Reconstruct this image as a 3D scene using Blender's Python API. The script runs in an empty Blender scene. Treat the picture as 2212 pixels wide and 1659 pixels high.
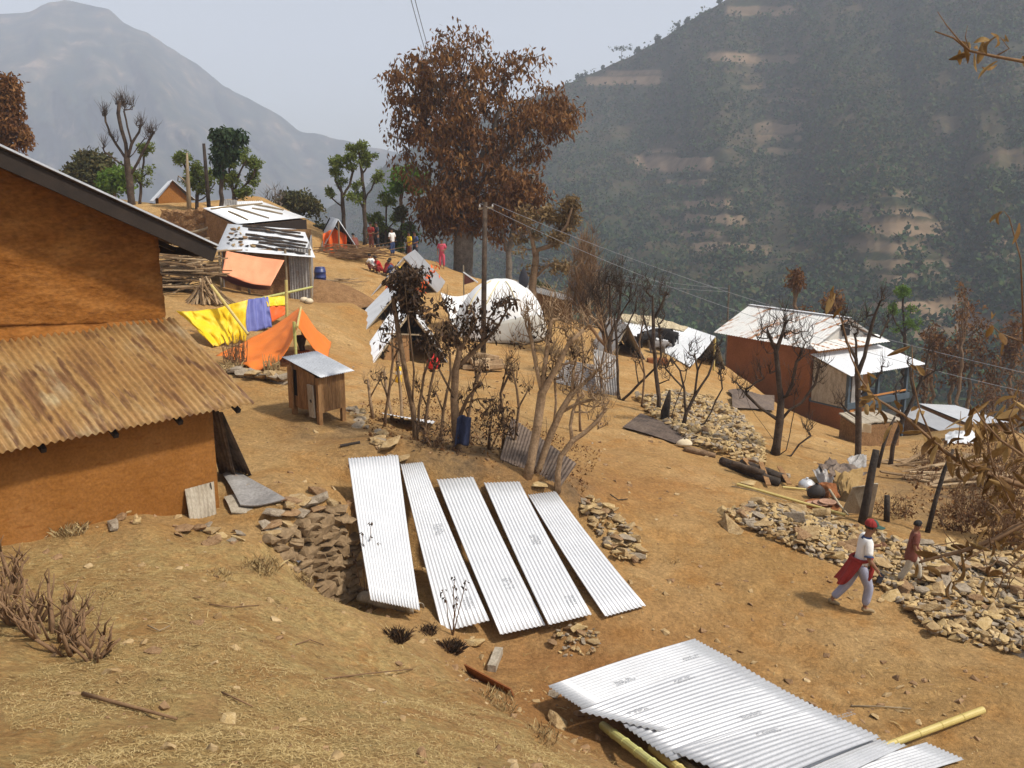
import bpy, bmesh, math, random
import numpy as np
from mathutils import Vector, Matrix, Quaternion
rnd = random.Random(7); rng = np.random.default_rng(7)
sc = bpy.context.scene; col = sc.collection
V = Vector
# ---------------------------------------------------------------- camera model (photo measured in a 2212 x 1659 frame)
CW, CH, F = 2212.0, 1659.0, 1900.0
PITCH = math.radians(11.9); CZ = 9.0
cp, sp = math.cos(PITCH), math.sin(PITCH)
def ray(u, v):
    x = (u - CW/2)/F; y = -(v - CH/2)/F
    dy = cp + y*sp
    return x/dy, (-sp + y*cp)/dy
def P(u, v, Y):
    a, b = ray(u, v)
    return V((a*Y, Y, CZ + b*Y))
def proj(x, y, z):
    yc = y*cp - (z-CZ)*sp; zc = y*sp + (z-CZ)*cp
    return CW/2 + F*x/yc, CH/2 - F*zc/yc
def onplane(u, v, p0, n):
    a, b = ray(u, v); d = V((a, 1, b)); o = V((0, 0, CZ))
    t = (p0 - o).dot(n)/d.dot(n)
    return o + d*t
cam = bpy.data.cameras.new("camera"); cam.sensor_width = 36; cam.lens = F/CW*36
cam.clip_start = .1; cam.clip_end = 20000
cob = bpy.data.objects.new("camera", cam); col.objects.link(cob)
cob.location = (0, 0, CZ); cob.rotation_euler = (math.pi/2 - PITCH, 0, 0); sc.camera = cob
# ---------------------------------------------------------------- noise
def _h(i, j, s):
    n = (i.astype(np.int64)*374761393 + j.astype(np.int64)*668265263 + s*2246822519) & 0xffffffff
    n = ((n ^ (n >> 13))*1274126177) & 0xffffffff
    return ((n ^ (n >> 16)) & 0xffff)/65535.0
def vn(x, y, s=0):
    x = np.asarray(x, float); y = np.asarray(y, float)
    i = np.floor(x); j = np.floor(y); f = x-i; g = y-j
    f = f*f*(3-2*f); g = g*g*(3-2*g)
    return (_h(i, j, s)*(1-f)+_h(i+1, j, s)*f)*(1-g) + (_h(i, j+1, s)*(1-f)+_h(i+1, j+1, s)*f)*g - .5
def fbm(x, y, o=4, s=0, gain=.5):
    r = 0; a = 1
    for k in range(o):
        r = r + a*vn(np.asarray(x)*2**k + 17*k, np.asarray(y)*2**k - 9*k, s+k); a *= gain
    return r
# ---------------------------------------------------------------- materials
MAT = {}
def _n(nt, t, **k):
    n = nt.nodes.new(t)
    for a, b in k.items(): setattr(n, a, b)
    return n
def ramp(nt, stops, interp='LINEAR'):
    r = nt.nodes.new('ShaderNodeValToRGB'); cr = r.color_ramp; cr.interpolation = interp
    while len(cr.elements) < len(stops): cr.elements.new(.5)
    for e, (p, c) in zip(cr.elements, stops): e.position = p; e.color = (*c, 1)
    return r
def M(name, cols, scale=4, rough=.85, metal=0, bump=0, bscale=30, stretch=(1, 1, 1), attr=False, spots=None, spec=.25, detail=8, fine=.25, fscale=60, lo=.3, hi=.7, transl=0):
    """cols: colours blended by a noise (or by the face value 'rnd'); fine: small value grain; spots: (colour, scale, threshold, stretch)"""
    m = bpy.data.materials.new(name); m.use_nodes = True; nt = m.node_tree; L = nt.links.new
    b = nt.nodes['Principled BSDF']; b.inputs['Roughness'].default_value = rough; b.inputs['Metallic'].default_value = metal
    b.inputs['Specular IOR Level'].default_value = spec
    tc = _n(nt, 'ShaderNodeTexCoord'); mp = _n(nt, 'ShaderNodeMapping'); mp.inputs['Scale'].default_value = stretch
    L(tc.outputs['Object'], mp.inputs['Vector'])
    cols = list(cols)*2 if len(cols) == 1 else cols; n = len(cols); st = [(lo + (hi-lo)*i/max(1, n-1), c) for i, c in enumerate(cols)]
    if attr:
        at = _n(nt, 'ShaderNodeAttribute', attribute_name='rnd'); st = [(i/max(1, n-1), c) for i, c in enumerate(cols)]; fac = at.outputs['Fac']
    else:
        nz = _n(nt, 'ShaderNodeTexNoise'); nz.inputs['Scale'].default_value = scale; nz.inputs['Detail'].default_value = detail; nz.inputs['Roughness'].default_value = .6
        L(mp.outputs[0], nz.inputs['Vector']); fac = nz.outputs['Fac']
    r = ramp(nt, st); L(fac, r.inputs['Fac']); c = r.outputs['Color']
    if spots:
        for (sc_, ss, th, sst) in spots:
            mp2 = _n(nt, 'ShaderNodeMapping'); mp2.inputs['Scale'].default_value = sst; L(tc.outputs['Object'], mp2.inputs['Vector'])
            n2 = _n(nt, 'ShaderNodeTexNoise'); n2.inputs['Scale'].default_value = ss; n2.inputs['Detail'].default_value = 5; L(mp2.outputs[0], n2.inputs['Vector'])
            r2 = ramp(nt, [(th, (0, 0, 0)), (th+.1, (1, 1, 1))]); L(n2.outputs['Fac'], r2.inputs['Fac'])
            mx = _n(nt, 'ShaderNodeMix', data_type='RGBA'); L(r2.outputs['Color'], mx.inputs['Factor']); L(c, mx.inputs[6]); mx.inputs[7].default_value = (*sc_, 1); c = mx.outputs[2]
    if fine > 0:
        n3 = _n(nt, 'ShaderNodeTexNoise'); n3.inputs['Scale'].default_value = fscale; n3.inputs['Detail'].default_value = 4; L(mp.outputs[0], n3.inputs['Vector'])
        r3 = ramp(nt, [(.3, (1-fine,)*3), (.7, (1+fine,)*3)]); L(n3.outputs['Fac'], r3.inputs['Fac'])
        mx = _n(nt, 'ShaderNodeMix', data_type='RGBA', blend_type='MULTIPLY'); mx.inputs['Factor'].default_value = 1; L(c, mx.inputs[6]); L(r3.outputs['Color'], mx.inputs[7]); c = mx.outputs[2]
    L(c, b.inputs['Base Color'])
    if bump > 0:
        nb = _n(nt, 'ShaderNodeTexNoise'); nb.inputs['Scale'].default_value = bscale; nb.inputs['Detail'].default_value = 6; L(mp.outputs[0], nb.inputs['Vector'])
        bp = _n(nt, 'ShaderNodeBump'); bp.inputs['Strength'].default_value = bump; bp.inputs['Distance'].default_value = .05; L(nb.outputs['Fac'], bp.inputs['Height']); L(bp.outputs[0], b.inputs['Normal'])
    if transl > 0:
        tr = _n(nt, 'ShaderNodeBsdfTranslucent'); L(c, tr.inputs['Color']); ms = _n(nt, 'ShaderNodeMixShader'); ms.inputs[0].default_value = transl
        L(b.outputs[0], ms.inputs[1]); L(tr.outputs[0], ms.inputs[2]); L(ms.outputs[0], nt.nodes['Material Output'].inputs['Surface'])
    MAT[name] = m; return m
# ---------------------------------------------------------------- object helpers
INV = {}
def props(o, label=None, cat=None, group=None, kind='thing'):
    if label: o['label'] = label
    if cat: o['category'] = cat
    if group: o['group'] = group
    if kind: o['kind'] = kind
    return o
def thing(name, label, cat, loc, rz=0, group=None):
    o = bpy.data.objects.new(name, None); col.objects.link(o); o.empty_display_size = .2
    o.location = loc; o.rotation_euler = (0, 0, rz)
    INV[o.name] = (Matrix.Translation(loc) @ Matrix.Rotation(rz, 4, 'Z')).inverted()
    return props(o, label, cat, group)
class MB:
    def __init__(s): s.v = []; s.f = []; s.r = []
    def add(s, vs, fs, r=None):
        k = len(s.v); s.v += [tuple(p) for p in vs]; s.f += [tuple(i+k for i in f) for f in fs]
        s.r += [rnd.random() if r is None else r]*len(fs)
    def box(s, c, size, rot=None, r=None, jit=0):
        x, y, z = [q/2 for q in size]
        vs = [V((a*x, b*y, d*z)) for d in (-1, 1) for b in (-1, 1) for a in (-1, 1)]
        if jit: vs = [p + V((rnd.uniform(-jit, jit), rnd.uniform(-jit, jit), rnd.uniform(-jit, jit))) for p in vs]
        if rot is not None: vs = [rot @ p for p in vs]
        s.add([p + V(c) for p in vs], [(0, 2, 3, 1), (4, 5, 7, 6), (0, 1, 5, 4), (2, 6, 7, 3), (0, 4, 6, 2), (1, 3, 7, 5)], r)
    def bar(s, a, b, w, h, up=(0, 0, 1), r=None):
        a = V(a); b = V(b); d = (b-a); l = d.length; d.normalize(); sd = d.cross(V(up))
        if sd.length < 1e-4: sd = d.cross(V((1, 0, 0)))
        sd.normalize(); u = sd.cross(d); R = Matrix((d, sd, u)).transposed()
        s.box((a+b)/2, (l, w, h), R, r)
    def tube(s, pts, rad, n=6, cap=True, r=None):
        pts = [V(p) for p in pts]
        if not hasattr(rad, '__len__'): rad = [rad]*len(pts)
        vs = []; fs = []; ref = V((.31, .74, .6)).normalized()
        for i, p in enumerate(pts):
            d = (pts[min(i+1, len(pts)-1)] - pts[max(i-1, 0)])
            if d.length < 1e-6: d = V((0, 0, 1))
            d.normalize(); a = d.cross(ref)
            if a.length < .05: a = d.cross(V((1, 0, 0)))
            a.normalize(); b = d.cross(a)
            vs += [p + (a*math.cos(2*math.pi*k/n) + b*math.sin(2*math.pi*k/n))*rad[i] for k in range(n)]
        for i in range(len(pts)-1):
            fs += [(i*n+k, i*n+(k+1) % n, (i+1)*n+(k+1) % n, (i+1)*n+k) for k in range(n)]
        if cap: fs += [tuple(range(n-1, -1, -1)), tuple(range((len(pts)-1)*n, len(pts)*n))]
        s.add(vs, fs, r)
    def grid(s, fn, nu, nv, th=.004, r=None):
        """fn(a,b) -> point for a,b in 0..1; a sheet with thickness th"""
        p = [[V(fn(i/nu, j/nv)) for j in range(nv+1)] for i in range(nu+1)]
        vs = []; fs = []; W = nv+1; K = (nu+1)*W
        for i in range(nu+1):
            for j in range(nv+1):
                a = p[min(i+1, nu)][j]-p[max(i-1, 0)][j]; b = p[i][min(j+1, nv)]-p[i][max(j-1, 0)]
                n = a.cross(b); n = n.normalized() if n.length > 1e-9 else V((0, 0, 1))
                vs.append((p[i][j], n))
        top = [q + n*th/2 for q, n in vs]; bot = [q - n*th/2 for q, n in vs]
        for i in range(nu):
            for j in range(nv):
                a, b, c, d = i*W+j, (i+1)*W+j, (i+1)*W+j+1, i*W+j+1
                fs += [(a, b, c, d), (K+d, K+c, K+b, K+a)]
        for i in range(nu):
            fs += [(i*W, K+i*W, K+(i+1)*W, (i+1)*W), ((i+1)*W+nv, K+(i+1)*W+nv, K+i*W+nv, i*W+nv)]
        for j in range(nv):
            fs += [(j+1, K+j+1, K+j, j), (nu*W+j, K+nu*W+j, K+nu*W+j+1, nu*W+j+1)]
        s.add(top+bot, fs, r)
    def corr(s, a, b, c, d, waves=10, amp=.009, th=.003, seg=6, nl=2, sag=None, flip=False):
        """corrugated sheet, a->b across the ribs, a->d along them"""
        a, b, c, d = V(a), V(b), V(c), V(d); n = (b-a).cross(d-a).normalized()
        if n.z < 0: n = -n
        def fn(i, j):
            q = (a*(1-i)+b*i)*(1-j) + (d*(1-i)+c*i)*j
            o = amp*math.sin(2*math.pi*i*waves)
            if sag: o += sag(i, j)
            return q + n*o
        s.grid(fn, waves*seg, nl, th)
    def quad(s, a, b, c, d, th, r=None):
        a, b, c, d = map(V, (a, b, c, d))
        s.grid(lambda i, j: (a*(1-i)+b*i)*(1-j) + (d*(1-i)+c*i)*j, 1, 1, th, r)
    def build(s, name, mat, parent=None, loc=None, smooth=False):
        me = bpy.data.meshes.new(name); vs = s.v
        if parent is not None:
            iv = INV[parent.name]; vs = [tuple(iv @ V(p)) for p in vs]
        elif loc is not None:
            vs = [(p[0]-loc[0], p[1]-loc[1], p[2]-loc[2]) for p in vs]
        me.from_pydata(vs, [], s.f); at = me.attributes.new('rnd', 'FLOAT', 'FACE'); at.data.foreach_set('value', s.r)
        if smooth: me.polygons.foreach_set('use_smooth', [True]*len(me.polygons))
        me.materials.append(mat if not isinstance(mat, str) else MAT[mat]); me.update()
        o = bpy.data.objects.new(name, me); col.objects.link(o)
        if parent is not None: o.parent = parent; INV[o.name] = INV[parent.name]
        elif loc is not None: o.location = loc
        return o
def npmesh(name, vs, quads, mat, parent=None, r=None, loc=None, smooth=False, kind=None):
    me = bpy.data.meshes.new(name); vs = np.asarray(vs, float); quads = np.asarray(quads, np.int32); k = quads.shape[1]
    if parent is not None:
        m = np.array(INV[parent.name]); vs = vs @ m[:3, :3].T + m[:3, 3]
    elif loc is not None: vs = vs - np.array(loc)
    me.vertices.add(len(vs)); me.vertices.foreach_set('co', vs.ravel().astype(np.float32))
    me.loops.add(quads.size); me.loops.foreach_set('vertex_index', quads.ravel())
    me.polygons.add(len(quads)); me.polygons.foreach_set('loop_start', np.arange(len(quads), dtype=np.int32)*k)
    me.update(calc_edges=True); me.validate()
    if r is not None and len(me.polygons) == len(r):
        at = me.attributes.new('rnd', 'FLOAT', 'FACE'); at.data.foreach_set('value', np.asarray(r, np.float32))
    if smooth: me.polygons.foreach_set('use_smooth', [True]*len(me.polygons))
    me.materials.append(MAT[mat] if isinstance(mat, str) else mat)
    o = bpy.data.objects.new(name, me); col.objects.link(o)
    if parent is not None: o.parent = parent; INV[o.name] = INV[parent.name]
    elif loc is not None: o.location = loc
    if kind: o['kind'] = kind
    return o
def gridfaces(nr, nc):
    i = np.arange(nr-1)[:, None]*nc + np.arange(nc-1)[None, :]
    return np.stack([i, i+1, i+nc+1, i+nc], -1).reshape(-1, 4)
# ---------------------------------------------------------------- the ground as a height field through surveyed points
CTRL = [(100,1659,5.2),(600,1659,5.2),(100,1400,8.3),(500,1400,8.6),(20,1230,10.6),(250,1170,12.0),(430,1165,12.8),(700,1350,10.4),(900,1480,9.8),(640,1270,11.6),
 (1000,1490,10.0),(1150,1570,9.3),(1300,1659,8.7),(760,1312,11.2),(880,1400,10.7),(560,1170,12.9),
 (1030,1465,11.9),(1180,1570,10.75),(1330,1655,10.0),
 (482,1110,14.0),(300,1130,12.7),(690,905,19.5),(640,960,17.8),(800,990,16.8),(550,1150,13.3),(590,1140,13.5),(680,1105,14.4),(745,1080,15.1),(500,850,21.5),(600,820,23.2),
 (860,985,17.0),(930,1005,16.9),(1050,1030,16.7),(1200,1062,16.7),
 (810,1320,13.6),(900,1318,13.6),(1060,1345,13.7),(1180,1352,13.6),(1270,1330,13.75),(1395,1310,14.0),
 (1850,1315,14.4),(1183,1482,11.9),(1500,1380,13.4),(2080,1640,10.2),(1500,1659,10.1),(1650,1480,11.9),(2212,1659,10.05),(2400,1500,11.8),
 (600,795,25),(800,820,25.5),(520,745,28),(700,700,31),(600,640,38),(420,640,33),(715,548,52),(640,590,43),(820,600,44),(760,650,37),
 (885,783,33),(970,800,31.5),(1060,735,39),(1170,735,39.5),(795,722,39),(880,628,46),(1000,600,55),(940,565,54),(1120,620,50),
 (1500,1150,16.9),(1300,1000,20.2),(1150,900,25),(1000,900,23),(900,960,18.5),(1300,1075,17.6),(1390,1210,15.8),(1700,1150,17.2),
 (1450,800,38),(1350,860,30),(1250,830,31),(1500,920,27.5),(1640,960,26),(1640,1040,21.5),(2000,1180,17.6),(2200,1400,13.3),(2212,1200,17.8),(1965,1265,15.7),
 (1570,832,50),(1660,865,47.5),(1760,915,45),(1560,788,45),(1370,775,40),(1900,1000,28.5),(2100,1000,29.5),(2200,1050,24.5),(1880,960,34),(1800,950,40),(1965,948,36),(2085,962,34),(2190,935,41),(2060,915,46),
 (350,452,60),(275,445,55),(180,430,57),(430,440,52),(560,425,62),(650,470,60),(500,520,45),(800,530,53),(860,545,55)]
pts = [tuple(P(*c)) for c in CTRL]
Z = CZ
pts += [(0,0,Z-1.75),(-4,0,Z-1.8),(-9,3,Z-2.2),(4,0,Z-3.4),(0,-8,Z-.3),(-8,-8,Z-.2),(8,-8,Z-2.5),(5,6,Z-6.3),(9,5,Z-7),(14,6,Z-7.2),(-14,8,Z-4),(-16,18,Z-4.3),(-22,30,Z-3),(-30,45,Z-1),
 (-45,70,Z+1),(-30,75,Z-1.2),(-15,72,Z-5),(-5,70,Z-9),(0,75,Z-14),(12,62,Z-15),(25,60,Z-19),(40,60,Z-24),(0,105,Z-34),(-35,105,Z-16),(40,100,Z-42),(80,90,Z-48),(-80,100,Z-4),(-60,30,Z-2),
 (6,52,Z-8),(9,47,Z-8),(14,53,Z-12.5),(20,47,Z-13.5),(24,38,Z-12.5),(30,28,Z-11),(24,20,Z-8.6),(40,20,Z-11),(-60,0,Z),(60,0,Z-9),(20,8,Z-7.6),(60,50,Z-26),(5,44.5,Z-6.8),(3,50,Z-6.8),(27,50,Z-14.5)]
_a, _b = P(588,1152,13.25), P(750,1084,14.95); _d = V((_b.x-_a.x, _b.y-_a.y, 0)).normalized(); _q = V((_d.y, -_d.x, 0))
for f in (.12, .4, .7, 1.0):
    p = _a.lerp(_b, f); pts.append((p.x, p.y, min(p.z, CZ-5.2)))
    for o_, z_ in ((.42, -6.7), (.95, -6.8)): p2 = p+_q*o_; pts.append((p2.x, p2.y, Z+z_+ (0.5 if f < .2 else 0)))
for (u, v, Y, zl) in ((800,995,16.75,-6.7),(860,985,17.0,-6.6),(930,1003,16.95,-6.6),(990,1018,16.85,-6.6),(1050,1030,16.75,-6.6),(1120,1047,16.7,-6.55),(1175,1058,16.7,-6.4)):
    p = P(u, v, Y); pts.append((p.x, p.y, p.z)); pts.append((p.x+.2, p.y-.75, Z+zl)); pts.append((p.x+.5, p.y-1.7, Z+zl-.15))
pts = np.array(pts); N = len(pts)
_D = np.sqrt(((pts[:, None, :2]-pts[None, :, :2])**2).sum(-1) + .04)
_A = np.zeros((N+1, N+1)); _A[:N, :N] = _D - np.eye(N)*.02; _A[:N, N] = 1; _A[N, :N] = 1
_w = np.linalg.solve(_A, np.r_[pts[:, 2], 0])
def gz(x, y):
    x = np.asarray(x, float); y = np.asarray(y, float); sh = x.shape; x = x.ravel(); y = y.ravel(); out = np.empty(len(x))
    for k in range(0, len(x), 20000):
        d = np.sqrt((x[k:k+20000, None]-pts[None, :, 0])**2 + (y[k:k+20000, None]-pts[None, :, 1])**2 + .04)
        out[k:k+20000] = d @ _w[:N] + _w[N]
    out += .14*fbm(x/2.3, y/2.3, 3, 3) + .075*fbm(x/.5, y/.5, 3, 11)
    return out.reshape(sh)
def gzs(x, y): return float(gz(np.array([x]), np.array([y]))[0])
_Ys = 2.5*1.01**np.arange(380)
def G(u, v, dz=0):
    a, b = ray(u, v); z = CZ + b*_Ys; h = gz(a*_Ys, _Ys); k = np.nonzero(z < h)[0]
    if len(k) == 0: return P(u, v, 60)
    k = k[0]; y0, y1 = (_Ys[k-1] if k else 2.4), _Ys[k]
    for _ in range(12):
        m = (y0+y1)/2
        if CZ+b*m < gzs(a*m, m): y1 = m
        else: y0 = m
    m = (y0+y1)/2
    return V((a*m, m, gzs(a*m, m)+dz))
def onground(p, dz=0): return V((p[0], p[1], gzs(p[0], p[1])+dz))
# ---------------------------------------------------------------- materials
soilm = M('soil', [(.3,.19,.08)], rough=.95)
def make_soil():
    m = soilm; nt = m.node_tree; nt.nodes.clear(); L = nt.links.new
    out = _n(nt, 'ShaderNodeOutputMaterial'); b = _n(nt, 'ShaderNodeBsdfPrincipled'); b.inputs['Roughness'].default_value = .95; b.inputs['Specular IOR Level'].default_value = .1
    L(b.outputs[0], out.inputs['Surface'])
    tc = _n(nt, 'ShaderNodeTexCoord')
    def noise(s, d=8, rough=.6, st=None):
        n = _n(nt, 'ShaderNodeTexNoise'); n.inputs['Scale'].default_value = s; n.inputs['Detail'].default_value = d; n.inputs['Roughness'].default_value = rough
        if st:
            mp = _n(nt, 'ShaderNodeMapping'); mp.inputs['Scale'].default_value = st; L(tc.outputs['Object'], mp.inputs['Vector']); L(mp.outputs[0], n.inputs['Vector'])
        else: L(tc.outputs['Object'], n.inputs['Vector'])
        return n.outputs['Fac']
    def mix(f, a, b_, blend='MIX', fv=None):
        x = _n(nt, 'ShaderNodeMix', data_type='RGBA', blend_type=blend)
        if fv is not None: x.inputs['Factor'].default_value = fv
        else: L(f, x.inputs['Factor'])
        for s_, k in ((a, 6), (b_, 7)):
            if isinstance(s_, tuple): x.inputs[k].default_value = (*s_, 1)
            else: L(s_, x.inputs[k])
        return x.outputs[2]
    def rp(f, lo, hi):
        r = ramp(nt, [(lo, (0,0,0)), (hi, (1,1,1))]); L(f, r.inputs['Fac']); return r.outputs['Color']
    def attr(n): return _n(nt, 'ShaderNodeAttribute', attribute_name=n).outputs['Fac']
    def mul(a, b_):
        x = _n(nt, 'ShaderNodeMath', operation='MULTIPLY'); L(a, x.inputs[0])
        if isinstance(b_, float): x.inputs[1].default_value = b_
        else: L(b_, x.inputs[1])
        return x.outputs[0]
    c = mix(rp(noise(.35), .35, .65), (.42,.255,.10), (.55,.36,.165))
    c = mix(rp(noise(1.3), .45, .7), c, (.45,.24,.08))
    c = mix(mul(attr('red'), rp(noise(.9), .25, .55)), c, (.38,.19,.07))
    c = mix(mul(attr('straw'), rp(noise(2.6, 10, .7), .42, .6)), c, (.50,.36,.155))
    c = mix(mul(attr('straw'), rp(noise(11, 6, .7), .56, .68)), c, (.6,.46,.225))
    c = mix(mul(attr('straw'), rp(noise(6, 6, .7), .58, .7)), c, (.22,.14,.055))
    c = mix(mul(attr('ash'), rp(noise(1.4, 8, .65), .3, .6)), c, (.17,.12,.075))
    c = mix(mul(attr('far'), rp(noise(.12, 8, .65), .3, .6)), c, (.10,.09,.035))
    c = mix(None, c, mix(rp(noise(3.7, 8, .7), .32, .68), (.80,.79,.78), (1.14,1.13,1.11)), 'MULTIPLY', 1.0)
    c = mix(None, c, mix(rp(noise(14, 8, .7), .3, .7), (.64,.63,.62), (1.28,1.25,1.2)), 'MULTIPLY', 1.0)
    c = mix(None, c, mix(rp(noise(70, 4, .7), .3, .7), (.75,.75,.75), (1.2,1.2,1.2)), 'MULTIPLY', .8)
    L(c, b.inputs['Base Color'])
    h = _n(nt, 'ShaderNodeMath', operation='ADD'); L(noise(9, 10, .75), h.inputs[0]); L(mul(noise(40, 6, .7), .35), h.inputs[1])
    bp = _n(nt, 'ShaderNodeBump'); bp.inputs['Strength'].default_value = 1.0; bp.inputs['Distance'].default_value = .1; L(h.outputs[0], bp.inputs['Height']); L(bp.outputs[0], b.inputs['Normal'])
make_soil()
M('mud_wall', [(.21,.082,.017),(.255,.107,.026),(.29,.13,.038)], scale=.9, bump=.5, bscale=9, fine=.15, fscale=25, spots=[((.22,.085,.02), 3.5, .6, (1,1,3))], rough=.95, spec=.1)
M('mud_wall_rough', [(.17,.062,.013),(.23,.09,.02),(.28,.12,.032)], scale=2.5, bump=1, bscale=5, stretch=(.8,.8,1.5), fine=.25, fscale=14, spots=[((.14,.055,.015), 3.5, .64, (.8,.8,2.6))], rough=.95, spec=.1)
M('mud_red', [(.21,.08,.03),(.27,.105,.04)], scale=1.2, bump=.4, bscale=8, fine=.15, fscale=20, rough=.95, spec=.1)
M('mud_brown', [(.17,.09,.04),(.26,.15,.07)], scale=3, bump=.8, bscale=6, fine=.3, fscale=15, rough=.95, spec=.1)
M('rusty_zinc', [(.21,.11,.04),(.28,.152,.052),(.31,.185,.07),(.30,.215,.12)], scale=1.1, stretch=(1.6,.45,1), rough=.6, metal=.1, spec=.3, fine=.2, fscale=20,
  spots=[((.17,.085,.035), 2.2, .52, (3.5,.35,1)), ((.14,.07,.032), 2.6, .57, (4,.8,1)), ((.38,.29,.16), 1.3, .66, (1.2,.5,1))])
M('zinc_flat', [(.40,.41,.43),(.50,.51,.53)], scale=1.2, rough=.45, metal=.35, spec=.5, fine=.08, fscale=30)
M('zinc', [(.70,.715,.735),(.80,.81,.825)], scale=2, rough=.42, metal=.35, spec=.5, fine=.06, fscale=40)  # paler copy of zinc_flat: sun glare off the leaning sheets put into the base
M('zinc_grey', [(.42,.44,.47),(.56,.58,.61)], scale=1.5, rough=.5, metal=.3, spec=.4, fine=.12, fscale=20)
M('zinc_old', [(.20,.19,.18),(.33,.31,.29),(.42,.4,.38)], scale=1.5, rough=.6, metal=.3, fine=.2, fscale=20, spots=[((.22,.12,.06), 2, .62, (1,1,1))])
M('zinc_dark', [(.07,.055,.045),(.15,.11,.085),(.2,.15,.11)], scale=1.8, rough=.65, metal=.25, fine=.25, fscale=15)
M('zinc_white', [(.66,.68,.7),(.8,.81,.82)], scale=.7, rough=.5, metal=.2, fine=.1, fscale=10, spots=[((.5,.47,.43), 1.6, .64, (1,.5,1))])
M('zinc_stripe', [(.62,.62,.6),(.7,.69,.66)], scale=1, rough=.6, metal=.15, fine=.1, fscale=10, spots=[((.34,.16,.07), 1.5, .54, (.25,2.2,.25))])
M('tarp_orange', [(.80,.20,.025),(.88,.25,.04)], scale=1.5, rough=.55, spec=.3, bump=.15, bscale=5, fine=.08, fscale=30, transl=.18)
M('tarp_red', [(.75,.12,.02),(.85,.17,.03)], scale=1.5, rough=.55, bump=.15, bscale=5, fine=.08, transl=.2)
M('tarp_pink', [(.82,.30,.15),(.88,.36,.19)], scale=1.5, rough=.55, bump=.1, bscale=5, fine=.06, fscale=30, transl=.1)
M('tarp_purple', [(.09,.03,.06),(.14,.05,.09)], scale=1.5, rough=.6, fine=.1)
M('tarp_yellow', [(.84,.56,.01),(.9,.64,.03)], scale=1.5, rough=.5, bump=.15, bscale=6, fine=.08, fscale=30, transl=.15, spots=[((.86,.66,.12), 1.2, .6, (1,1,1))])
M('tarp_blue', [(.115,.125,.36),(.16,.18,.45)], scale=2, rough=.5, bump=.15, bscale=6, fine=.1, transl=.1)
M('canvas', [(.78,.78,.77),(.84,.84,.83)], scale=1.5, rough=.7, spec=.2, bump=.1, bscale=4, fine=.05, transl=.1)
M('canvas_grey', [(.42,.40,.35),(.48,.46,.41)], scale=1.5, rough=.8, spec=.2, fine=.08)
M('strap', [(.7,.6,.35)], fine=.05)
M('plank', [(.17,.085,.035),(.27,.145,.06),(.33,.19,.085)], scale=3, stretch=(3,3,.5), rough=.85, bump=.3, bscale=12, fine=.25, fscale=20, spec=.2)
M('plank_grey', [(.22,.19,.14),(.34,.29,.22),(.42,.37,.29)], scale=3, stretch=(2,2,.6), rough=.85, bump=.3, bscale=12, fine=.2, fscale=20, spec=.2)
M('fascia', [(.018,.013,.010),(.032,.022,.016)], scale=3, fine=.2, rough=.8)  # almost black: shade under the roof overhang is put into the board colour
M('firewood', [(.16,.10,.05),(.30,.2,.11),(.42,.31,.19)], attr=True, fine=.25, fscale=12, rough=.9, spec=.15)
M('charcoal_wood', [(.02,.016,.013),(.045,.035,.028),(.09,.06,.04)], scale=3, fine=.3, fscale=20, rough=.85, bump=.5, bscale=15, spec=.2)
M('bark_pale', [(.19,.12,.065),(.30,.2,.115),(.37,.26,.16)], scale=4, fine=.25, fscale=25, rough=.9, bump=.4, bscale=20, spec=.15)
M('bark_mid', [(.11,.068,.04),(.18,.115,.066),(.24,.155,.09)], scale=4, fine=.25, fscale=25, rough=.9, bump=.4, bscale=20, spec=.15)
M('bark_dark', [(.035,.026,.02),(.07,.05,.036),(.12,.085,.06)], scale=4, fine=.25, fscale=25, rough=.9, bump=.4, bscale=20, spec=.15)
M('bark_grey', [(.09,.075,.06),(.15,.125,.1),(.2,.17,.135)], scale=3, fine=.25, fscale=15, rough=.9, bump=.4, bscale=10, spec=.15)
M('twig', [(.15,.085,.045),(.24,.145,.075)], scale=5, fine=.15, rough=.9)
LF = dict(attr=True, rough=.75, spec=.15, fine=.12, fscale=8)
M('leaf_burnt', [(.055,.026,.012),(.13,.055,.02),(.2,.095,.035),(.27,.14,.045)], transl=.2, **LF)
M('leaf_rust', [(.075,.032,.014),(.15,.064,.023),(.22,.105,.035),(.31,.165,.055)], transl=.25, **LF)
M('leaf_black', [(.022,.017,.014),(.06,.036,.022),(.12,.065,.032)], transl=.1, **LF)
M('leaf_gold', [(.11,.07,.028),(.2,.13,.055),(.31,.215,.10)], transl=.25, **LF)
M('leaf_dry', [(.12,.062,.022),(.23,.13,.045),(.38,.25,.10)], transl=.3, **LF)
M('leaf_green', [(.08,.11,.022),(.15,.19,.04),(.25,.29,.08)], transl=.3, **LF)
M('leaf_dark', [(.022,.042,.02),(.04,.065,.03),(.07,.10,.045)], transl=.2, **LF)
M('leaf_olive', [(.05,.05,.02),(.085,.085,.03),(.13,.10,.04)], transl=.2, **LF)
M('leaf_bright', [(.08,.15,.02),(.13,.22,.035),(.19,.28,.06)], transl=.35, **LF)
M('straw', [(.2,.13,.05),(.36,.25,.10),(.50,.38,.18)], attr=True, fine=.1, rough=.8, spec=.15)
M('dry_grass', [(.16,.10,.045),(.32,.22,.10),(.46,.35,.17)], attr=True, fine=.1, rough=.85)
M('stone_tan', [(.25,.16,.075),(.37,.255,.125),(.46,.34,.19)], scale=2.2, bump=.6, bscale=9, fine=.2, fscale=18, rough=.9, spec=.15, spots=[((.30,.25,.19), 1.3, .62, (1,1,1))])
M('stone_yellow', [(.34,.23,.10),(.45,.32,.15),(.54,.41,.23)], scale=2.5, bump=.5, bscale=9, fine=.15, fscale=18, rough=.9, spec=.15)
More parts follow.
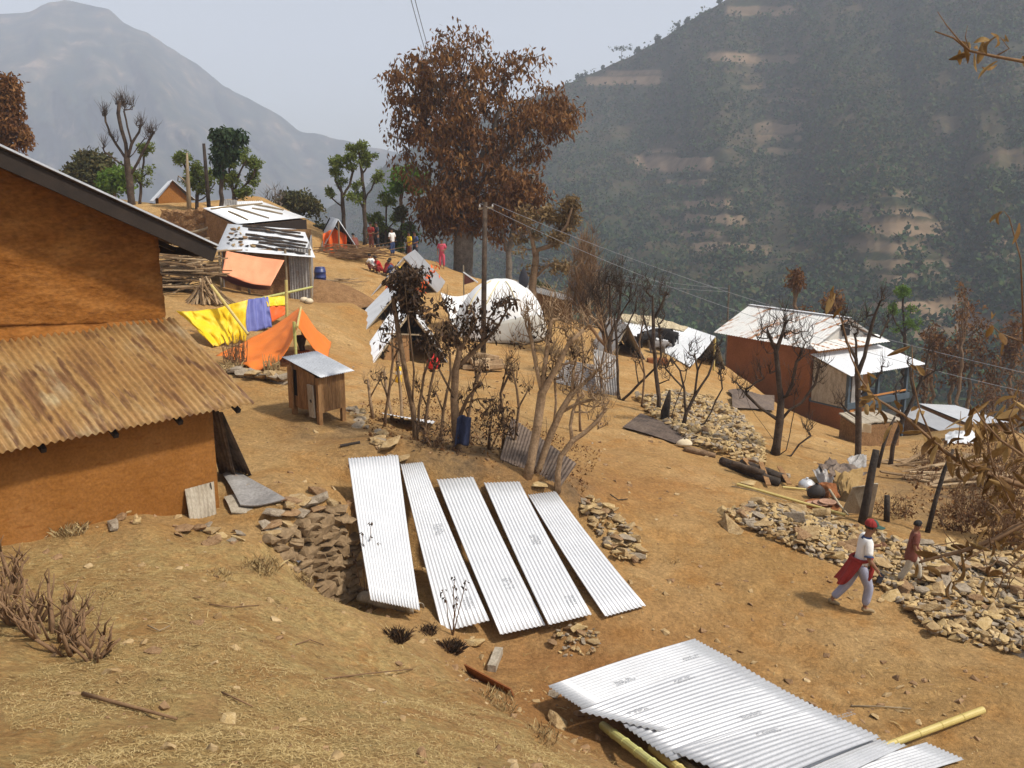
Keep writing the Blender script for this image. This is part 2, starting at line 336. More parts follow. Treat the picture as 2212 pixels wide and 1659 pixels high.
M('stone_wall', [(.13,.085,.045),(.20,.135,.075),(.27,.19,.11)], scale=2.5, bump=.7, bscale=8, fine=.25, fscale=16, rough=.95, spec=.1)  # darker copy of the loose stone, with the wall's shade in the colour
M('stone_grey', [(.19,.15,.11),(.29,.235,.17),(.36,.3,.23)], scale=2.5, bump=.6, bscale=9, fine=.2, fscale=18, rough=.9, spec=.15)
M('stone_brown', [(.17,.10,.05),(.27,.165,.085),(.34,.22,.12)], scale=3, bump=.6, bscale=9, fine=.2, fscale=18, rough=.9, spec=.15)
M('bamboo', [(.45,.35,.10),(.56,.45,.17)], scale=2, fine=.1, rough=.5, spec=.4)
M('bamboo_green', [(.36,.36,.10),(.47,.44,.16)], scale=2, fine=.1, rough=.5, spec=.4)
M('pole_wood', [(.20,.15,.09),(.32,.25,.16)], scale=3, stretch=(1,1,.3), fine=.2, rough=.85)
M('iron', [(.03,.026,.024),(.06,.05,.045)], rough=.6, metal=.4, fine=.2)
M('clay', [(.30,.16,.10),(.40,.24,.16)], rough=.8, fine=.15)
M('white_metal', [(.6,.6,.6),(.72,.72,.72)], rough=.35, metal=.5, fine=.05)
M('white_scrap', [(.62,.62,.63),(.72,.72,.73)], rough=.7, fine=.1, fscale=15)
M('print', [(.30,.31,.33)], fine=0, rough=.7)
M('blue_plastic', [(.025,.035,.12),(.035,.05,.16)], rough=.4, spec=.4, fine=.08)
M('blue_cloth', [(.02,.025,.055),(.03,.04,.085)], rough=.8, fine=.2, fscale=30)
M('red_plastic', [(.62,.02,.02),(.7,.03,.03)], rough=.5, fine=.05)
M('yellow_plastic', [(.8,.5,.02)], rough=.4, fine=.03)
M('slate_paint', [(.055,.075,.095),(.075,.10,.12)], rough=.7, fine=.1)
M('orange_paint', [(.42,.18,.05),(.5,.22,.07)], rough=.85, fine=.1)
M('limewash', [(.5,.47,.42),(.58,.55,.5)], rough=.9, fine=.1)
M('opening_shade', [(.012,.01,.009)], fine=0)  # near-black panels: the shade inside doorways and window, painted as colour
M('thatch', [(.3,.24,.15),(.42,.35,.23),(.5,.43,.3)], scale=3, stretch=(3,.5,1), fine=.3, fscale=20, rough=.95)
M('sack_yellow', [(.24,.15,.055),(.33,.22,.09)], rough=.9, fine=.15)
M('sack', [(.55,.45,.3),(.66,.56,.4)], rough=.9, fine=.1)
M('wire', [(.09,.09,.095)], fine=0, rough=.5)
M('wire_pale', [(.35,.36,.37)], fine=0, rough=.5)
M('ceramic', [(.6,.6,.58)], fine=0, rough=.3)
# people
M('skin', [(.21,.10,.055),(.25,.125,.07)], rough=.6, spec=.3, fine=.05)
M('hair', [(.012,.01,.009)], fine=.1, rough=.6)
M('cloth_white', [(.68,.66,.63),(.76,.75,.72)], rough=.85, fine=.05, bump=.2, bscale=12)
M('cloth_red', [(.22,.022,.02),(.30,.035,.028)], rough=.85, fine=.1, bump=.2, bscale=12)
M('cloth_bright_red', [(.5,.02,.02),(.6,.03,.03)], rough=.85, fine=.1)
M('cloth_blue_grey', [(.26,.27,.36),(.36,.37,.46)], rough=.85, fine=.1, bump=.2, bscale=10)
M('cloth_maroon', [(.15,.05,.035),(.2,.07,.05)], rough=.85, fine=.1, bump=.2, bscale=12)
M('cloth_beige', [(.38,.33,.25),(.48,.43,.34)], rough=.85, fine=.1, bump=.2, bscale=10)
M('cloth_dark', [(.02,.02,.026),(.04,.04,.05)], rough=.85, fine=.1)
M('cloth_navy', [(.03,.05,.12),(.05,.08,.18)], rough=.85, fine=.1)
M('cloth_pink', [(.5,.06,.1),(.6,.1,.15)], rough=.85, fine=.1)
M('cloth_grey', [(.3,.3,.32),(.42,.42,.44)], rough=.85, fine=.1)
M('cap_green', [(.03,.075,.06)], rough=.8, fine=.1)
M('shoe_dust', [(.22,.16,.085),(.3,.22,.12)], rough=.9, fine=.15)
M('hide_black', [(.012,.011,.011),(.025,.022,.021)], rough=.7, fine=.2)
M('hide_grey', [(.16,.15,.14),(.22,.2,.19)], rough=.8, fine=.2)
# ---------------------------------------------------------------- setting: ground, valley, hills, sky, haze
nr, nc = 520, 460
yy = np.concatenate([np.linspace(-12, 3.5, 30), np.geomspace(3.7, 108, nr-30)])
ss = np.linspace(-1, 1, nc)
S_, Y_ = np.meshgrid(ss, yy); X_ = S_*(5 + np.abs(Y_)*.82 + .0006*Y_**2)
Zg = gz(X_, Y_)
vs = np.stack([X_, Y_, Zg], -1).reshape(-1, 3)
ground = npmesh('ground', vs, gridfaces(nr, nc), 'soil', smooth=True, kind='structure'); ground['label'] = 'bare orange brown earth of the hillside village'
uu, vv = proj(vs[:, 0], np.maximum(vs[:, 1], 2.0), vs[:, 2])
def sst(a, b, x): t = np.clip((x-a)/(b-a), 0, 1); return t*t*(3-2*t)
nzb = fbm(vs[:, 0]/1.2, vs[:, 1]/1.2, 3, 40)*90
rim = np.interp(vv, [1120,1170,1310,1490,1659], [300,560,760,1000,1290])
straw = sst(60, -40, uu - rim + nzb)*sst(1130, 1190, vv + nzb*.3)*(vs[:, 1] < 14)
straw = np.maximum(straw, .25*sst(-.1, .4, fbm(vs[:, 0]/3, vs[:, 1]/3, 3, 21)))
ash = np.exp(-((uu-1000)/170)**2 - ((vv-985)/75)**2) + .8*np.exp(-((uu-700)/90)**2 - ((vv-930)/30)**2) + 1.0*np.exp(-((uu-2080)/170)**2 - ((vv-1050)/85)**2) + .6*np.exp(-((uu-700)/70)**2-((vv-620)/30)**2) + .8*np.exp(-((uu-1230)/60)**2-((vv-1060)/35)**2)
red = np.exp(-((uu-1250)/330)**2 - ((vv-1480)/170)**2) + .7*np.exp(-((uu-1350)/200)**2-((vv-1040)/70)**2)
far = sst(56, 66, vs[:, 1]) + sst(-10, -14, vs[:, 2]-CZ)*(vs[:, 1] > 30)
for nm, a in (('straw', straw), ('ash', np.clip(ash, 0, 1)), ('red', np.clip(red, 0, 1)), ('far', np.clip(far, 0, 1))):
    at = ground.data.attributes.new(nm, 'FLOAT', 'POINT'); at.data.foreach_set('value', a.astype(np.float32))
M('valley_floor', [(.05,.055,.02),(.09,.08,.035),(.13,.10,.05)], scale=.02, rough=1, spec=.05, fine=.3, fscale=.3)
ang = np.linspace(0, 2*math.pi, 129); rad = np.concatenate([[2], np.geomspace(60, 2150, 40)])
A_, R_ = np.meshgrid(ang, rad)
Zv = CZ + np.interp(R_, [0,60,110,300,2150], [-60,-62,-75,-150,-160]) + np.where(R_ > 150, 8*fbm(R_*np.cos(A_)/90, R_*np.sin(A_)/90, 3, 5), 0)
npmesh('valley_floor', np.stack([R_*np.cos(A_), R_*np.sin(A_), Zv], -1).reshape(-1, 3), gridfaces(41, 129), 'valley_floor', smooth=True, kind='structure')

# the terraced hill across the valley
M('hill_soil', [(.018,.028,.012),(.032,.036,.017),(.06,.047,.026),(.026,.038,.015)], scale=.035, rough=1, spec=.05, fine=.35, fscale=.5)
nt = MAT['hill_soil'].node_tree; b = nt.nodes['Principled BSDF']; lk = b.inputs['Base Color'].links[0].from_socket
at_ = _n(nt, 'ShaderNodeAttribute', attribute_name='field'); fm = _n(nt, 'ShaderNodeMix', data_type='RGBA'); nt.links.new(at_.outputs['Fac'], fm.inputs['Factor']); nt.links.new(lk, fm.inputs[6])
fz = _n(nt, 'ShaderNodeTexNoise'); fz.inputs['Scale'].default_value = .15; fz.inputs['Detail'].default_value = 6; ftc = _n(nt, 'ShaderNodeTexCoord'); nt.links.new(ftc.outputs['Object'], fz.inputs['Vector'])
fr = ramp(nt, [(.3, (.15,.10,.06)), (.7, (.25,.175,.112))]); nt.links.new(fz.outputs['Fac'], fr.inputs['Fac']); nt.links.new(fr.outputs['Color'], fm.inputs[7]); nt.links.new(fm.outputs[2], b.inputs['Base Color'])
SK = np.array([(300,545),(560,500),(700,455),(780,415),(840,345),(900,310),(1000,265),(1100,228),(1200,192),(1280,160),(1345,128),(1400,103),(1480,52),(1530,22),(1570,-2),(1640,-14),(1750,-45),(1900,-110),(2100,-190),(2300,-260),(2700,-330),(3000,-340)], float)
hu = np.arange(330, 2960, 4.5); ht = np.linspace(0, 1, 420)
U_, T_ = np.meshgrid(hu, ht)
sk = np.interp(U_, SK[:, 0], SK[:, 1]) + 5*fbm(U_/40, U_*0, 4, 2)
vfoot = 930.0
Vv = vfoot + (sk - vfoot)*T_
Rr = np.interp(U_, [300,700,1200,1570,2212,3000], [1150,980,720,620,560,540])
Yh = 190 + (Rr-190)*T_**1.25
spur = fbm(U_/330 + T_*.5, T_*.7, 3, 60)*.24 + fbm(U_/110 + T_*1.2, T_*2.2, 4, 70)*.07
Yh = Yh*(1 + spur*np.sin(math.pi*np.clip(T_, .02, .99))**.7)
ax = (U_-CW/2)/F; ay = -(Vv-CH/2)/F; dy = cp+ay*sp
Xh = ax/dy*Yh; Zh = CZ + (-sp+ay*cp)/dy*Yh
FIELDS = [(1265,165,1425,184,.9),(1310,152,1425,163,.8),(1530,115,1640,135,.8),(1580,122,1725,140,.5),(1570,12,1720,34,.7),(1690,195,1735,205,.5),(1600,180,1690,190,.35),(1660,215,1740,228,.5),(1630,265,1735,283,.6),(1635,285,1690,300,.6),(1710,288,1735,300,.6),(1625,315,1735,330,.45),(1372,338,1540,368,.95),(1390,325,1460,334,.6),(1430,385,1525,402,.7),
 (1480,432,1575,450,.9),(1480,462,1615,482,.75),(1465,495,1560,512,.6),(1500,522,1555,545,.9),(1545,520,1670,545,.55),(1760,445,1880,480,.8),(1870,413,1960,422,.7),(1860,428,1975,438,.8),(1885,400,1930,406,.6),(1840,460,2010,475,.75),(1850,482,2040,515,.7),(1820,525,2000,545,.55),(2060,515,2180,525,.75),(2050,540,2212,550,.75),(1870,560,2060,580,.5),(1900,590,2130,612,.55),(1850,650,2030,680,.85),(1990,655,2090,690,.8),(2060,690,2180,720,.7),(2040,620,2180,640,.4),(1850,360,1945,372,.35),(2010,250,2080,300,.25),(2100,330,2212,360,.25),(1950,700,2200,740,.5)]
fld = np.zeros_like(U_)
wu = U_ + 11*fbm(U_/45, Vv/16, 3, 81); wv = Vv + 4.5*fbm(U_/34, Vv/60, 3, 82)
for (a, b_, c, d, k) in FIELDS:
    q = sst(-1.5, 2, np.minimum(wu-a, c-wu)*.35)*sst(-.8, 1.2, np.minimum(wv-b_, d-wv))
    fld = np.maximum(fld, q*k)
zone = np.maximum.reduce([np.exp(-((U_-a)/b_)**2-((Vv-c)/d)**2) for a, b_, c, d in ((1530,170,420,130),(1900,260,480,110),(2080,200,640,110),(1680,120,260,90),(1600,140,130,60))])
step_ = (Zh/5.5 + .9*fbm(U_/70, Vv/50, 3, 83)) % 1.0
fld = np.maximum(fld, np.where(T_ > .05, .33, 0)*zone*sst(.26, .18, step_)*sst(-.12, .1, fbm(U_/38, Vv/14, 3, 84)))
Zh += 6*fbm(Xh/26, Yh/26, 4, 90)*np.sin(math.pi*np.clip(T_, .02, .98))*(1-fld)
back = []
for k in range(1, 9):
    back.append(np.stack([Xh[-1]*(1+.05*k), Yh[-1]*(1+.05*k), Zh[-1]-np.minimum(4*k**1.5, 400)*1.6], -1))
hv = np.concatenate([np.stack([Xh, Yh, Zh], -1), np.array(back)], 0); fa = np.concatenate([fld, np.zeros((8, len(hu)))], 0)
hill = npmesh('hill', hv.reshape(-1, 3), gridfaces(hv.shape[0], hv.shape[1]), 'hill_soil', smooth=True, kind='structure'); hill['label'] = 'steep wooded hill with terraced fields across the valley'
at = hill.data.attributes.new('field', 'FLOAT', 'POINT'); at.data.foreach_set('value', fa.ravel().astype(np.float32))
def leafset(C, size, n, squash=(1, 1, 1), leaf=1.0, asp=.6, droop=0.0):
    """C (k,3) clump centres, size (k,) radii, n leaves each -> verts, quads"""
    k = len(C); c = np.repeat(C, n, 0); s = np.repeat(np.asarray(size, float), n)
    d = rng.normal(size=(k*n, 3)); d /= np.linalg.norm(d, axis=1)[:, None]
    rr = rng.random(k*n)**.45
    p = c + d*(s*rr)[:, None]*np.array(squash)
    ax_ = rng.normal(size=(k*n, 3)); ax_[:, 2] -= droop*2.2; ax_ /= np.linalg.norm(ax_, axis=1)[:, None]
    sd = np.cross(ax_, rng.normal(size=(k*n, 3))); sd /= np.linalg.norm(sd, axis=1)[:, None] + 1e-9
    nn = np.cross(ax_, sd)
    l = leaf*(.6+.8*rng.random(k*n))[:, None] if np.isscalar(leaf) else (np.repeat(leaf, n)*(.6+.8*rng.random(k*n)))[:, None]
    w = l*asp*.5; cu = l*(rng.random((k*n, 1))-.3)*.35
    v0 = p; v1 = p + ax_*l*.45 + sd*w + nn*cu; v2 = p + ax_*l; v3 = p + ax_*l*.45 - sd*w + nn*cu
    vs = np.stack([v0, v1, v2, v3], 1).reshape(-1, 3)
    return vs, np.arange(len(vs)).reshape(-1, 4)
# forest on the hill: one mass nobody could count
M('hill_leaf', [(.014,.034,.012),(.027,.055,.017),(.05,.078,.023),(.075,.06,.025),(.036,.06,.019)], attr=True, rough=.9, spec=.05, fine=.1, fscale=.3)
def scatter(n, thick, h0, h1, leaf, leaves, seed, sq):
    i = rng.random(n)*(len(ht)-2); j = rng.random(n)*(len(hu)-2)
    dens = fbm(hu[j.astype(int)]/60., i*.048, 4, seed)
    f = fld[i.astype(int), j.astype(int)]
    ok = (dens > thick) & (f < .12) & (i > 20)
    i, j = i[ok].astype(int), j[ok].astype(int)
    C = hv[i, j] + rng.normal(size=(len(i), 3))*np.array([.8, 1.5, 0]); r = h0 + (h1-h0)*rng.random(len(i))**2; C[:, 2] += r*.7
    vs, q = leafset(C, r, leaves, sq, leaf, .8)
    rr = np.clip(np.repeat(rng.random(len(C))*.75 + .35*vn(C[:, 0]/40, C[:, 1]/40, seed+5), leaves) + .25*(rng.random(len(q))-.5), 0, 1)
    return vs, q, rr
a1 = scatter(34000, -.26, 1.2, 4.6, 1.6, 12, 100, (1, 1, 1)); a2 = scatter(22000, -.4, .8, 1.7, 1.1, 7, 120, (1.2, 1.2, .8))
npmesh('hill_forest', np.concatenate([a1[0], a2[0]]), np.concatenate([a1[1], a2[1]+len(a1[0])]), 'hill_leaf', r=np.concatenate([a1[2], a2[2]]), kind='stuff')['label'] = 'mixed green and brown wood covering the hill across the valley'

# the far mountain
M('mountain_soil', [(.010,.018,.014),(.026,.032,.02),(.075,.062,.04),(.24,.17,.115)], scale=.018, rough=1, spec=.05, fine=.4, fscale=.05, lo=.36, hi=.72)
def mountain(name, sky, r0, r1, ureg, vfoot, seed, amp, label):
    mu = np.arange(ureg[0], ureg[1], 7.); mt = np.linspace(0, 1, 150); u, t = np.meshgrid(mu, mt)
    sk = np.interp(u, sky[:, 0], sky[:, 1]) + 6*fbm(u/60, u*0, 5, seed)
    v = vfoot + (sk-vfoot)*t
    Y = r0 + (r1-r0)*t; rg = (1-2*np.abs(fbm(u/260 + t*.9, t*1.1, 4, seed+3))) - .6
    Y = Y*(1 + amp*rg*np.sin(math.pi*np.clip(t, .03, .985))**.6 + amp*.35*fbm(u/60, t*6, 4, seed+7)*np.sin(math.pi*np.clip(t, .03, .98)))
    ax = (u-CW/2)/F; ay = -(v-CH/2)/F; dy = cp+ay*sp
    X = ax/dy*Y; Zm = CZ + (-sp+ay*cp)/dy*Y
    bk = [np.stack([X[-1]*(1+.04*k), Y[-1]*(1+.04*k), Zm[-1]-10*k**1.5], -1) for k in range(1, 7)]
    vs = np.concatenate([np.stack([X, Y, Zm], -1), np.array(bk)], 0)
    npmesh(name, vs.reshape(-1, 3), gridfaces(vs.shape[0], vs.shape[1]), 'mountain_soil', smooth=True, kind='structure')['label'] = label
mountain('mountain', np.array([(-1200,60),(-500,90),(-250,70),(-100,45),(0,28),(60,26),(105,5),(140,-2),(200,14),(235,22),(265,48),(320,70),(380,108),(430,140),(480,185),(520,205),(570,232),(610,255),(645,283),(700,292),(740,300),(790,318),(850,330),(920,345),(1100,370),(1400,400)], float), 1150, 2050, (-1150, 1380), 620, 200, .16, 'pale blue hazy mountain at the head of the valley')
# sky, sun, haze
SUN = V((1.1, -.42, 1.63)).normalized()
w = bpy.data.worlds.new('World'); sc.world = w; w.use_nodes = True; nt = w.node_tree; bg = nt.nodes['Background']
sky = nt.nodes.new('ShaderNodeTexSky'); sky.sky_type = 'NISHITA'; sky.sun_disc = False; sky.sun_elevation = math.asin(SUN.z); sky.sun_rotation = math.atan2(SUN.x, SUN.y)
sky.dust_density = 4; sky.air_density = 1.2; sky.altitude = 900
hs = nt.nodes.new('ShaderNodeHueSaturation'); hs.inputs['Saturation'].default_value = .35; nt.links.new(sky.outputs[0], hs.inputs['Color']); nt.links.new(hs.outputs[0], bg.inputs[0]); bg.inputs[1].default_value = .118
sl = bpy.data.lights.new('sun', 'SUN'); sl.energy = 3.7; sl.angle = math.radians(4); sl.color = (1, .93, .82)
so = bpy.data.objects.new('sun', sl); col.objects.link(so); so.rotation_euler = (-SUN).to_track_quat('-Z', 'Y').to_euler()
sc.view_settings.view_transform = 'Standard'; sc.view_settings.look = 'None'; sc.view_settings.exposure = .4; sc.view_settings.gamma = 1
hz = bpy.data.materials.new('haze'); hz.use_nodes = True; nt = hz.node_tree; nt.nodes.clear()
o_ = _n(nt, 'ShaderNodeOutputMaterial'); pv = _n(nt, 'ShaderNodeVolumePrincipled'); pv.inputs['Density'].default_value = .00048; pv.inputs['Color'].default_value = (.79,.85,.985,1); pv.inputs['Anisotropy'].default_value = .1
nt.links.new(pv.outputs[0], o_.inputs['Volume'])
hb = MB(); hb.box((0, 0, (-190+420)/2), (5200, 5200, 610)); ho = hb.build('haze', hz); ho['kind'] = 'stuff'; ho['label'] = 'thin bluish dry season haze in the valley air'
sc.cycles.use_denoising = True
try: sc.cycles.denoiser = 'OPENIMAGEDENOISE'
except Exception: pass
sc.cycles.max_bounces = 6; sc.cycles.diffuse_bounces = 3; sc.cycles.glossy_bounces = 2; sc.cycles.volume_bounces = 3; sc.cycles.transparent_max_bounces = 8
sc.cycles.sample_clamp_indirect = 4
# ---------------------------------------------------------------- the big ochre house beside the camera
D = V((.655, .756, 0)); Nn = V((.756, -.655, 0))
E = P(550, 870, 14.2)
def solve_r(u):
    lo, hi = 0, 6
    for _ in range(40):
        m = (lo+hi)/2; q = E - Nn*m
        if proj(q.x, q.y, onplane(u, 685, q, Nn).z)[0] < u: hi = m
        else: lo = m
    return m
RUN = 2.55
Tq = E - Nn*RUN; wallp = E - Nn*.42
cb = onplane(474, 1105, wallp, Nn); s_c = (cb - E).dot(D)
T = onplane(375, 686, Tq, Nn); ztop = T.z; s_t = (T-E).dot(D)
rot_h = math.atan2(D.y, D.x)
hb0 = V((cb.x, cb.y, cb.z-.1))
house = thing('mud_house', 'large ochre mud house with a rusty corrugated lean-to roof', 'house', hb0, rot_h)
def HL(s, q, z): return V((E.x + D.x*s + Nn.x*q, E.y + D.y*s + Nn.y*q, z))
def wallgrid(mb, s0, s1, q, z0, z1, th=.35, amp=.05, sc_=1.2, n=(60, 24)):
    mb.grid(lambda a, b: HL(s0+(s1-s0)*a, q - th/2 + amp*float(fbm((s0+(s1-s0)*a)*sc_, (z0+(z1-z0)*b)*sc_*1.6, 4, 31)), z0+(z1-z0)*b), n[0], n[1], th)
S0 = -9.0
m = MB(); wallgrid(m, S0, s_c, -.42, cb.z-1.2, E.z+.12, amp=.03, n=(50, 16))
m.grid(lambda a, b: HL(s_c-.16, -.75-(RUN-.8)*a, cb.z-1.2 + (E.z-.22+(ztop-E.z)*(.15+.80*a) - cb.z+1.2)*b), 6, 6, .3)
m.build('lower_wall', 'mud_wall', house, smooth=True)
uw = onplane(350, 600, Tq, Nn); s_u = (uw-E).dot(D)
# main roof: rake in a plane .75 m outside of the upper wall
rp = E - Nn*(RUN-.75); R1 = onplane(472, 533, rp, Nn); R0 = onplane(0, 316, rp, Nn)
s1 = (R1-E).dot(D); s0 = (R0-E).dot(D); slope = (R0.z-R1.z)/(s0-s1)
def zr(s): return R1.z + slope*(s-s1)
m = MB(); m.grid(lambda a, b: HL(S0+(s_u-S0)*a, -RUN-.17+.11*float(fbm((S0+(s_u-S0)*a)*1.1, b*3.2, 5, 33)) + (.12 if b < .12 else 0)*(1), ztop-.35+(zr(S0+(s_u-S0)*a)-.12-ztop+.35)*b), 70, 40, .34)
m.grid(lambda a, b: HL(s_u-.17, -RUN-.36-3.5*a, ztop-2.6+(zr(s_u)-.2-ztop+2.6)*b), 8, 8, .34)
m.build('upper_wall', 'mud_wall_rough', house, smooth=True)
m = MB(); c0, c1 = HL(S0, 0, E.z), HL(0, 0, E.z); t0, t1 = HL(S0, -RUN, ztop), HL(s_t, -RUN, ztop)
ribs = int((0-S0)/.112)
m.corr(t0, t1, c1, c0, ribs, .025, .006, 6, 6); m.build('lean_to_roof', 'rusty_zinc', house, smooth=True)
m = MB()
for k in range(9):
    s = -8.4 + k*1.02; m.bar(HL(s, -.1, E.z-.12), HL(s, -RUN+.1, ztop-.13), .07, .07)
m.bar(HL(S0, -.5, E.z+.1), HL(-.1, -.5, E.z+.1), .08, .07); m.build('rafter', 'fascia', house)
m = MB(); rs1 = s1; m.corr(HL(S0, -RUN+.75, zr(S0)), HL(S0, -RUN-4, zr(S0)), HL(rs1, -RUN-4, zr(rs1)), HL(rs1, -RUN+.75, zr(rs1)), 40, .02, .008, 4, 2)
m.build('main_roof', 'zinc_dark', house, smooth=True)
m = MB(); m.bar(HL(S0, -RUN+.68, zr(S0)-.15), HL(rs1-.05, -RUN+.68, zr(rs1)-.15), .05, .24, r=.3)
m.bar(HL(rs1-.06, -RUN+.6, zr(rs1)-.12), HL(rs1-.06, -RUN-4, zr(rs1)-.12), .05, .14); m.build('fascia_board', 'fascia', house)
m = MB()
for k in range(5): m.bar(HL(S0, -RUN+.3-k*.9, zr(S0)-.1), HL(rs1-.1, -RUN+.3-k*.9, zr(rs1)-.1), .08, .08)
m.build('roof_beam', 'fascia', house)
m = MB(); m.bar(HL(S0, -RUN+.755, zr(S0)+.02), HL(rs1, -RUN+.755, zr(rs1)+.02), .012, .03); m.build('roof_edge', 'zinc_grey', house)

# sheets leaning at its end, boards lying and leaning
for i, (o, nm) in enumerate(((0, 'rusty dark corrugated sheet leaning on the ochre house, in front of its twin'), (.14, 'dark corrugated sheet leaning on the ochre house corner, tucked behind a rusty twin'))):
    a = onplane(466+i*4, 894, wallp, Nn) + D*.1; bt = G(510+i*34, 1036-i*8)
    m = MB(); wv_ = -Nn*.62; dn = bt-a
    m.corr(a, a+wv_, bt+wv_*.9, bt, 5, .014, .004, 6, 3, flip=True)
    props(m.build('corrugated_sheet', 'zinc_dark', loc=bt), nm, 'metal sheet', 'dark sheets leaning on the ochre house')
lay = [((482,1036),(520,1030),(622,1096),(520,1104), .10, 'zinc_old', 'upper grey flat sheet lying on the yard beside the ochre house'), ((484,1078),(560,1070),(638,1102),(500,1112), .03, 'plank_grey', 'lower grey board lying under another sheet beside the ochre house')]
for (a, b, c, d, dz, mt, lab) in lay:
    q = [G(*p, dz) for p in (a, b, c, d)]
    m = MB(); m.grid(lambda i, j: (q[0]*(1-i)+q[1]*i)*(1-j)+(q[3]*(1-i)+q[2]*i)*j + V((0, 0, .03*math.sin(5*i+3*j))), 10, 10, .02)
    props(m.build('flat_sheet', mt, loc=q[3]), lab, 'metal sheet')
bb = [onplane(412, 1136, wallp + Nn*.25, Nn), onplane(468, 1118, wallp+Nn*.25, Nn)]; tt = [onplane(399, 1057, wallp+Nn*.03, Nn), onplane(462, 1040, wallp+Nn*.03, Nn)]
t_ = thing('corrugated_sheet', 'small pale grey corrugated offcut leaning on the sunlit ochre wall', 'metal sheet', bb[0])
m = MB(); m.corr(tt[0], tt[1], bb[1], bb[0], 7, .008, .004, 6, 8); m.build('sheet_panel', 'plank_grey', t_)
m = MB(); m.bar(tt[1]+Nn*.03-D*.08, tt[1]+Nn*.05-D*.08+V((0, 0, -.12)), .015, .01); m.build('hook', 'iron', t_)

# ---------------------------------------------------------------- chicken coop
def coop():
    A = G(692, 918); B = G(745, 909); C = G(634, 894); z0 = min(A.z, B.z, C.z)
    ex = V((B.x-A.x, B.y-A.y, 0)); lx = ex.length; ex.normalize(); ey = V((C.x-A.x, C.y-A.y, 0)); ly = ey.length; ey.normalize()
    c = A + ex*lx/2 + ey*ly/2
    root = thing('chicken_coop', 'weathered plank chicken coop on four legs under a corrugated roof', 'coop', V((c.x, c.y, z0)))
    X = lambda a, b, z: A + ex*(lx*a) + ey*(ly*b) + V((0, 0, z0-A.z+z))
    hb, hr, hl = .34, 1.13, 1.36        # floor height, right wall top, left wall top
    for (a, b) in ((.03, .03), (.97, .03), (.97, .97), (.03, .97)):
        m = MB(); h = hr + (hl-hr)*b; m.bar(X(a, b, -.25), X(a, b, h-.02), .1, .09, up=ey); m.build('leg', 'plank', root)
    def wall(nm, p, q, h0, h1, n, gap=None):
        m = MB()
        for i in range(n):
            f0, f1 = (i+.03)/n, (i+.97)/n
            if gap and gap[0] < (f0+f1)/2 < gap[1]: continue
            pts = [X(p[0]+(q[0]-p[0])*f, p[1]+(q[1]-p[1])*f, 0) for f in (f0, f1)]
            t0, t1 = h0+(h1-h0)*f0, h0+(h1-h0)*f1; jz = rnd.uniform(-.03, .02)
            m.quad(pts[0]+V((0, 0, hb+jz)), pts[1]+V((0, 0, hb+jz)), pts[1]+V((0, 0, t1)), pts[0]+V((0, 0, t0)), .03)
        return m.build(nm, 'plank', root)
    wall('front_wall', (.05, 0), (.95, 0), hr, hr, 6)
    wall('side_wall', (0, .02), (0, .98), hr, hl, 9, gap=(.0, .1))
    wall('end_wall', (1, .05), (1, .95), hr, hl, 6); wall('rear_wall', (.05, 1), (.95, 1), hl, hl, 6)
    m = MB(); m.quad(X(0, 0, hb), X(1, 0, hb), X(1, 1, hb), X(0, 1, hb), .03); m.build('floor_board', 'plank', root)
    m = MB(); m.quad(X(-.06, .12, .2), X(-.06, .32, .2), X(-.1, .32, .95), X(-.1, .12, .95), .03); d = m.build('door', 'plank_grey', root)
    m = MB(); m.bar(X(-.1, .2, .55), X(-.14, .2, .62), .02, .02); m.build('handle', 'iron', d)
    m = MB(); m.quad(X(-.015, .03, .42), X(-.015, .12, .42), X(-.015, .12, .95), X(-.015, .03, .95), .012); m.build('doorway', 'opening_shade', root); m = MB(); m.quad(X(-.016, .78, .6), X(-.016, .9, .6), X(-.016, .9, 1.2), X(-.016, .78, 1.2), .012); m.build('doorway', 'opening_shade', root)
    m = MB(); m.quad(X(-.12, .86, .3), X(-.12, 1.02, .3), X(-.12, 1.02, hl-.08), X(-.12, .86, hl-.08), .03); m.build('shutter', 'plank', root)
    m = MB(); m.corr(X(-.12, 1.22, hl+.09), X(1.3, 1.22, hl+.09), X(1.32, -.14, hr+.03), X(-.06, -.14, hr+.03), 16, .012, .004, 6, 4); m.build('roof', 'zinc_grey', root, smooth=True)
coop()

# ---------------------------------------------------------------- tarpaulins of the yard
def bamboo(mb, a, b, r0, r1=None, n=12, nodes=.38):
    a = V(a); b = V(b); r1 = r1 or r0; L_ = (b-a).length; k = max(2, int(L_/nodes)); pts = []; rad = []
    for i in range(k+1):
        f = i/k; p = a.lerp(b, f); r = r0+(r1-r0)*f; d = (b-a).normalized()*.012
        if 0 < i < k: pts += [p-d, p, p+d]; rad += [r, r*1.16, r]
        else: pts.append(p); rad.append(r)
    mb.tube(pts, rad, n)
def sheetfn(a, b, c, d, sagv=0, wr=.03, seed=0, wf=3.0, dirs=(0, 0, 1)):
    a, b, c, d = map(V, (a, b, c, d)); n = (b-a).cross(d-a).normalized(); dv = V(dirs)
    def fn(i, j):
        q = (a*(1-i)+b*i)*(1-j)+(d*(1-i)+c*i)*j
        w_ = float(fbm(i*wf*2+seed, j*wf*.7+seed, 3, 41))*wr*2
        return q + n*w_ - dv*sagv*4*i*(1-i)*(1-(2*j-1)**2*.3)
    return fn
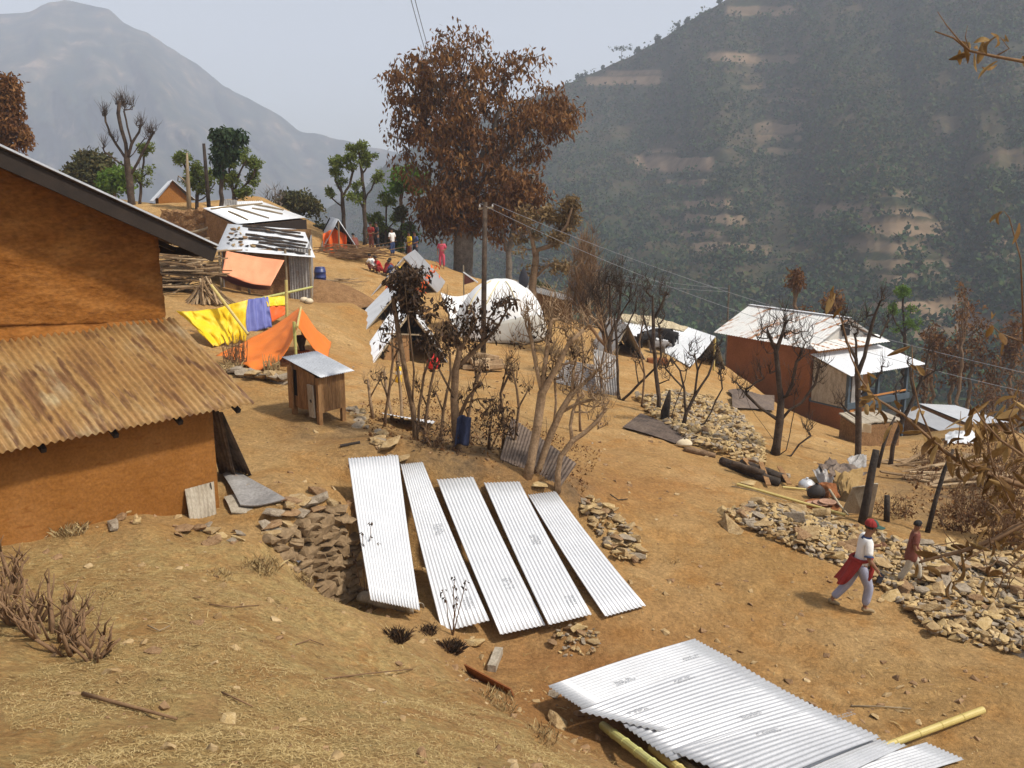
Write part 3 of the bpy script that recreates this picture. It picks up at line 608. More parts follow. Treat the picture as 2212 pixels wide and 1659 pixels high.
def tent_orange():
    Af, Ar = P(643, 703, 24.7), P(650, 661, 27.4); FL, RL, FR, RR = G(552, 803, .05), G(466, 769, .05), G(706, 785, .05), G(716, 743, .05)
    root = thing('orange_tent', 'open orange tarpaulin tent pitched over bamboo poles near the coop', 'tent', G(640, 795))
    m = MB(); m.grid(lambda i, j: (Af*(1-i)+Ar*i)*(1-j)+(FL*(1-i)+RL*i)*j + V((.10*math.sin(math.pi*j)*(1-i), 0, -.30*math.sin(math.pi*j)*(1-.6*i) + .10*float(fbm(i*4, j*5, 3, 4)) + .03*math.sin(14*i+5*j)*j)), 30, 28, .006); m.build('side_sheet', 'tarp_orange', root, smooth=True)
    m = MB(); m.grid(lambda i, j: (Ar*(1-i)+Af*i)*(1-j)+(RR*(1-i)+FR*i)*j + V((0, 0, -.14*math.sin(math.pi*j) + .09*float(fbm(i*4, j*5, 3, 9)) + .025*math.sin(12*i+4*j)*j)), 24, 24, .006); m.build('far_sheet', 'tarp_orange', root, smooth=True)
    for (u, v, u2, v2, Yp) in ((635, 695, 640, 778, 24.6), (652, 690, 655, 745, 27.2)):
        m = MB(); bamboo(m, P(u, v, Yp), onground(P(u2, v2, Yp), -.1), .045, .04); m.build('tent_pole', 'bamboo_green', root)
    m = MB(); bamboo(m, P(642, 706, 24.4), P(650, 664, 27.3), .035); m.build('ridge_pole', 'bamboo', root)
    # the pot stack on the pole under it
    base = P(655, 776, 25.9); base = onground(base)
    t = thing('hanging_pot', 'dark sooty funnel and pot stacked beside the orange tent pole', 'pot', base)
    m = MB(); s = 25.9/F
    m.tube([base+V((0, 0, .05)), base+V((0, 0, .3)), base+V((0, 0, .42))], [.15, .19, .2], 12); m.build('pot_body', 'mud_red', t)
    m = MB(); m.tube([base+V((0, 0, .42)), base+V((-.03, 0, .55)), base+V((-.03, 0, .8)), base+V((-.03, 0, .88))], [.08, .09, .16, .13], 12); m.build('funnel', 'iron', t)
tent_orange()
def twig_bundle(name, label, c, r, h, n, mat, lean=.3):
    t = thing(name, label, 'twigs', c); m = MB()
    for k in range(n):
        a = rnd.uniform(0, 6.28); q = r*rnd.random()**.5; p = V(c)+V((q*math.cos(a), q*math.sin(a), -.1)); hh = h*rnd.uniform(.5, 1)
        e = p + V((rnd.uniform(-lean, lean), rnd.uniform(-lean, lean), 1)).normalized()*(hh+.1); mid = (p+e)/2 + V((rnd.uniform(-.05, .05), rnd.uniform(-.05, .05), 0))
        m.tube([p, mid, e], [.014, .011, .006], 4)
    m.build('stem', mat, t)
    m = MB()
    for k in range(n//2):
        a = rnd.uniform(0, 6.28); z = rnd.uniform(.1, h*.6); p = [V(c)+V((r*math.cos(a+i*.5), r*math.sin(a+i*.5), z+rnd.uniform(-.04, .04))) for i in range(4)]
        m.tube(p, .008, 4)
    m.build('binding', mat, t)
twig_bundle('twig_bundle', 'taller dry twig bundle standing before the orange tent flap', G(508, 792), .3, 1.0, 46, 'twig', .25)
twig_bundle('twig_bundle', 'short woven dry twig bundle at the hem of the orange tent', G(588, 806), .22, .55, 40, 'dry_grass', .15)
def washline():
    # two tarps hanging over a pole
    yb0, yb1 = G(462, 751, .04), G(530, 738, .04); a = P(376, 672, yb0.y+.3); b = P(530, 648, yb1.y+.4); c = P(575, 641, 28.8)
    root = V(G(470, 745))
    m = MB(); B_ = P(530, 745, 27.6); A_ = P(455, 752, 26.6)
    m.grid(lambda i, j: (a*(1-i)+b*i)*(1-j)+((yb0*(1-i)+yb1*i))*j + V((.05*math.sin(i*14+j*2), .26*float(fbm(i*9, j*2.5, 3, 6)) + .05*math.sin(i*30+3*j)*j, -.12*math.sin(i*3.14)*(1-j) + .05*math.sin(i*25)*j)), 36, 18, .006)
    props(m.build('yellow_tarpaulin', 'tarp_yellow', loc=root, smooth=True), 'large bright yellow tarpaulin hung out beside the blue one', 'tarpaulin')
    m = MB()
    m.grid(lambda i, j: (P(528,648,29.7)*(1-i)+P(577,641,30.2)*i)*(1-j)+(P(530,722,29.1)*(1-i)+P(586,706,29.6)*i)*j + V((.03*math.sin(i*20), .09*float(fbm(i*8, j*2, 3, 7)), 0)), 24, 14, .006)
    props(m.build('blue_tarpaulin', 'tarp_blue', loc=P(530, 730, 27.5), smooth=True), 'folded blue tarpaulin hung between two yellow ones', 'tarpaulin')
    t = thing('two_tone_tarpaulin', 'small yellow tarpaulin with an orange red hem hung on bamboo', 'tarpaulin', P(600, 680, 29.5))
    m = MB()
    m.grid(lambda i, j: (P(573,641,30.2)*(1-i)+P(614,632,30.8)*i)*(1-j)+(P(578,662,30.0)*(1-i)+P(620,659,30.6)*i)*j + V((0, .08*float(fbm(i*7, j*3, 3, 8)), 0)), 16, 10, .006); m.build('yellow_panel', 'tarp_yellow', t, smooth=True)
    m = MB(); m.grid(lambda i, j: (P(578,662,30.05)*(1-i)+P(620,659,30.65)*i)*(1-j)+(P(588,696,29.9)*(1-i)+P(621,676,30.5)*i)*j + V((0, .08*float(fbm(i*7, j*3+2, 3, 8)), 0)), 14, 8, .006); m.build('red_panel', 'tarp_red', t, smooth=True)
    m = MB(); bamboo(m, P(456, 616, 28.2), P(536, 722, 27.4), .05, .045)
    props(m.build('bamboo_pole', 'bamboo', loc=P(535, 722, 26.9)), 'thick bamboo pole leaning over the yellow tarpaulin', 'pole')
    m = MB(); bamboo(m, P(540, 650, 29.9), P(675, 620, 31.4), .05, .04)
    props(m.build('bamboo_pole', 'bamboo_green', loc=P(600, 640, 29)), 'greenish horizontal bamboo pole carrying the hanging tarpaulins', 'pole')
    m = MB(); bamboo(m, P(618, 605, 29.6), onground(P(618, 680, 29.6), -.1), .05)
    props(m.build('bamboo_post', 'bamboo', loc=onground(P(618, 680, 29.6))), 'upright bamboo post holding the horizontal tarpaulin pole', 'pole')
washline()

# ---------------------------------------------------------------- sheds of the upper village
def shed():
    eL, eR = P(467, 539, 36.6), P(681, 556, 37.2); tL, tR = P(492, 484, 40.6), P(657, 497, 41.2)
    g = onground(P(560, 645, 37.4)); root = thing('shed', 'corrugated zinc shed with logs on its roof and a salmon tarpaulin in front', 'shed', g)
    m = MB(); m.corr(tL, eL, eR, tR, 26, .02, .006, 5, 3); m.build('roof', 'zinc', root, smooth=True)
    d = (eR-eL).normalized(); k = (tL-eL); k = V((k.x, k.y, 0)).normalized()
    def wp(f, q, z): p = eL.lerp(eR, f) + k*q; return V((p.x, p.y, z))
    zt = eL.z; 
    m = MB(); 
    for (f0, f1, mt) in ((.72, .86, 0), (.86, .93, 1)): m.corr(wp(f0, .42, zt-.02), wp(f1, .42, zt-.02), wp(f1, .45, g.z-.3), wp(f0, .45, g.z-.3), int((f1-f0)*36), .02, .006, 4, 2)
    m.build('zinc_wall', 'zinc_old', root)
    m = MB(); m.quad(wp(.04, .5, zt-.02), wp(.72, .5, zt-.02), wp(.72, .5, g.z-.4), wp(.04, .5, g.z-.4), .06); m.build('front_wall', 'mud_brown', root); m = MB(); m.quad(wp(.04, 3.8, tL.z-.2), wp(.93, 3.8, tL.z-.25), wp(.93, 3.8, g.z-.2), wp(.04, 3.8, g.z-.2), .06); m.build('rear_wall', 'mud_brown', root)
    m = MB(); m.quad(wp(.93, .45, zt-.04), wp(.93, 3.8, tR.z-.2), wp(.93, 3.8, g.z-.3), wp(.93, .45, g.z-.3), .05); m.build('end_wall', 'zinc_old', root); m = MB(); m.quad(wp(.04, .45, zt-.04), wp(.04, 3.8, tR.z-.2), wp(.04, 3.8, g.z-.3), wp(.04, .45, g.z-.3), .05); m.build('end_wall', 'zinc_old', root)
    for f in (.02, .3, .69, .94):
        m = MB(); bamboo(m, wp(f, .2, zt-.03), wp(f, .2, onground(wp(f, .2, 0)).z-.2), .05); m.build('post', 'pole_wood', root)
    # loose weights on the roof
    def onroof(a, b, dz=.03): return (tL.lerp(tR, a)).lerp(eL.lerp(eR, a), b) + V((0, 0, dz+.02))
    logs = [(.28,.2,.95,.34),(.2,.08,.93,.2),(.26,.42,.62,.5),(.48,.46,.97,.55),(.3,.55,.66,.62),(.55,.6,.94,.67),(.42,.68,.72,.76),(.6,.72,.98,.8),(.35,.8,.62,.9),(.6,.86,.9,.96)]
    for i, (a, b, c, d_) in enumerate(logs):
        m = MB(); p, q = onroof(a, b, .05), onroof(c, d_, .05); mid = (p+q)/2 + V((0, 0, .015)); m.tube([p, p.lerp(q, .3)+V((0, .03, .02)), mid, p.lerp(q, .8), q], [.055, .06, .05, .055, .04], 6)
        props(m.build('charred_pole', 'charcoal_wood', loc=p), 'charred pole laid across the zinc shed roof as a weight', 'pole', 'charred poles weighing down the shed roof')
    st = [(.1,.25),(.13,.32),(.16,.22),(.1,.42),(.15,.47),(.2,.4),(.08,.58),(.12,.66),(.17,.6),(.22,.72),(.1,.8),(.16,.84),(.24,.82),(.3,.84),(.36,.82),(.26,.55),(.22,.6),(.5,.1),(.52,.2),(.3,.06)]
    for i, (a, b) in enumerate(st): stone_at('roof_stone', onroof(a, b, .05), rnd.uniform(.09, .16), ('stone_brown', 'charcoal_wood', 'stone_tan')[i % 3], 'small stone resting on the zinc roof of the shed', 'stone', 'stones weighing down the shed roof')
    return onroof
def upper_shed():
    L0, T0, R0_, B0 = P(438, 449, 44), P(570, 437, 47.5), P(661, 470, 46), P(513, 484, 42.2)
    g = onground(P(560, 520, 44.5)); root = thing('upper_shed', 'wide low shed with a bright zinc roof behind the log-weighted one', 'shed', g)
    m = MB(); m.corr(B0, L0, T0, R0_, 34, .02, .006, 5, 3); m.build('roof', 'zinc', root, smooth=True)
    m = MB(); dz = V((0, 0, -.12)); ins = lambda p: p.lerp((L0+T0+R0_+B0)/4, .05)+dz
    for a, b in ((L0, B0), (B0, R0_), (R0_, T0), (T0, L0)):
        a, b = ins(a), ins(b); m.quad(a, b, V((b.x, b.y, g.z-.6)), V((a.x, a.y, g.z-.6)), .06)
    m.build('wall', 'mud_brown', root)
    m = MB(); m.quad(B0+V((.1, 0, -.1)), R0_+V((0, 0, -.1)), R0_+V((0, .05, -1.0)), B0+V((.1, .05, -1.2)), .04); m.build('board_front', 'fascia', root)
    m = MB(); m.corr(P(478, 430, 48), P(512, 432, 48.2), P(512, 452, 47.9), P(474, 450, 47.6), 10, .02, .006, 4, 1); m.build('end_sheet', 'zinc_old', root)
    m = MB(); m.corr(P(508, 435, 48.4), P(568, 434, 48.6), P(568, 446, 48.2), P(508, 449, 48), 14, .02, .006, 4, 1); m.build('ridge_sheet', 'zinc_white', root)
    def onr(u, v, Y): return P(u, v, Y) 
    for (a, b) in (((.05,.15),(.9,.1)), ((.35,.05),(.5,.9)), ((.75,.1),(.95,.55)), ((.2,.35),(.2,.9)), ((.6,.3),(.8,.75))):
        pp = [(L0.lerp(T0, q[0])).lerp(B0.lerp(R0_, q[0]), q[1]) + V((0, 0, .05)) for q in (a, b)]
        m = MB(); m.tube([pp[0], pp[0].lerp(pp[1], .5)+V((0, 0, .02)), pp[1]], [.045, .05, .035], 5); props(m.build('roof_pole', 'pole_wood', loc=pp[0]), 'thin pole lying across the wide bright zinc roof', 'pole', 'thin poles on the wide zinc roof')
# stones: a few shapes shared by every loose stone
STONES = []
def make_stone_meshes():
    for k in range(14):
        bm = bmesh.new(); f = (.34, .42, .5, .6, .75, .38, .48)[k % 7]
        for i in range(16):
            p = V((rnd.gauss(0, 1), rnd.gauss(0, 1), rnd.gauss(0, 1))).normalized(); q = 4
            s = (abs(p.x)**q+abs(p.y)**q+abs(p.z)**q)**(-1/q)
            bm.verts.new(p*s*rnd.uniform(.8, 1.05))
        for v in bm.verts: v.co = V((v.co.x*1.0, v.co.y*rnd.uniform(.68, .72), v.co.z*f))
        bmesh.ops.convex_hull(bm, input=bm.verts[:], use_existing_faces=False)
        loose = [v for v in bm.verts if not v.link_faces]; bmesh.ops.delete(bm, geom=loose, context='VERTS')
        me = bpy.data.meshes.new('stone'); bm.to_mesh(me); bm.free(); STONES.append(me)
make_stone_meshes(); SM = {}
def stone_at(name, p, r, mat, label, cat='stone', group=None, flat=True, k=None):
    k = rnd.randrange(14) if k is None else k
    if (k, mat) not in SM:
        me = STONES[k].copy(); me.materials.append(MAT[mat]); SM[(k, mat)] = me
    o = bpy.data.objects.new(name, SM[(k, mat)]); col.objects.link(o); o.location = p; o.scale = (r, r*rnd.uniform(.8, 1.1), r*rnd.uniform(.38, .85))
    o.rotation_euler = (rnd.gauss(0, .22), rnd.gauss(0, .22), rnd.uniform(0, 6.28)) if flat else (rnd.uniform(0, 6), rnd.uniform(0, 6), rnd.uniform(0, 6))
    return props(o, label, cat, group)
def stone_mass(name, P_, R_, mat, label, tilt=.35):
    """many small stones as one loose mass"""
    vs = []; qs = []; n0 = 0
    for p, r in zip(P_, R_):
        me = STONES[rnd.randrange(14)]; c = np.array([v.co[:] for v in me.vertices]); R = np.array((Matrix.Rotation(rnd.uniform(0, 6.28), 3, 'Z') @ Matrix.Rotation(rnd.gauss(0, tilt), 3, 'X') @ Matrix.Rotation(rnd.gauss(0, tilt), 3, 'Y')))
        vs.append((c*r) @ R.T + np.array(p)); qs += [tuple(i+n0 for i in f.vertices) for f in me.polygons]; n0 += len(c)
    me = bpy.data.meshes.new(name); me.from_pydata(np.concatenate(vs).tolist(), [], qs); me.materials.append(MAT[mat]); o = bpy.data.objects.new(name, me); col.objects.link(o)
    return props(o, label, None, None, 'stuff')
shed(); upper_shed()
m = MB(); m.grid(lambda i, j: (P(488,542,36.4)*(1-i)+P(615,562,36.8)*i)*(1-j)+(P(480,588,35.2)*(1-i)+P(584,618,35.4)*i)*j + V((0, .05*math.sin(9*i)*j + .1*float(fbm(i*6, j*3, 3, 14)), -.12*math.sin(math.pi*i)*(.3+j*.7))), 28, 14, .006)
props(m.build('salmon_tarpaulin', 'tarp_pink', loc=P(540, 600, 36), smooth=True), 'salmon pink tarpaulin stretched from the log-weighted shed roof', 'tarpaulin')
m = MB(); m.grid(lambda i, j: (P(448,582,35.6)*(1-i)+P(585,617,35.5)*i)*(1-j)+(P(500,612,36.1)*(1-i)+P(582,626,36.2)*i)*j + V((0, 0, -.08*math.sin(math.pi*i))), 16, 6, .006)
props(m.build('purple_tarpaulin', 'tarp_purple', loc=P(520, 610, 36), smooth=True), 'dark purple tarpaulin hanging shaded under the salmon one', 'tarpaulin')
def far_tent():
    ap, ab = P(730, 474, 51), P(664, 463, 57); fl, fr = P(692, 548, 51), P(772, 530, 51.6); bl = P(655, 512, 57); 
    g = onground(P(725, 548, 51.4)); root = thing('ridge_tent', 'grey zinc-sheeted ridge tent with an orange curtain in its mouth', 'tent', g)
    zl = onground(P(690, 549, 51)).z-.1
    fl = V((fl.x, fl.y, zl)); bl = V((fl.x-1.6, fl.y+6, zl)); fr = V((ap.x*2-fl.x, fr.y, zl)); br = fr+V((-1.6, 6, 0)); ab = ap+V((-1.6, 6, .0))
    m = MB(); m.corr(ab, ap, fl, bl, 16, .04, .008, 4, 3); m.corr(ap, ab, br, fr, 16, .04, .008, 4, 3); m.build('roof', 'zinc_grey', root, smooth=True)
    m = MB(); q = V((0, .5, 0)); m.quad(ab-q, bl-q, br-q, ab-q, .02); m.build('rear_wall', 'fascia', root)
    m = MB(); m.tube([V((ap.x, ap.y+.1, zl)), ap+V((0, .1, -.1))], .05, 6); m.build('pole', 'pole_wood', root)
    m = MB(); m.grid(lambda i, j: (P(697,505,51.2)*(1-i)+P(749,508,51.4)*i + V((0, 0, .35*(1-abs(2*i-1)))))*(1-j)+(P(699,549,51)*(1-i)+P(751,544,51.2)*i)*j + V((0, .12*math.sin(i*17)+.1*float(fbm(i*7, j*4, 3, 18)), 0)), 24, 10, .006); m.build('curtain', 'tarp_red', root, smooth=True)
far_tent()
# mud house on the skyline, ruined wall, timber piles
def small_house():
    A, B = P(345, 452, 60), P(425, 446, 62); g = onground(P(370, 450, 60.5)); z0 = g.z-.3; root = thing('mud_house', 'small ochre mud house with a pale zinc roof high on the slope', 'house', g)
    zt = P(340, 418, 60).z; ap = P(372, 389, 61.2)
    A = V((P(343, 440, 60).x, 60, 0)); B = V((P(408, 440, 62).x, 62, 0)); bk = V((-2.2, 5, 0)); up = lambda p, z: V((p.x, p.y, z))
    za = zt-.3; mid = (A+B)/2
    m = MB(); m.add([up(A, z0), up(B, z0), up(B, za), up(mid, ap.z-.1), up(A, za)], [(0, 1, 2, 3, 4)]); m.add([up(A, z0), up(A+bk, z0), up(A+bk, za), up(A, za)], [(0, 1, 2, 3)]); m.add([up(B, z0), up(B+bk, z0), up(B+bk, za), up(B, za)], [(3, 2, 1, 0)]); m.build('wall', 'mud_wall', root)
    d = (B-A).normalized(); f = -bk.normalized()*.4
    m = MB(); r = up(mid, ap.z)
    m.corr(r+f, r+bk, up(A+bk, za)-d*.45+V((0, 0, -.2)), up(A, za)-d*.45+f+V((0, 0, -.2)), 20, .02, .01, 4, 1); m.corr(r+bk, r+f, up(B, za)+d*.6+f+V((0, 0, -.15)), up(B+bk, za)+d*.6+V((0, 0, -.15)), 20, .02, .01, 4, 1); m.build('roof', 'zinc', root)
    m = MB(); 
    m.bar(up(A, z0)-d*.9+f, up(A, za-.8)-d*.9+f, .12, .12); m.build('post', 'charcoal_wood', root)
    m = MB(); m.quad(up(A, za-.75)-d*1.1+f, up(A, za-.75)-d*.1+f, up(A, za-.8)-d*.1+f*3, up(A, za-.8)-d*1.1+f*3, .06); m.build('lean_to', 'zinc_grey', root)
small_house()
def ruin():
    A, B = P(352, 455, 45), P(458, 462, 44.5); g = onground(P(420, 525, 44)); root = thing('ruined_wall', 'broken mud brick wall of a fallen house behind the ochre roof', 'wall', g)
    m = MB()
    m.grid(lambda i, j: V((A.x+(B.x-A.x)*i, A.y+(B.y-A.y)*i + .16*float(fbm(i*9, j*9, 3, 44)), g.z-.5+(A.z + .12*float(fbm(i*7, 0, 3, 45)) - g.z+.5)*j)), 46, 24, .45); m.build('brick_face', 'mud_brown', root)
    m = MB(); m.tube([P(405,505,44), P(430,499,44), P(447,494,44), P(452,489,44), P(452,480,44)], [.08, .08, .08, .08, .07], 7); m.build('bent_beam', 'pole_wood', root)
ruin()
def pile(name, label, cat, u, v, n, L_, r, spread_, rise, yaw, mat, box=False, tilt=.12, part='piece'):
    c = G(u, v); t = thing(name, label, cat, c); 
    m = MB()
    for k in range(n):
        f = rnd.random()
        p = V(c) + V((rnd.gauss(0, spread_), rnd.gauss(0, spread_*.7), .05 + rise*rnd.random()**1.3*(1-.4*abs(rnd.gauss(0, .5)))))
        a = yaw + rnd.gauss(0, .28); d = V((math.cos(a), math.sin(a), rnd.gauss(0, tilt))).normalized(); l = L_*rnd.uniform(.5, 1)
        if box: m.bar(p-d*l/2, p+d*l/2, r*rnd.uniform(1.5, 3.5), r*rnd.uniform(.5, .8), up=(rnd.gauss(0, .2), 0, 1))
        else: m.tube([p-d*l/2, p, p+d*l/2], [r, r*rnd.uniform(.8, 1.1), r*.8], 5)
    return m.build(part, mat, t)
pile('timber_pile', 'pile of grey salvaged planks stacked by the ochre house end', 'timber', 378, 628, 70, 2.6, .06, .7, 1.5, .15, 'firewood', True, part='plank')
pile('timber_pile', 'upper pile of grey boards and beams under the dark eave', 'timber', 388, 585, 60, 2.5, .06, .9, 1.3, .05, 'firewood', True, part='plank')
def firewood_stook():
    c = G(452, 655); t = thing('firewood_stook', 'fan of split firewood leaning together near the yellow tarpaulin', 'firewood', c); m = MB()
    for k in range(60):
        a = rnd.uniform(2.6, 6.8); r = rnd.uniform(.35, 1.0); p = V(c)+V((r*math.cos(a), r*math.sin(a)*.6, 0)); e = V(c)+V((rnd.gauss(-.1, .12), rnd.gauss(0, .12), rnd.uniform(.5, 1.0)))
        m.bar(p, e, .06, .04)
    m.build('stick', 'firewood', t)
firewood_stook()
for (pp, lab) in ((((398,690),(432,655),(448,580)), 'thin bare pole leaning crosswise over the plank pile'), (((362,640),(372,600),(392,552)), 'slender pale pole standing against the timber under the eave')):
    pass
m = MB(); bamboo(m, P(360, 694-50, 33), P(440, 590, 34), .03); props(m.build('thin_pole', 'pole_wood', loc=P(360, 644, 33)), 'long thin pole leaning across the plank pile by the house', 'pole')
m = MB(); bamboo(m, P(362, 600, 35), P(398, 552, 35.3), .03); props(m.build('thin_pole', 'pole_wood', loc=P(362, 600, 35)), 'short thin pole propped on the boards under the dark eave', 'pole')
def lathe(m, c, prof, n=20, axis=None):
    k = len(m.v); vs = []; fs = []
    for (r, z) in prof: vs += [V(c)+V((r*math.cos(2*math.pi*i/n), r*math.sin(2*math.pi*i/n), z)) for i in range(n)]
    for j in range(len(prof)-1): fs += [(j*n+i, j*n+(i+1) % n, (j+1)*n+(i+1) % n, (j+1)*n+i) for i in range(n)]
    m.add(vs, fs)
def barrel():
    c = G(692, 607); t = thing('plastic_barrel', 'blue plastic barrel standing on the bare yard by the mound', 'barrel', c); m = MB()
    lathe(m, c, [(0, 0), (.24, 0), (.27, .05), (.28, .15), (.29, .16), (.29, .2), (.28, .21), (.28, .4), (.29, .41), (.29, .45), (.28, .46), (.26, .6), (.22, .62)]); m.build('body', 'blue_plastic', t, smooth=True)
    m = MB(); lathe(m, c, [(.24, .6), (.24, .66), (.2, .68), (0, .68)]); m.build('lid', 'blue_plastic', t, smooth=True)
barrel()
c = G(706, 640); m = MB()
m.grid(lambda i, j: V((c.x+(i-.5)*5.4, c.y+(j-.5)*4.4, c.z-.25 + 1.0*max(0, 1-((i-.42)*2)**2-((j-.5)*2)**2) + .12*float(fbm(i*6, j*6, 3, 77)))), 40, 40, .02)
props(m.build('earth_mound', 'mud_brown', loc=c, smooth=True), 'low mound of dark dug earth beside the blue barrel', 'mound')
for i, (u, v) in enumerate(((652,640),(662,637),(671,641),(653,649),(664,652),(675,648),(660,645))):
    p = G(u+4, v+4, .1); m = MB(); 
    m.grid(lambda a, b: p + V((.17*math.cos(6.283*a)*math.sin(math.pi*b), .15*math.sin(6.283*a)*math.sin(math.pi*b), .12*math.cos(math.pi*b))), 14, 10, .004)
    props(m.build('gourd', 'sack', loc=p, smooth=True), 'round pale gourd lying at the foot of the zinc shed', 'gourd', 'pale gourds by the shed corner')
# low stone kerb behind the coop, under the orange tent
for i in range(16):
    f = i/15; u = 500+f*120; v = 800+f*22+rnd.uniform(-2, 2)
    stone_at('kerb_stone', G(u, v+8, rnd.uniform(.05, .3)), rnd.uniform(.2, .34), ('stone_tan', 'stone_grey')[i % 2], 'flat stone in the low kerb below the orange tent', 'stone', 'kerb stones below the orange tent')
# ---------------------------------------------------------------- metal A-frame shelters
def aframe(name, label, bl, br, apex_v, Y, depth, shift=0, mat='zinc_white', over=.25, open_dark=True, lean=0, ribs=None):
    """bl, br: pixels of the two front feet; depth: vector to the rear"""
    L_ = G(*bl, -.05); R_ = G(*br, -.05); Y = (L_.y+R_.y)/2; mu = (bl[0]+br[0])/2 + lean; A = P(mu, apex_v, Y); dv = V(depth)
    root = thing(name, label, 'shelter', (L_+R_)/2)
    Ab, Lb, Rb = A+dv, L_+dv, R_+dv
    Lb.z = max(L_.z, gzs(Lb.x, Lb.y))-.1; Rb.z = max(R_.z, gzs(Rb.x, Rb.y))-.1
    n = max(1, int(dv.length/.82)); 
    for (p, q, pb, qb, k) in ((A, L_, Ab, Lb, 0), (A, R_, Ab, Rb, 1)):
        for i in range(n):
            f0, f1 = max(0, i/n-.02), (i+1)/n; e = rnd.uniform(0, .14); j0 = rnd.uniform(-.02, .03)
            a0, a1 = p.lerp(pb, f0), p.lerp(pb, f1); b0, b1 = q.lerp(qb, f0), q.lerp(qb, f1); b0 = b0 + (b0-a0).normalized()*e; b1 = b1 + (b1-a1).normalized()*e
            up = V((0, 0, .02+.012*(i % 2))); m = MB(); m.corr(a0+up, a1+up, b1+up+V((0, 0, j0)), b0+up+V((0, 0, j0)), 10, .016, .005, 4, 2); m.build('roof_sheet', mat, root)
    m = MB(); 
    for (p, q) in ((A, L_), (A, R_)): m.tube([p+V((0, .1, -.06)), q+V((0, .1, .02))], .045, 6)
    m.build('front_pole', 'pole_wood', root)
    m = MB(); m.tube([A+V((0, .05, -.08)), Ab+V((0, -.05, -.08))], .05, 6); m.build('ridge_pole', 'pole_wood', root)
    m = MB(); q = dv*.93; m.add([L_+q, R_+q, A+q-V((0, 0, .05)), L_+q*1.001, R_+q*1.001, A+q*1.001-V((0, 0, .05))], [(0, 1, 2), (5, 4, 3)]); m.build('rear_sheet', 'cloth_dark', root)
    return root, A, L_, R_
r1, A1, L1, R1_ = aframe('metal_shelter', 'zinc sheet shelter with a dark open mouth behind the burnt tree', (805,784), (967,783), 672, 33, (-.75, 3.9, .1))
m = MB(); m.quad(L1.lerp(R1_, .1)+V((0, .5, 0)), L1.lerp(R1_, .42)+V((0, .5, 0)), L1.lerp(R1_, .42)+V((0, .5, 1.0)), L1.lerp(R1_, .2)+V((0, .5, .8)), .04); m.build('board_door', 'plank', r1)
m = MB(); m.bar(L1.lerp(R1_, .3)+V((0, .2, -.1)), L1.lerp(R1_, .3)+V((0, .2, 1.5)), .06, .06); m.bar(L1.lerp(R1_, .15)+V((0, .25, 1.0)), L1.lerp(R1_, .8)+V((0, .25, 1.05)), .05, .05); m.build('mouth_frame', 'pole_wood', r1)
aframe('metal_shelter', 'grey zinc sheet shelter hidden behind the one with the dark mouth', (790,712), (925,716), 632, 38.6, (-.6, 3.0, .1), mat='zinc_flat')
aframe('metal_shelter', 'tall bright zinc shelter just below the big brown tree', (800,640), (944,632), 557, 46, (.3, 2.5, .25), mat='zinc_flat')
# strung garlands of cloth scraps
m = MB(); gp = [P(942,572,45.6), P(925,600,44), P(905,628,42), P(893,640,41)]
for k in range(60):
    f = k/60*3; i = int(f); p = gp[i].lerp(gp[i+1], f-i) + V((rnd.gauss(0, .1), rnd.gauss(0, .1), rnd.gauss(0, .1)))
    d = V((rnd.gauss(0, 1), rnd.gauss(0, 1), rnd.gauss(0, 1))).normalized()*.13; e = d.cross(V((0, 0, 1)))
    m.quad(p-d, p+e*.6, p+d, p-e*.6, .01)
props(m.build('cloth_garland', 'tarp_red', loc=gp[1]), 'string of orange cloth scraps between the zinc shelters', 'garland')
m = MB(); m.grid(lambda i, j: P(833+i*12, 618+j*10, 41)+V((0, .05*math.sin(6*i), 0)), 6, 6, .02); props(m.build('cloth_scrap', 'tarp_red', loc=P(838, 622, 41), smooth=True), 'orange cloth scrap hung over the grey zinc shelter', 'cloth')
m = MB(); m.grid(lambda i, j: P(1066-5+i*12, 780+j*14, 30)+V((0, .05*math.sin(6*i), 0)), 6, 6, .02)
c = P(1066, 690, 34)
# things in front of the first shelter
def bag(name, label, cat, c, w, h, mat):
    m = MB(); m.grid(lambda a, b: V(c) + V((w*math.cos(6.283*a)*(math.sin(math.pi*min(b, .97)))**.6*(1-.55*b), w*.7*math.sin(6.283*a)*(math.sin(math.pi*min(b, .97)))**.6*(1-.55*b), h*b + .04*float(fbm(a*4, b*4, 2, 50)))), 16, 10, .004)
    props(m.build(name, mat, loc=c, smooth=True), label, cat)
bag('red_bag', 'bright red bag slumped at the mouth of the zinc shelter', 'bag', G(936, 800), .3, .6, 'red_plastic')
def bottle():
    c = G(861, 826); t = thing('plastic_bottle', 'yellow topped plastic canister standing on the path', 'bottle', c); m = MB(); lathe(m, c, [(0, 0), (.09, 0), (.1, .03), (.1, .2), (.09, .24)], 14); m.build('body', 'yellow_plastic', t, smooth=True)
    m = MB(); lathe(m, c, [(.085, .24), (.09, .3), (.085, .36)], 14); m.build('waist', 'ceramic', t, smooth=True); m = MB(); lathe(m, c, [(.09, .36), (.1, .42), (.04, .5), (0, .5)], 14); m.build('lid', 'yellow_plastic', t, smooth=True)
bottle()
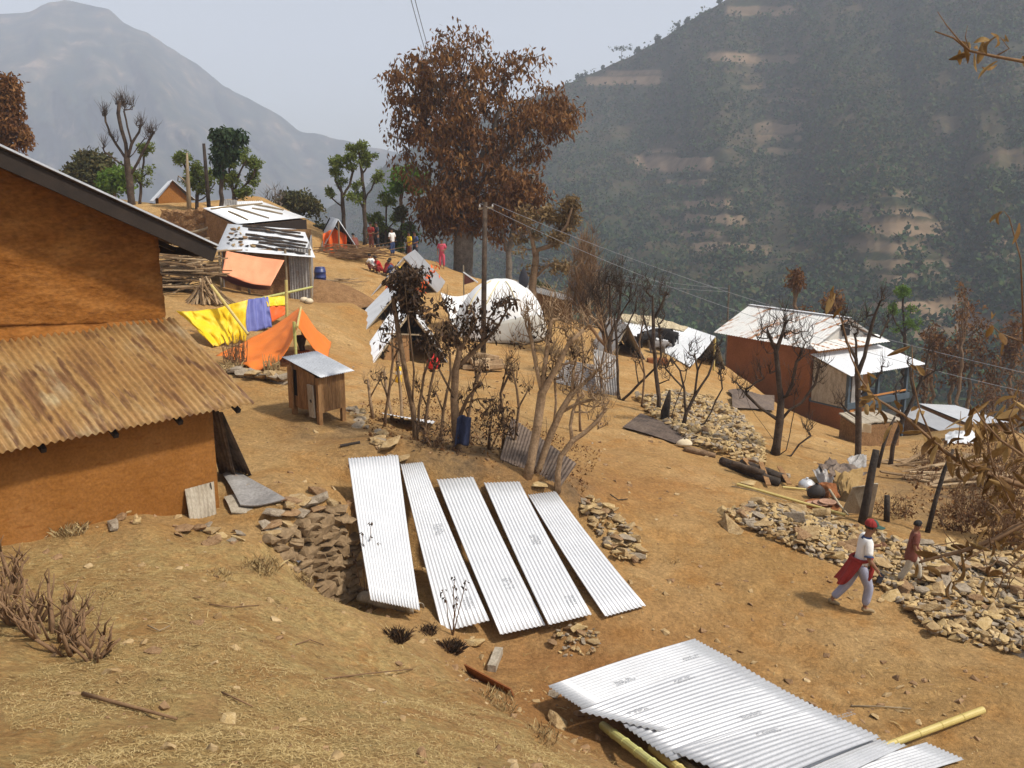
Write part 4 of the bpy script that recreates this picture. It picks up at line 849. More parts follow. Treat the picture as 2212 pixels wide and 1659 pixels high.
# ---------------------------------------------------------------- white dome tent
def dome():
    Y = 40.6; c = onground(P(1080, 738, 38.6)); c = onground(P(1082, 732, Y)); s = Y/F
    rx, ry, h = 98*s, 2.2, 2.62
    root = thing('dome_tent', 'big white dome tent with a grey skirt beside the zinc shelters', 'tent', c)
    def dm(a, b, k=1.0):
        th = 2*math.pi*a; ph = math.pi/2*b; cx, sx = math.cos(th), math.sin(th); e = .75
        r = max(0, math.cos(ph))**.92; z = math.sin(ph)
        q = 1 + .012*math.sin(th*8)
        return c + V((rx*k*q*r*(abs(cx)**e)*(1 if cx > 0 else -1), ry*k*q*r*(abs(sx)**e)*(1 if sx > 0 else -1), h*k*z - .08 + .03*float(fbm(a*12, b*5, 3, 61))))
    m = MB(); m.grid(lambda a, b: dm(a, b), 64, 20, .01); m.build('canopy', 'canvas', root, smooth=True)
    m = MB(); m.grid(lambda i, j: dm(.735+.25*i, (.0+.28*j)*(1-.25*abs(2*i-1)**3) , 1.025), 24, 6, .01); m.build('skirt', 'canvas_grey', root, smooth=True)
    for (a0, da) in ((.62, .0), (.80, .0), (.70, .04)):
        m = MB(); m.tube([dm(a0+da*k/10, .35+.5*k/10, 1.012) for k in range(11)], .025, 4); m.build('strap', 'strap', root)
    m = MB(); wl = [P(952, 632, 40.2), dm(.40, .62), dm(.56, .04), onground(P(984, 737, 38.8), .02)]
    m.grid(lambda i, j: (wl[0]*(1-i)+wl[1]*i)*(1-j)+(wl[3]*(1-i)+wl[2]*i)*j + V((0, 0, -.3*math.sin(math.pi*i)*(1-j))), 14, 12, .01); m.build('side_panel', 'canvas', root, smooth=True)
    t = thing('flag_pole', 'thin pole with a dark triangular cloth beside the dome tent', 'pole', onground(P(1003, 700, 41.5)))
    m = MB(); m.tube([onground(P(1003, 700, 41.5), -.1), P(1001, 573, 41.5)], .03, 5); m.build('pole', 'pole_wood', t)
    m = MB(); m.tube([P(1001, 588, 41.5), P(1032, 610, 41.2)], .035, 5); m.build('brace', 'ceramic', t)
    m = MB(); m.add([P(1003, 590, 41.5), P(1003, 615, 41.5), P(1026, 608, 41.3), P(1003, 590, 41.53), P(1003, 615, 41.53), P(1026, 608, 41.33)], [(0, 1, 2), (5, 4, 3)]); m.build('cloth', 'cloth_maroon', t)
dome()
# dark bundle up on the tree beside the dome, logs by the pole
bag('dark_bundle', 'dark cloth bundle hung in the fork right above the dome tent'.replace('right ', ''), 'bundle', P(1131, 625, 40.5), .3, 1.0, 'cloth_dark')
# ---------------------------------------------------------------- long roof at the rim, small tents and animals
def long_roof():
    a, b, c_, d = P(1105, 606, 49), P(1238, 640, 46), P(1236, 652, 44.4), P(1120, 622, 47)
    g = onground(P(1180, 660, 46)); t = thing('long_shed', 'long low shed with a pale roof at the rim behind the dome tent', 'shed', g)
    m = MB(); m.corr(a, b, c_, d, 30, .02, .01, 4, 1); m.build('roof', 'zinc_old', t)
    m = MB(); q = V((0, .3, -.05)); m.quad(d+q, c_+q, V((c_.x, c_.y+.3, g.z-1)), V((d.x, d.y+.3, g.z-1)), .06); m.build('front_wall', 'mud_brown', t)
    for k in range(4):
        p, q = a.lerp(b, k*.25+.02)+V((0, 0, .06)), a.lerp(b, k*.25+.22)+V((0, -.2, .04)); m = MB(); m.tube([p, q], .05, 5); props(m.build('roof_pole', 'pole_wood', loc=p), 'weathered pole lying along the ridge of the rim shed', 'pole', 'poles on the rim shed')
    a, b, c_, d = P(1340, 690, 46), P(1478, 718, 45.5), P(1440, 738, 43.5), P(1330, 718, 44)
    g = onground(P(1400, 740, 44)); t = thing('byre', 'open byre with a white zinc roof and straw along its top, beside the buffaloes', 'shed', g)
    m = MB(); m.corr(a, b, c_, d, 24, .02, .01, 4, 1); m.build('roof', 'zinc', t)
    m = MB(); m.grid(lambda i, j: P(1335+i*160, 680+i*34-10*math.sin(3.14*i), 46.6)*(1-j)+P(1345+i*140, 692+i*27, 45.6)*j + V((0, 0, .1*float(fbm(i*14, j*5, 3, 64)))), 30, 6, .12); m.build('straw_top', 'thatch', t)
    for f in (.05, .35, .65, .95):
        p = d.lerp(c_, f); m = MB(); m.tube([p, onground(p, -.2)], .05, 5); m.build('post', 'pole_wood', t)
    m = MB(); q = V((0, .1, -.1)); m.quad(a+q, b+q, V((b.x, b.y, g.z-1.5)), V((a.x, a.y, g.z-1.5)), .06); m.build('rear_wall', 'mud_brown', t)
long_roof()
def mini_tent():
    g0 = onground(P(1480, 745, 43)); lf, rt = P(1432, 750, 43.6), P(1492, 782, 41); tl, tr = P(1487, 707, 45), P(1546, 727, 42.6)
    root = thing('ridge_tent', 'small pale zinc ridge tent pitched beside the red mud house', 'tent', onground(P(1530, 790, 42)))
    lf = onground(lf, .05); rt = onground(rt, .05); 
    m = MB(); m.corr(tl, tr, rt, lf, 14, .02, .008, 4, 2); m.build('near_roof', 'zinc_white', root)
    k1, k2 = onground(P(1568, 787, 44.0), .02), onground(P(1530, 745, 47.5), .02)
    m = MB(); m.corr(tr, tl, k2, k1, 14, .02, .008, 4, 2); m.build('far_roof', 'zinc_grey', root)
    m = MB(); m.tube([tr+V((0, .1, -.05)), V((tr.x, tr.y+.1, onground(tr).z-.1))], .05, 6); m.build('pole', 'bamboo', root)
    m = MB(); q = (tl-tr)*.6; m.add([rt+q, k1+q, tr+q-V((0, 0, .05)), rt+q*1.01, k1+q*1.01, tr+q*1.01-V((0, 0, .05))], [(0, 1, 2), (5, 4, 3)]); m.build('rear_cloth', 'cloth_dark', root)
mini_tent()
aframe('metal_shelter', 'dark zinc shelter half hidden by the charred bush near the byre', (1318,775), (1394,778), 702, 40, (-.6, 2.6, .05), mat='zinc_old')
m = MB(); c = G(1420, 786); m.box(c+V((0, 0, .1)), (.9, .5, .3)); props(m.build('brick_block', 'mud_red', loc=c), 'low red brick block on the ground before the small tents', 'brick')
# quadrupeds
def skin_mesh(name, chains, mat, parent, sub=2):
    """chains: list of (points, radii, links) grown with a skin modifier and baked"""
    vs = []; es = []; rs = []; roots = []
    for (pt, rd, lk) in chains:
        k = len(vs); vs += [tuple(p) for p in pt]; rs += list(rd); es += [(a+k, b+k) for a, b in lk]; roots.append(k)
    me = bpy.data.meshes.new(name); me.from_pydata(vs, es, []); o = bpy.data.objects.new(name, me); col.objects.link(o)
    md = o.modifiers.new('skin', 'SKIN'); md.use_smooth_shade = True; ss_ = o.modifiers.new('sub', 'SUBSURF'); ss_.levels = sub; ss_.render_levels = sub
    sv = me.skin_vertices[0].data
    for i, r in enumerate(rs): sv[i].radius = r if hasattr(r, '__len__') else (r, r); sv[i].use_root = i in roots
    dg = bpy.context.evaluated_depsgraph_get(); nm = bpy.data.meshes.new_from_object(o.evaluated_get(dg))
    bpy.data.objects.remove(o); bpy.data.meshes.remove(me)
    iv = INV[parent.name]; nm.transform(iv); nm.materials.clear(); nm.materials.append(MAT[mat]); nm.polygons.foreach_set('use_smooth', [True]*len(nm.polygons))
    nm.name = name; o = bpy.data.objects.new(name, nm); col.objects.link(o); o.parent = parent; INV[o.name] = iv
    return o
def beast(name, label, c, yaw, s, mat, head_down=.0):
    t = thing(name, label, 'buffalo' if s > .9 else 'goat', c); R = Matrix.Rotation(yaw, 3, 'Z')
    W_ = lambda p: V(c) + R @ (V(p)*s)
    pt = [(0,0,1.0),(.45,0,1.02),(.75,0,1.05),(1.0,0,1.12-head_down*.3),(1.25,0,1.1-head_down),(1.5,0,.98-head_down), (-.45,0,1.03),(-.68,0,1.0),(-.8,0,.75),(-.82,0,.45),
          (.6,.2,.75),(.6,.2,.4),(.58,.2,.02),(.6,-.2,.75),(.66,-.2,.4),(.68,-.2,.02),(-.5,.2,.75),(-.62,.2,.42),(-.56,.2,.02),(-.5,-.2,.75),(-.55,-.2,.42),(-.48,-.2,.02)]
    rd = [(.36,.40),(.34,.38),(.28,.32),(.2,.22),(.16,.17),(.09,.1),(.34,.36),(.24,.26),.035,.045, .13,.08,.07,.13,.08,.07,.15,.09,.07,.15,.09,.07]
    lk = [(0,1),(1,2),(2,3),(3,4),(4,5),(0,6),(6,7),(7,8),(8,9),(1,10),(10,11),(11,12),(1,13),(13,14),(14,15),(6,16),(16,17),(17,18),(6,19),(19,20),(20,21)]
    skin_mesh('body', [([W_(p) for p in pt], [tuple(q*s for q in r) if hasattr(r, '__len__') else r*s for r in rd], lk)], mat, t, 2)
    for sgn in (-1, 1):
        m = MB(); m.tube([W_((1.22, .08*sgn, 1.24-head_down)), W_((1.15, .25*sgn, 1.3-head_down)), W_((1.05, .34*sgn, 1.42-head_down))], [.04*s, .03*s, .01*s], 6); m.build('horn', 'bark_grey', t)
        m = MB(); m.tube([W_((1.2, .12*sgn, 1.16-head_down)), W_((1.16, .24*sgn, 1.12-head_down)), W_((1.15, .32*sgn, 1.05-head_down))], [.03*s, .05*s, .01*s], 5); m.build('ear', mat, t)
beast('buffalo', 'black buffalo standing end-on at the byre beside the small tent', G(1437, 757), 2.6, .82, 'hide_black', .2)
beast('buffalo', 'black buffalo lying low in the shade of the byre posts', G(1396, 752), .3, .62, 'hide_black', .3)
beast('buffalo_calf', 'grey calf between the two black buffaloes', G(1420, 765), .2, .5, 'hide_grey', .2)
# ---------------------------------------------------------------- red mud house on the slope
def red_house():
    A = onground(P(1570, 834, 50)); B = onground(P(1747, 902, 45)); e1 = V((B.x-A.x, B.y-A.y, 0)); Lh = e1.length; e1.normalize(); e2 = V((-e1.y, e1.x, 0))
    if e2.x < 0: e2 = -e2
    Wd = 4.6; ze = P(1572, 714, 50).z; zr_ = ze + 1.25; z0 = min(A.z, B.z)-1.0
    root = thing('red_house', 'red brown mud house with a striped rusty roof and a white porch roof', 'house', (A+B)/2)
    X = lambda s, q, z: V((A.x + e1.x*s + e2.x*q, A.y + e1.y*s + e2.y*q, z))
    m = MB(); m.grid(lambda i, j: X(Lh*i, .04*float(fbm(i*6, j*4, 3, 71)), z0+(ze-z0)*j), 30, 12, .3); m.build('long_wall', 'mud_red', root)
    m = MB(); m.quad(X(0, 0, z0), X(0, Wd, z0), X(0, Wd, ze), X(0, 0, ze), .3); m.build('rear_end_wall', 'mud_red', root)
    m = MB(); m.quad(X(0, Wd, z0), X(Lh, Wd, z0), X(Lh, Wd, ze), X(0, Wd, ze), .3); m.build('far_long_wall', 'mud_red', root)
    m = MB(); m.quad(X(Lh, .2, z0), X(Lh, Wd, z0), X(Lh, Wd, ze), X(Lh, .2, ze), .25); m.build('porch_back_wall', 'orange_paint', root)
    m = MB(); a, b, ap = X(Lh+.03, -.1, ze-.15), X(Lh+.03, Wd+.1, ze-.15), X(Lh+.03, Wd/2, zr_-.08); m.add([a, b, ap, a-e1*.2, b-e1*.2, ap-e1*.2], [(0, 1, 2), (5, 4, 3), (0, 3, 4, 1), (1, 4, 5, 2), (2, 5, 3, 0)]); g = m.build('gable', 'limewash', root)
    m = MB(); p = X(Lh+.17, Wd/2, ze+.55); m.quad(p-e2*.28+V((0, 0, -.25)), p+e2*.28+V((0, 0, -.25)), p+e2*.28+V((0, 0, .32)), p-e2*.28+V((0, 0, .32)), .05); m.build('window', 'opening_shade', root)
    m = MB()
    m.corr(X(-.7, Wd/2, zr_), X(Lh+.35, Wd/2, zr_), X(Lh+.35, -.55, ze-.15), X(-.7, -.55, ze-.15), 36, .02, .012, 4, 1); m.build('near_roof', 'zinc_stripe', root)
    m = MB(); m.corr(X(Lh+.35, Wd/2, zr_), X(-.7, Wd/2, zr_), X(-.7, Wd+.55, ze-.15), X(Lh+.35, Wd+.55, ze-.15), 36, .02, .012, 4, 1); m.build('far_roof', 'zinc_stripe', root)
    m = MB(); m.bar(X(-.7, Wd/2, zr_+.03), X(Lh+.35, Wd/2, zr_+.03), .25, .03); m.build('ridge_cap', 'zinc_white', root)
    m = MB(); m.corr(X(Lh+.05, -.5, ze+.15), X(Lh+.05, Wd+.5, ze+.15), X(Lh+.75, Wd+.7, ze-.18), X(Lh+.75, -.65, ze-.18), 24, .02, .012, 4, 1); m.build('skirt_roof', 'zinc_stripe', root)
    pz = ze-.45; pd = 2.75; zl = ze-1.15
    m = MB(); m.corr(X(Lh+.1, -.35, pz), X(Lh+.1, Wd+.7, pz), X(Lh+pd, Wd+1.1, zl), X(Lh+pd, -.5, zl), 34, .015, .012, 4, 1); m.build('porch_roof', 'zinc_white', root)
    zf = zl-1.75
    m = MB(); m.quad(X(Lh, -.1, zf), X(Lh+pd-.35, -.1, zf), X(Lh+pd-.35, Wd+.2, zf), X(Lh, Wd+.2, zf), .18); m.build('porch_floor', 'slate_paint', root)
    for q in (-.05, Wd*.5, Wd+.1):
        m = MB(); p = X(Lh+pd-.45, q, 0); m.bar(V((p.x, p.y, min(z0, gzs(p.x, p.y))-.3)), V((p.x, p.y, zl+.02)), .16, .16, up=e1); m.build('post', 'slate_paint', root)
    m = MB(); m.bar(X(Lh+pd-.34, -.2, zf+.1), X(Lh+pd-.34, Wd+.3, zf+.1), .08, .3); m.build('porch_beam', 'slate_paint', root)
    m = MB(); m.quad(X(Lh+.15, -.08, zf), X(Lh+pd-.5, -.08, zf), X(Lh+pd-.5, -.08, zl-.05), X(Lh+.15, -.08, pz-.2), .06); m.build('side_boarding', 'plank_grey', root)
    m = MB(); m.quad(X(Lh+pd-.4, .15, zf+.12), X(Lh+pd-.4, .95, zf+.12), X(Lh+pd-.4, .95, zl-.05), X(Lh+pd-.4, .15, zl-.05), .05); m.build('shutter', 'zinc_old', root)
    m = MB(); m.bar(X(Lh+pd-.36, 1.0, zf+.42), X(Lh+pd-.36, Wd, zf+.42), .06, .08); m.build('rail', 'orange_paint', root)
    for (a, b) in ((1.2, 2.0), (3.0, 3.9)):
        m = MB(); m.quad(X(Lh+.16, a, zf+.2), X(Lh+.16, b, zf+.2), X(Lh+.16, b, zf+1.5), X(Lh+.16, a, zf+1.5), .05); m.build('doorway', 'opening_shade', root)
    m = MB(); m.quad(X(Lh+.1, -.05, z0), X(Lh+pd-.5, -.05, z0), X(Lh+pd-.5, -.05, zf-.1), X(Lh+.1, -.05, zf-.1), .1); m.build('lower_wall', 'mud_red', root)
    m = MB(); m.bar(X(Lh+pd-.5, .25, z0), X(Lh+pd-.5, .25, zf-.1), .3, .3, up=e1); m.build('orange_pier', 'orange_paint', root)
red_house()
def slab_shed():
    g = G(1885, 965); Y = g.y; root = thing('slab_shed', 'small mud shed with a grey plank roof below the porch', 'shed', g)
    a, b, c_, d = P(1812, 893, Y+.6), P(1905, 888, Y+2.2), P(1950, 908, Y+1.2), P(1850, 918, Y-.6)
    m = MB()
    for k in range(9): m.quad(a.lerp(b, k/9)+V((0, 0, .02*(k % 2))), a.lerp(b, (k+.95)/9)+V((0, 0, .02*(k % 2))), d.lerp(c_, (k+.95)/9)+V((0, 0, .02*(k % 2)+rnd.uniform(-.03, .03))), d.lerp(c_, k/9)+V((0, 0, .02*(k % 2))), .05)
    m.build('roof', 'plank_grey', root)
    ctr = (a+b+c_+d)/4; m = MB(); q = [p.lerp(ctr, .1)-V((0, 0, .08)) for p in (a, b, c_, d)]
    for i in range(4): p, r = q[i], q[(i+1) % 4]; m.quad(p, r, V((r.x, r.y, g.z-.7)), V((p.x, p.y, g.z-.7)), .12)
    m.build('wall', 'mud_brown', root)
    m = MB(); m.grid(lambda i, j: P(1858+i*22, 916+j*16, Y-.7)+V((0, .1*math.sin(4*i), .05*math.sin(5*j))), 6, 6, .02); m.build('hanging_rag', 'sack', root)
slab_shed()
for (q, lab, mt) in ((((1985,872),(2065,876),(2180,912),(2095,916)), 'wide white zinc roof low on the slope beyond the porch', 'zinc'), (((1930,888),(1985,880),(2108,935),(2060,944)), 'narrow white zinc roof running below the wide one, past the porch', 'zinc')):
    Y = 47 if q[0][0] > 1950 else 44; pp = [P(*p, Y+dy_) for p, dy_ in zip(q, (2.5, 3, .2, 0))]; c = (pp[0]+pp[1]+pp[2]+pp[3])/4; g = onground(c)
    t = thing('low_shed', lab, 'shed', g); m = MB(); m.corr(*pp, 24, .02, .012, 4, 2); m.build('roof', mt, t)
    m = MB(); q2 = [p.lerp(c, .08)-V((0, 0, .1)) for p in pp]
    for i in range(4): p, r = q2[i], q2[(i+1) % 4]; m.quad(p, r, V((r.x, r.y, min(g.z, gzs(r.x, r.y))-.6)), V((p.x, p.y, min(g.z, gzs(p.x, p.y))-.6)), .1)
    m.build('wall', 'mud_brown', t)
# ---------------------------------------------------------------- five zinc sheets leaning on the terrace edge
def stamp(mb, O, W, Ld, N_, rows, n, cw, ch):
    """rows of small printed glyph-like marks on a sheet"""
    for r in range(rows):
        for i in range(n):
            if rnd.random() < .15: continue
            p = O + W*(i*cw*1.5) + Ld*(r*ch*1.7)
            for (x0, y0, x1, y1) in rnd.sample([(0,0,1,.22),(0,.8,1,1),(0,0,.25,1),(.75,0,1,1),(.35,.4,1,.6)], 3):
                mb.quad(p+W*(x0*cw)+Ld*(y0*ch), p+W*(x1*cw)+Ld*(y0*ch), p+W*(x1*cw)+Ld*(y1*ch), p+W*(x0*cw)+Ld*(y1*ch), .001)
LEAN = [((752,990),(860,983),(907,1318),(800,1296), 17, 0), ((865,1003),(913,998),(1057,1340),(955,1366), 11, 2), ((943,1036),(1022,1030),(1178,1350),(1080,1371), 11, 1), ((1045,1043),(1122,1040),(1278,1327),(1185,1350), 11, 2), ((1140,1069),(1200,1065),(1395,1308),(1307,1332), 11, 0)]
LL = ['zinc sheet leaning nearest the stone wall, first and widest of five', 'second zinc sheet from the stone wall, overlapped by the widest', 'middle zinc sheet of the five leaning on the terrace edge', 'fourth leaning zinc sheet, printed with two grey stamps', 'fifth and outermost leaning zinc sheet, by the small rock heap']
LY = [(16.0,16.45,12.95,13.05), (16.8,16.9,13.35,13.1), (16.65,16.75,13.4,13.1), (16.6,16.7,13.55,13.3), (16.5,16.65,13.8,13.5)]
for (q, lab, Ys) in zip(LEAN, LL, LY):
    pts4 = [P(*q[i], Ys[i]) for i in range(4)]
    for i in (0, 1): pts4[i] = max(pts4[i], onground(pts4[i], .04), key=lambda p: p.z)
    for i in (2, 3): pts4[i] = P(*q[i], Ys[i])
    t = thing('zinc_sheet', lab, 'metal sheet', pts4[3], 0, 'zinc sheets leaning on the terrace edge')
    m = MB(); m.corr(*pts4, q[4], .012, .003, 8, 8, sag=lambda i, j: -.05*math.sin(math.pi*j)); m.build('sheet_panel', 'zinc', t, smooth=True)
    W_ = (pts4[1]-pts4[0]).normalized(); L_ = (pts4[3]-pts4[0]).normalized(); N_ = W_.cross(L_).normalized(); N_ = N_ if N_.z > 0 else -N_
    if q[5]:
        for k in range(q[5]):
            f = (.42, .86)[k] if q[5] > 1 else .7; m = MB(); b0 = pts4[0].lerp(pts4[3], f); bw = (pts4[1].lerp(pts4[2], f)-b0); w0 = bw.length; bw.normalize()
            stamp(m, b0+bw*w0*(.62 if k else .55)+N_*(.016-.05*math.sin(math.pi*f)), L_, bw, N_, 3, 6, .03, .035); m.build('stamp_lettering', 'print', t)
# ---------------------------------------------------------------- overlapping zinc sheets lying in front
FR = [((1500,1380),(1582,1424),(1258,1531),(1183,1482), 11, .2, 'zinc sheet lying flat, uppermost end of the overlapping row'), ((1576,1422),(1702,1497),(1425,1580),(1249,1536), 12, .2, 'second flat zinc sheet, its corner stamped grey'),
      ((1664,1475),(1772,1532),(1452,1643),(1345,1566), 11, .2, 'third flat zinc sheet of the overlapping row'), ((1770,1530),(1902,1592),(1640,1700),(1448,1622), 12, .2, 'fourth flat zinc sheet, stamped twice'),
      ((1888,1590),(1940,1578),(1720,1720),(1600,1720), 7, .10, 'fifth flat zinc sheet, partly under the bamboo pole'), ((2000,1604),(2083,1640),(1800,1740),(1720,1700), 9, .08, 'last flat zinc sheet, lying past the bamboo pole')]
FR[4] = ((1868,1592),(1960,1610),(1740,1720),(1560,1720), 9, .11, FR[4][6])
for i, (a, b, c_, d, nw, dz, lab) in enumerate(FR):
    pl = [G(*q) for q in (a, b, c_, d)]
    zz = [p.z for p in pl]; pts4 = [pl[k] + V((0, 0, dz)) for k in range(4)]
    if i < 4: pts4[2] += V((0, 0, .22)); pts4[3] += V((0, 0, .22)); 
    pts4 = [P(*q, p.y*(1-.0)) if False else p for q, p in zip((a, b, c_, d), pts4)]
    # slide along the ray so that the raised corners keep their pixel
    for k, q in enumerate((a, b, c_, d)):
        r_ = ray(*q); y_ = (pts4[k].z-CZ)/r_[1]; pts4[k] = V((r_[0]*y_, y_, pts4[k].z))
    t = thing('zinc_sheet', lab, 'metal sheet', pts4[3], 0, 'zinc sheets lying in an overlapping row')
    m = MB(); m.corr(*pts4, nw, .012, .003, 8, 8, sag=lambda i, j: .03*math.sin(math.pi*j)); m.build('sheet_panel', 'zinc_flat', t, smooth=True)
    W_ = (pts4[1]-pts4[0]).normalized(); L_ = (pts4[3]-pts4[0]).normalized(); N_ = W_.cross(L_).normalized(); N_ = N_ if N_.z > 0 else -N_
    for (f, g_) in {0: [(.25,.55),(.72,.6)], 1: [(.45,.12),(.9,.4)], 2: [(.45,.62)], 3: [(.04,.3),(.55,.2)]}.get(i, []):
        m = MB(); o_ = pts4[0].lerp(pts4[3], f).lerp(pts4[1].lerp(pts4[2], f), g_); stamp(m, o_+N_*(.016+.03*math.sin(math.pi*f)), -L_, W_, N_, 2, 7, .035, .03); m.build('stamp_lettering', 'print', t)
def pole(name, label, a, b, r, mat, r1=None, cat='pole', group=None):
    m = MB(); bamboo(m, a, b, r, r1); return props(m.build(name, mat, loc=a), label, cat, group)
pole('bamboo_pole', 'long yellow bamboo pole lying over the flat zinc sheets', G(2122, 1546, .09), P(1780, 1668, 10.0)+V((0, 0, .05)), .05, 'bamboo', .045)
pole('bamboo_pole', 'grey green bamboo pole jutting from under the flat zinc sheets', G(1302, 1580, .09), G(1440, 1690, .1), .06, 'bamboo_green')
pole('bamboo_pole', 'thin pole end tucked beneath the second flat zinc sheet', G(1352, 1572, .06), G(1545, 1700, .05), .035, 'pole_wood')
pole('split_log', 'split yellow log in the corner under the flat zinc sheets', G(1408, 1626, .07), G(1500, 1700, .08), .06, 'bamboo')
pole('split_log', 'short split log wedged beside the yellow one', G(1430, 1632, .06), G(1520, 1690, .06), .05, 'bamboo_green')
# ---------------------------------------------------------------- dry stone retaining wall under the yard
def stone_wall():
    a, b = P(588, 1152, 13.25), P(752, 1083, 14.95); c = onground(P(700, 1250, 13.6)); root = thing('stone_wall', 'dry stone retaining wall dropping from the yard to the leaning sheets', 'wall', c)
    d = V((b.x-a.x, b.y-a.y, 0)); L_ = d.length; d.normalize(); nrm = V((d.y, -d.x, 0)); 
    m = MB(); z1a, z1b, z0 = a.z+.02, b.z+.05, CZ-6.9
    courses = 17
    for k in range(courses):
        x = -.1+rnd.uniform(-.2, 0)
        while x < L_-.35:
            w = rnd.uniform(.18, .5); f = x/L_; zt = z1a+(z1b-z1a)*min(1, f)
            h = (zt-z0)/courses; p = V((a.x, a.y, 0)) + d*(x+w/2) + nrm*(rnd.uniform(-.02, .03)+.022*(courses-k)); p.z = z0+h*(k+.5)+rnd.uniform(-.02, .02)
            R = Matrix.Rotation(math.atan2(d.y, d.x)+rnd.gauss(0, .06), 3, 'Z') @ Matrix.Rotation(rnd.gauss(0, .07), 3, 'Y'); mesh = STONES[rnd.randrange(14)]
            sx, sy, sz = w*.58, .3, h*1.25
            m.add([p + R @ V((v.co.x*sx, v.co.y*sy, v.co.z*sz*1.75)) for v in mesh.vertices], [tuple(f_.vertices) for f_ in mesh.polygons]); x += w
    m.build('stone_course', 'stone_wall', root)
    m = MB(); m.quad(a-nrm*.12+V((0, 0, -.1)), b-nrm*.12+d*1.0+V((0, 0, -.1)), V((b.x, b.y, z0))-nrm*.12+d, V((a.x, a.y, z0))-nrm*.12, .15); m.build('earth_core', 'mud_brown', root)
    for k in range(16):
        f = k/15*.8; p = a.lerp(b, f) - nrm*rnd.uniform(0, .3); stone_at('cap_stone', onground(p, .02), rnd.uniform(.14, .27), ('stone_tan', 'stone_grey', 'stone_brown')[k % 3], 'rough stone topping the retaining wall of the yard', 'stone', 'cap stones of the retaining wall')
stone_wall()
# ---------------------------------------------------------------- trees
def grow(polys, targets, r0, rtip=.012, expo=.5, bulge=.16, up=.12):
    N_ = []; par = []
    def near(p): 
        a = np.array(N_); return int(np.argmin(((a-np.array(p))**2).sum(1)))
    for k, pl in enumerate(polys):
        prev = -1 if k == 0 else near(pl[0])
        for i in range(len(pl)-1):
            a, b = V(pl[i]), V(pl[i+1]); n = max(1, int((b-a).length/.35))
            if k == 0 and i == 0: N_.append(tuple(a)); par.append(-1); prev = 0
            for j in range(1, n+1):
                q = a.lerp(b, j/n); w = (b-a).length*.02; N_.append((q.x+rnd.uniform(-w, w), q.y+rnd.uniform(-w, w), q.z)); par.append(prev); prev = len(N_)-1
    nb = len(N_); arr = np.zeros((nb + len(targets)*8+10, 3)); arr[:nb] = N_; cnt = nb
    base = arr[0]; tip = np.zeros(len(arr))
    tg = [np.array(t[:3]) for t in targets]
    tg.sort(key=lambda t: float(((arr[:nb]-t)**2).sum(1).min()))
    ends = []
    for t in tg:
        d = arr[:cnt]-t; dist = np.sqrt((d**2).sum(1))+1e-6; cost = dist*(1+.9*np.maximum(0, d[:, 2]/dist+.15)); cost[0] += 3*dist[0]
        i = int(np.argmin(cost)); p = arr[i]; L_ = dist[i]; n = int(min(7, max(2, L_/.32))); off = rng.normal(size=3)*bulge*L_*.5; off[2] -= up*L_
        prev = i
        for j in range(1, n+1):
            f = j/n; q = p+(t-p)*f + off*4*f*(1-f)*.5 + (rng.normal(size=3)*.035*L_ if j < n else 0)
            arr[cnt] = q; par.append(prev); prev = cnt; cnt += 1
        tip[prev] += 1; ends.append(prev)
    c = tip[:cnt].copy()
    kids = [[] for _ in range(cnt)]
    for i in range(cnt):
        if par[i] >= 0: kids[par[i]].append(i)
    for i in range(cnt): 
        if not kids[i] and c[i] == 0: c[i] = 1
    for i in range(cnt-1, -1, -1):
        if par[i] >= 0: c[par[i]] += c[i]
    # parents always precede their children
    rad = rtip*np.maximum(c, 1)**expo; k = r0/rad[0]
    rad = rtip + (r0-rtip)*((np.maximum(c, 1)-1)/max(1, c[0]-1))**.62
    # taper towards the base flare
    m = MB(); P_ = [V(q) for q in arr[:cnt]]
    stack = [(0, None)]
    while stack:
        s, fr = stack.pop(); chain = [] if fr is None else [fr]; i = s
        while True:
            chain.append(i); ks = kids[i]
            if not ks: break
            ks = sorted(ks, key=lambda q: -c[q]); stack += [(q, i) for q in ks[1:]]; i = ks[0]
        rr = [rad[q] for q in chain]
        if fr is not None: rr[0] = min(rr[0], rr[1]*1.25)
        if not kids[chain[-1]]: rr[-1] *= .6
        mx = max(rr); n = 9 if mx > .2 else 7 if mx > .08 else 5 if mx > .03 else 3
        if fr is None: rr[0] *= 1.3
        m.tube([P_[q] for q in chain], rr, n)
    return m, [arr[e] for e in ends]
def px(pl, Y, dY=0, jit=0):
    return [P(u, v, Y + dY*i/max(1, len(pl)-1) + (rnd.uniform(-jit, jit) if i else 0)) for i, (u, v) in enumerate(pl)]
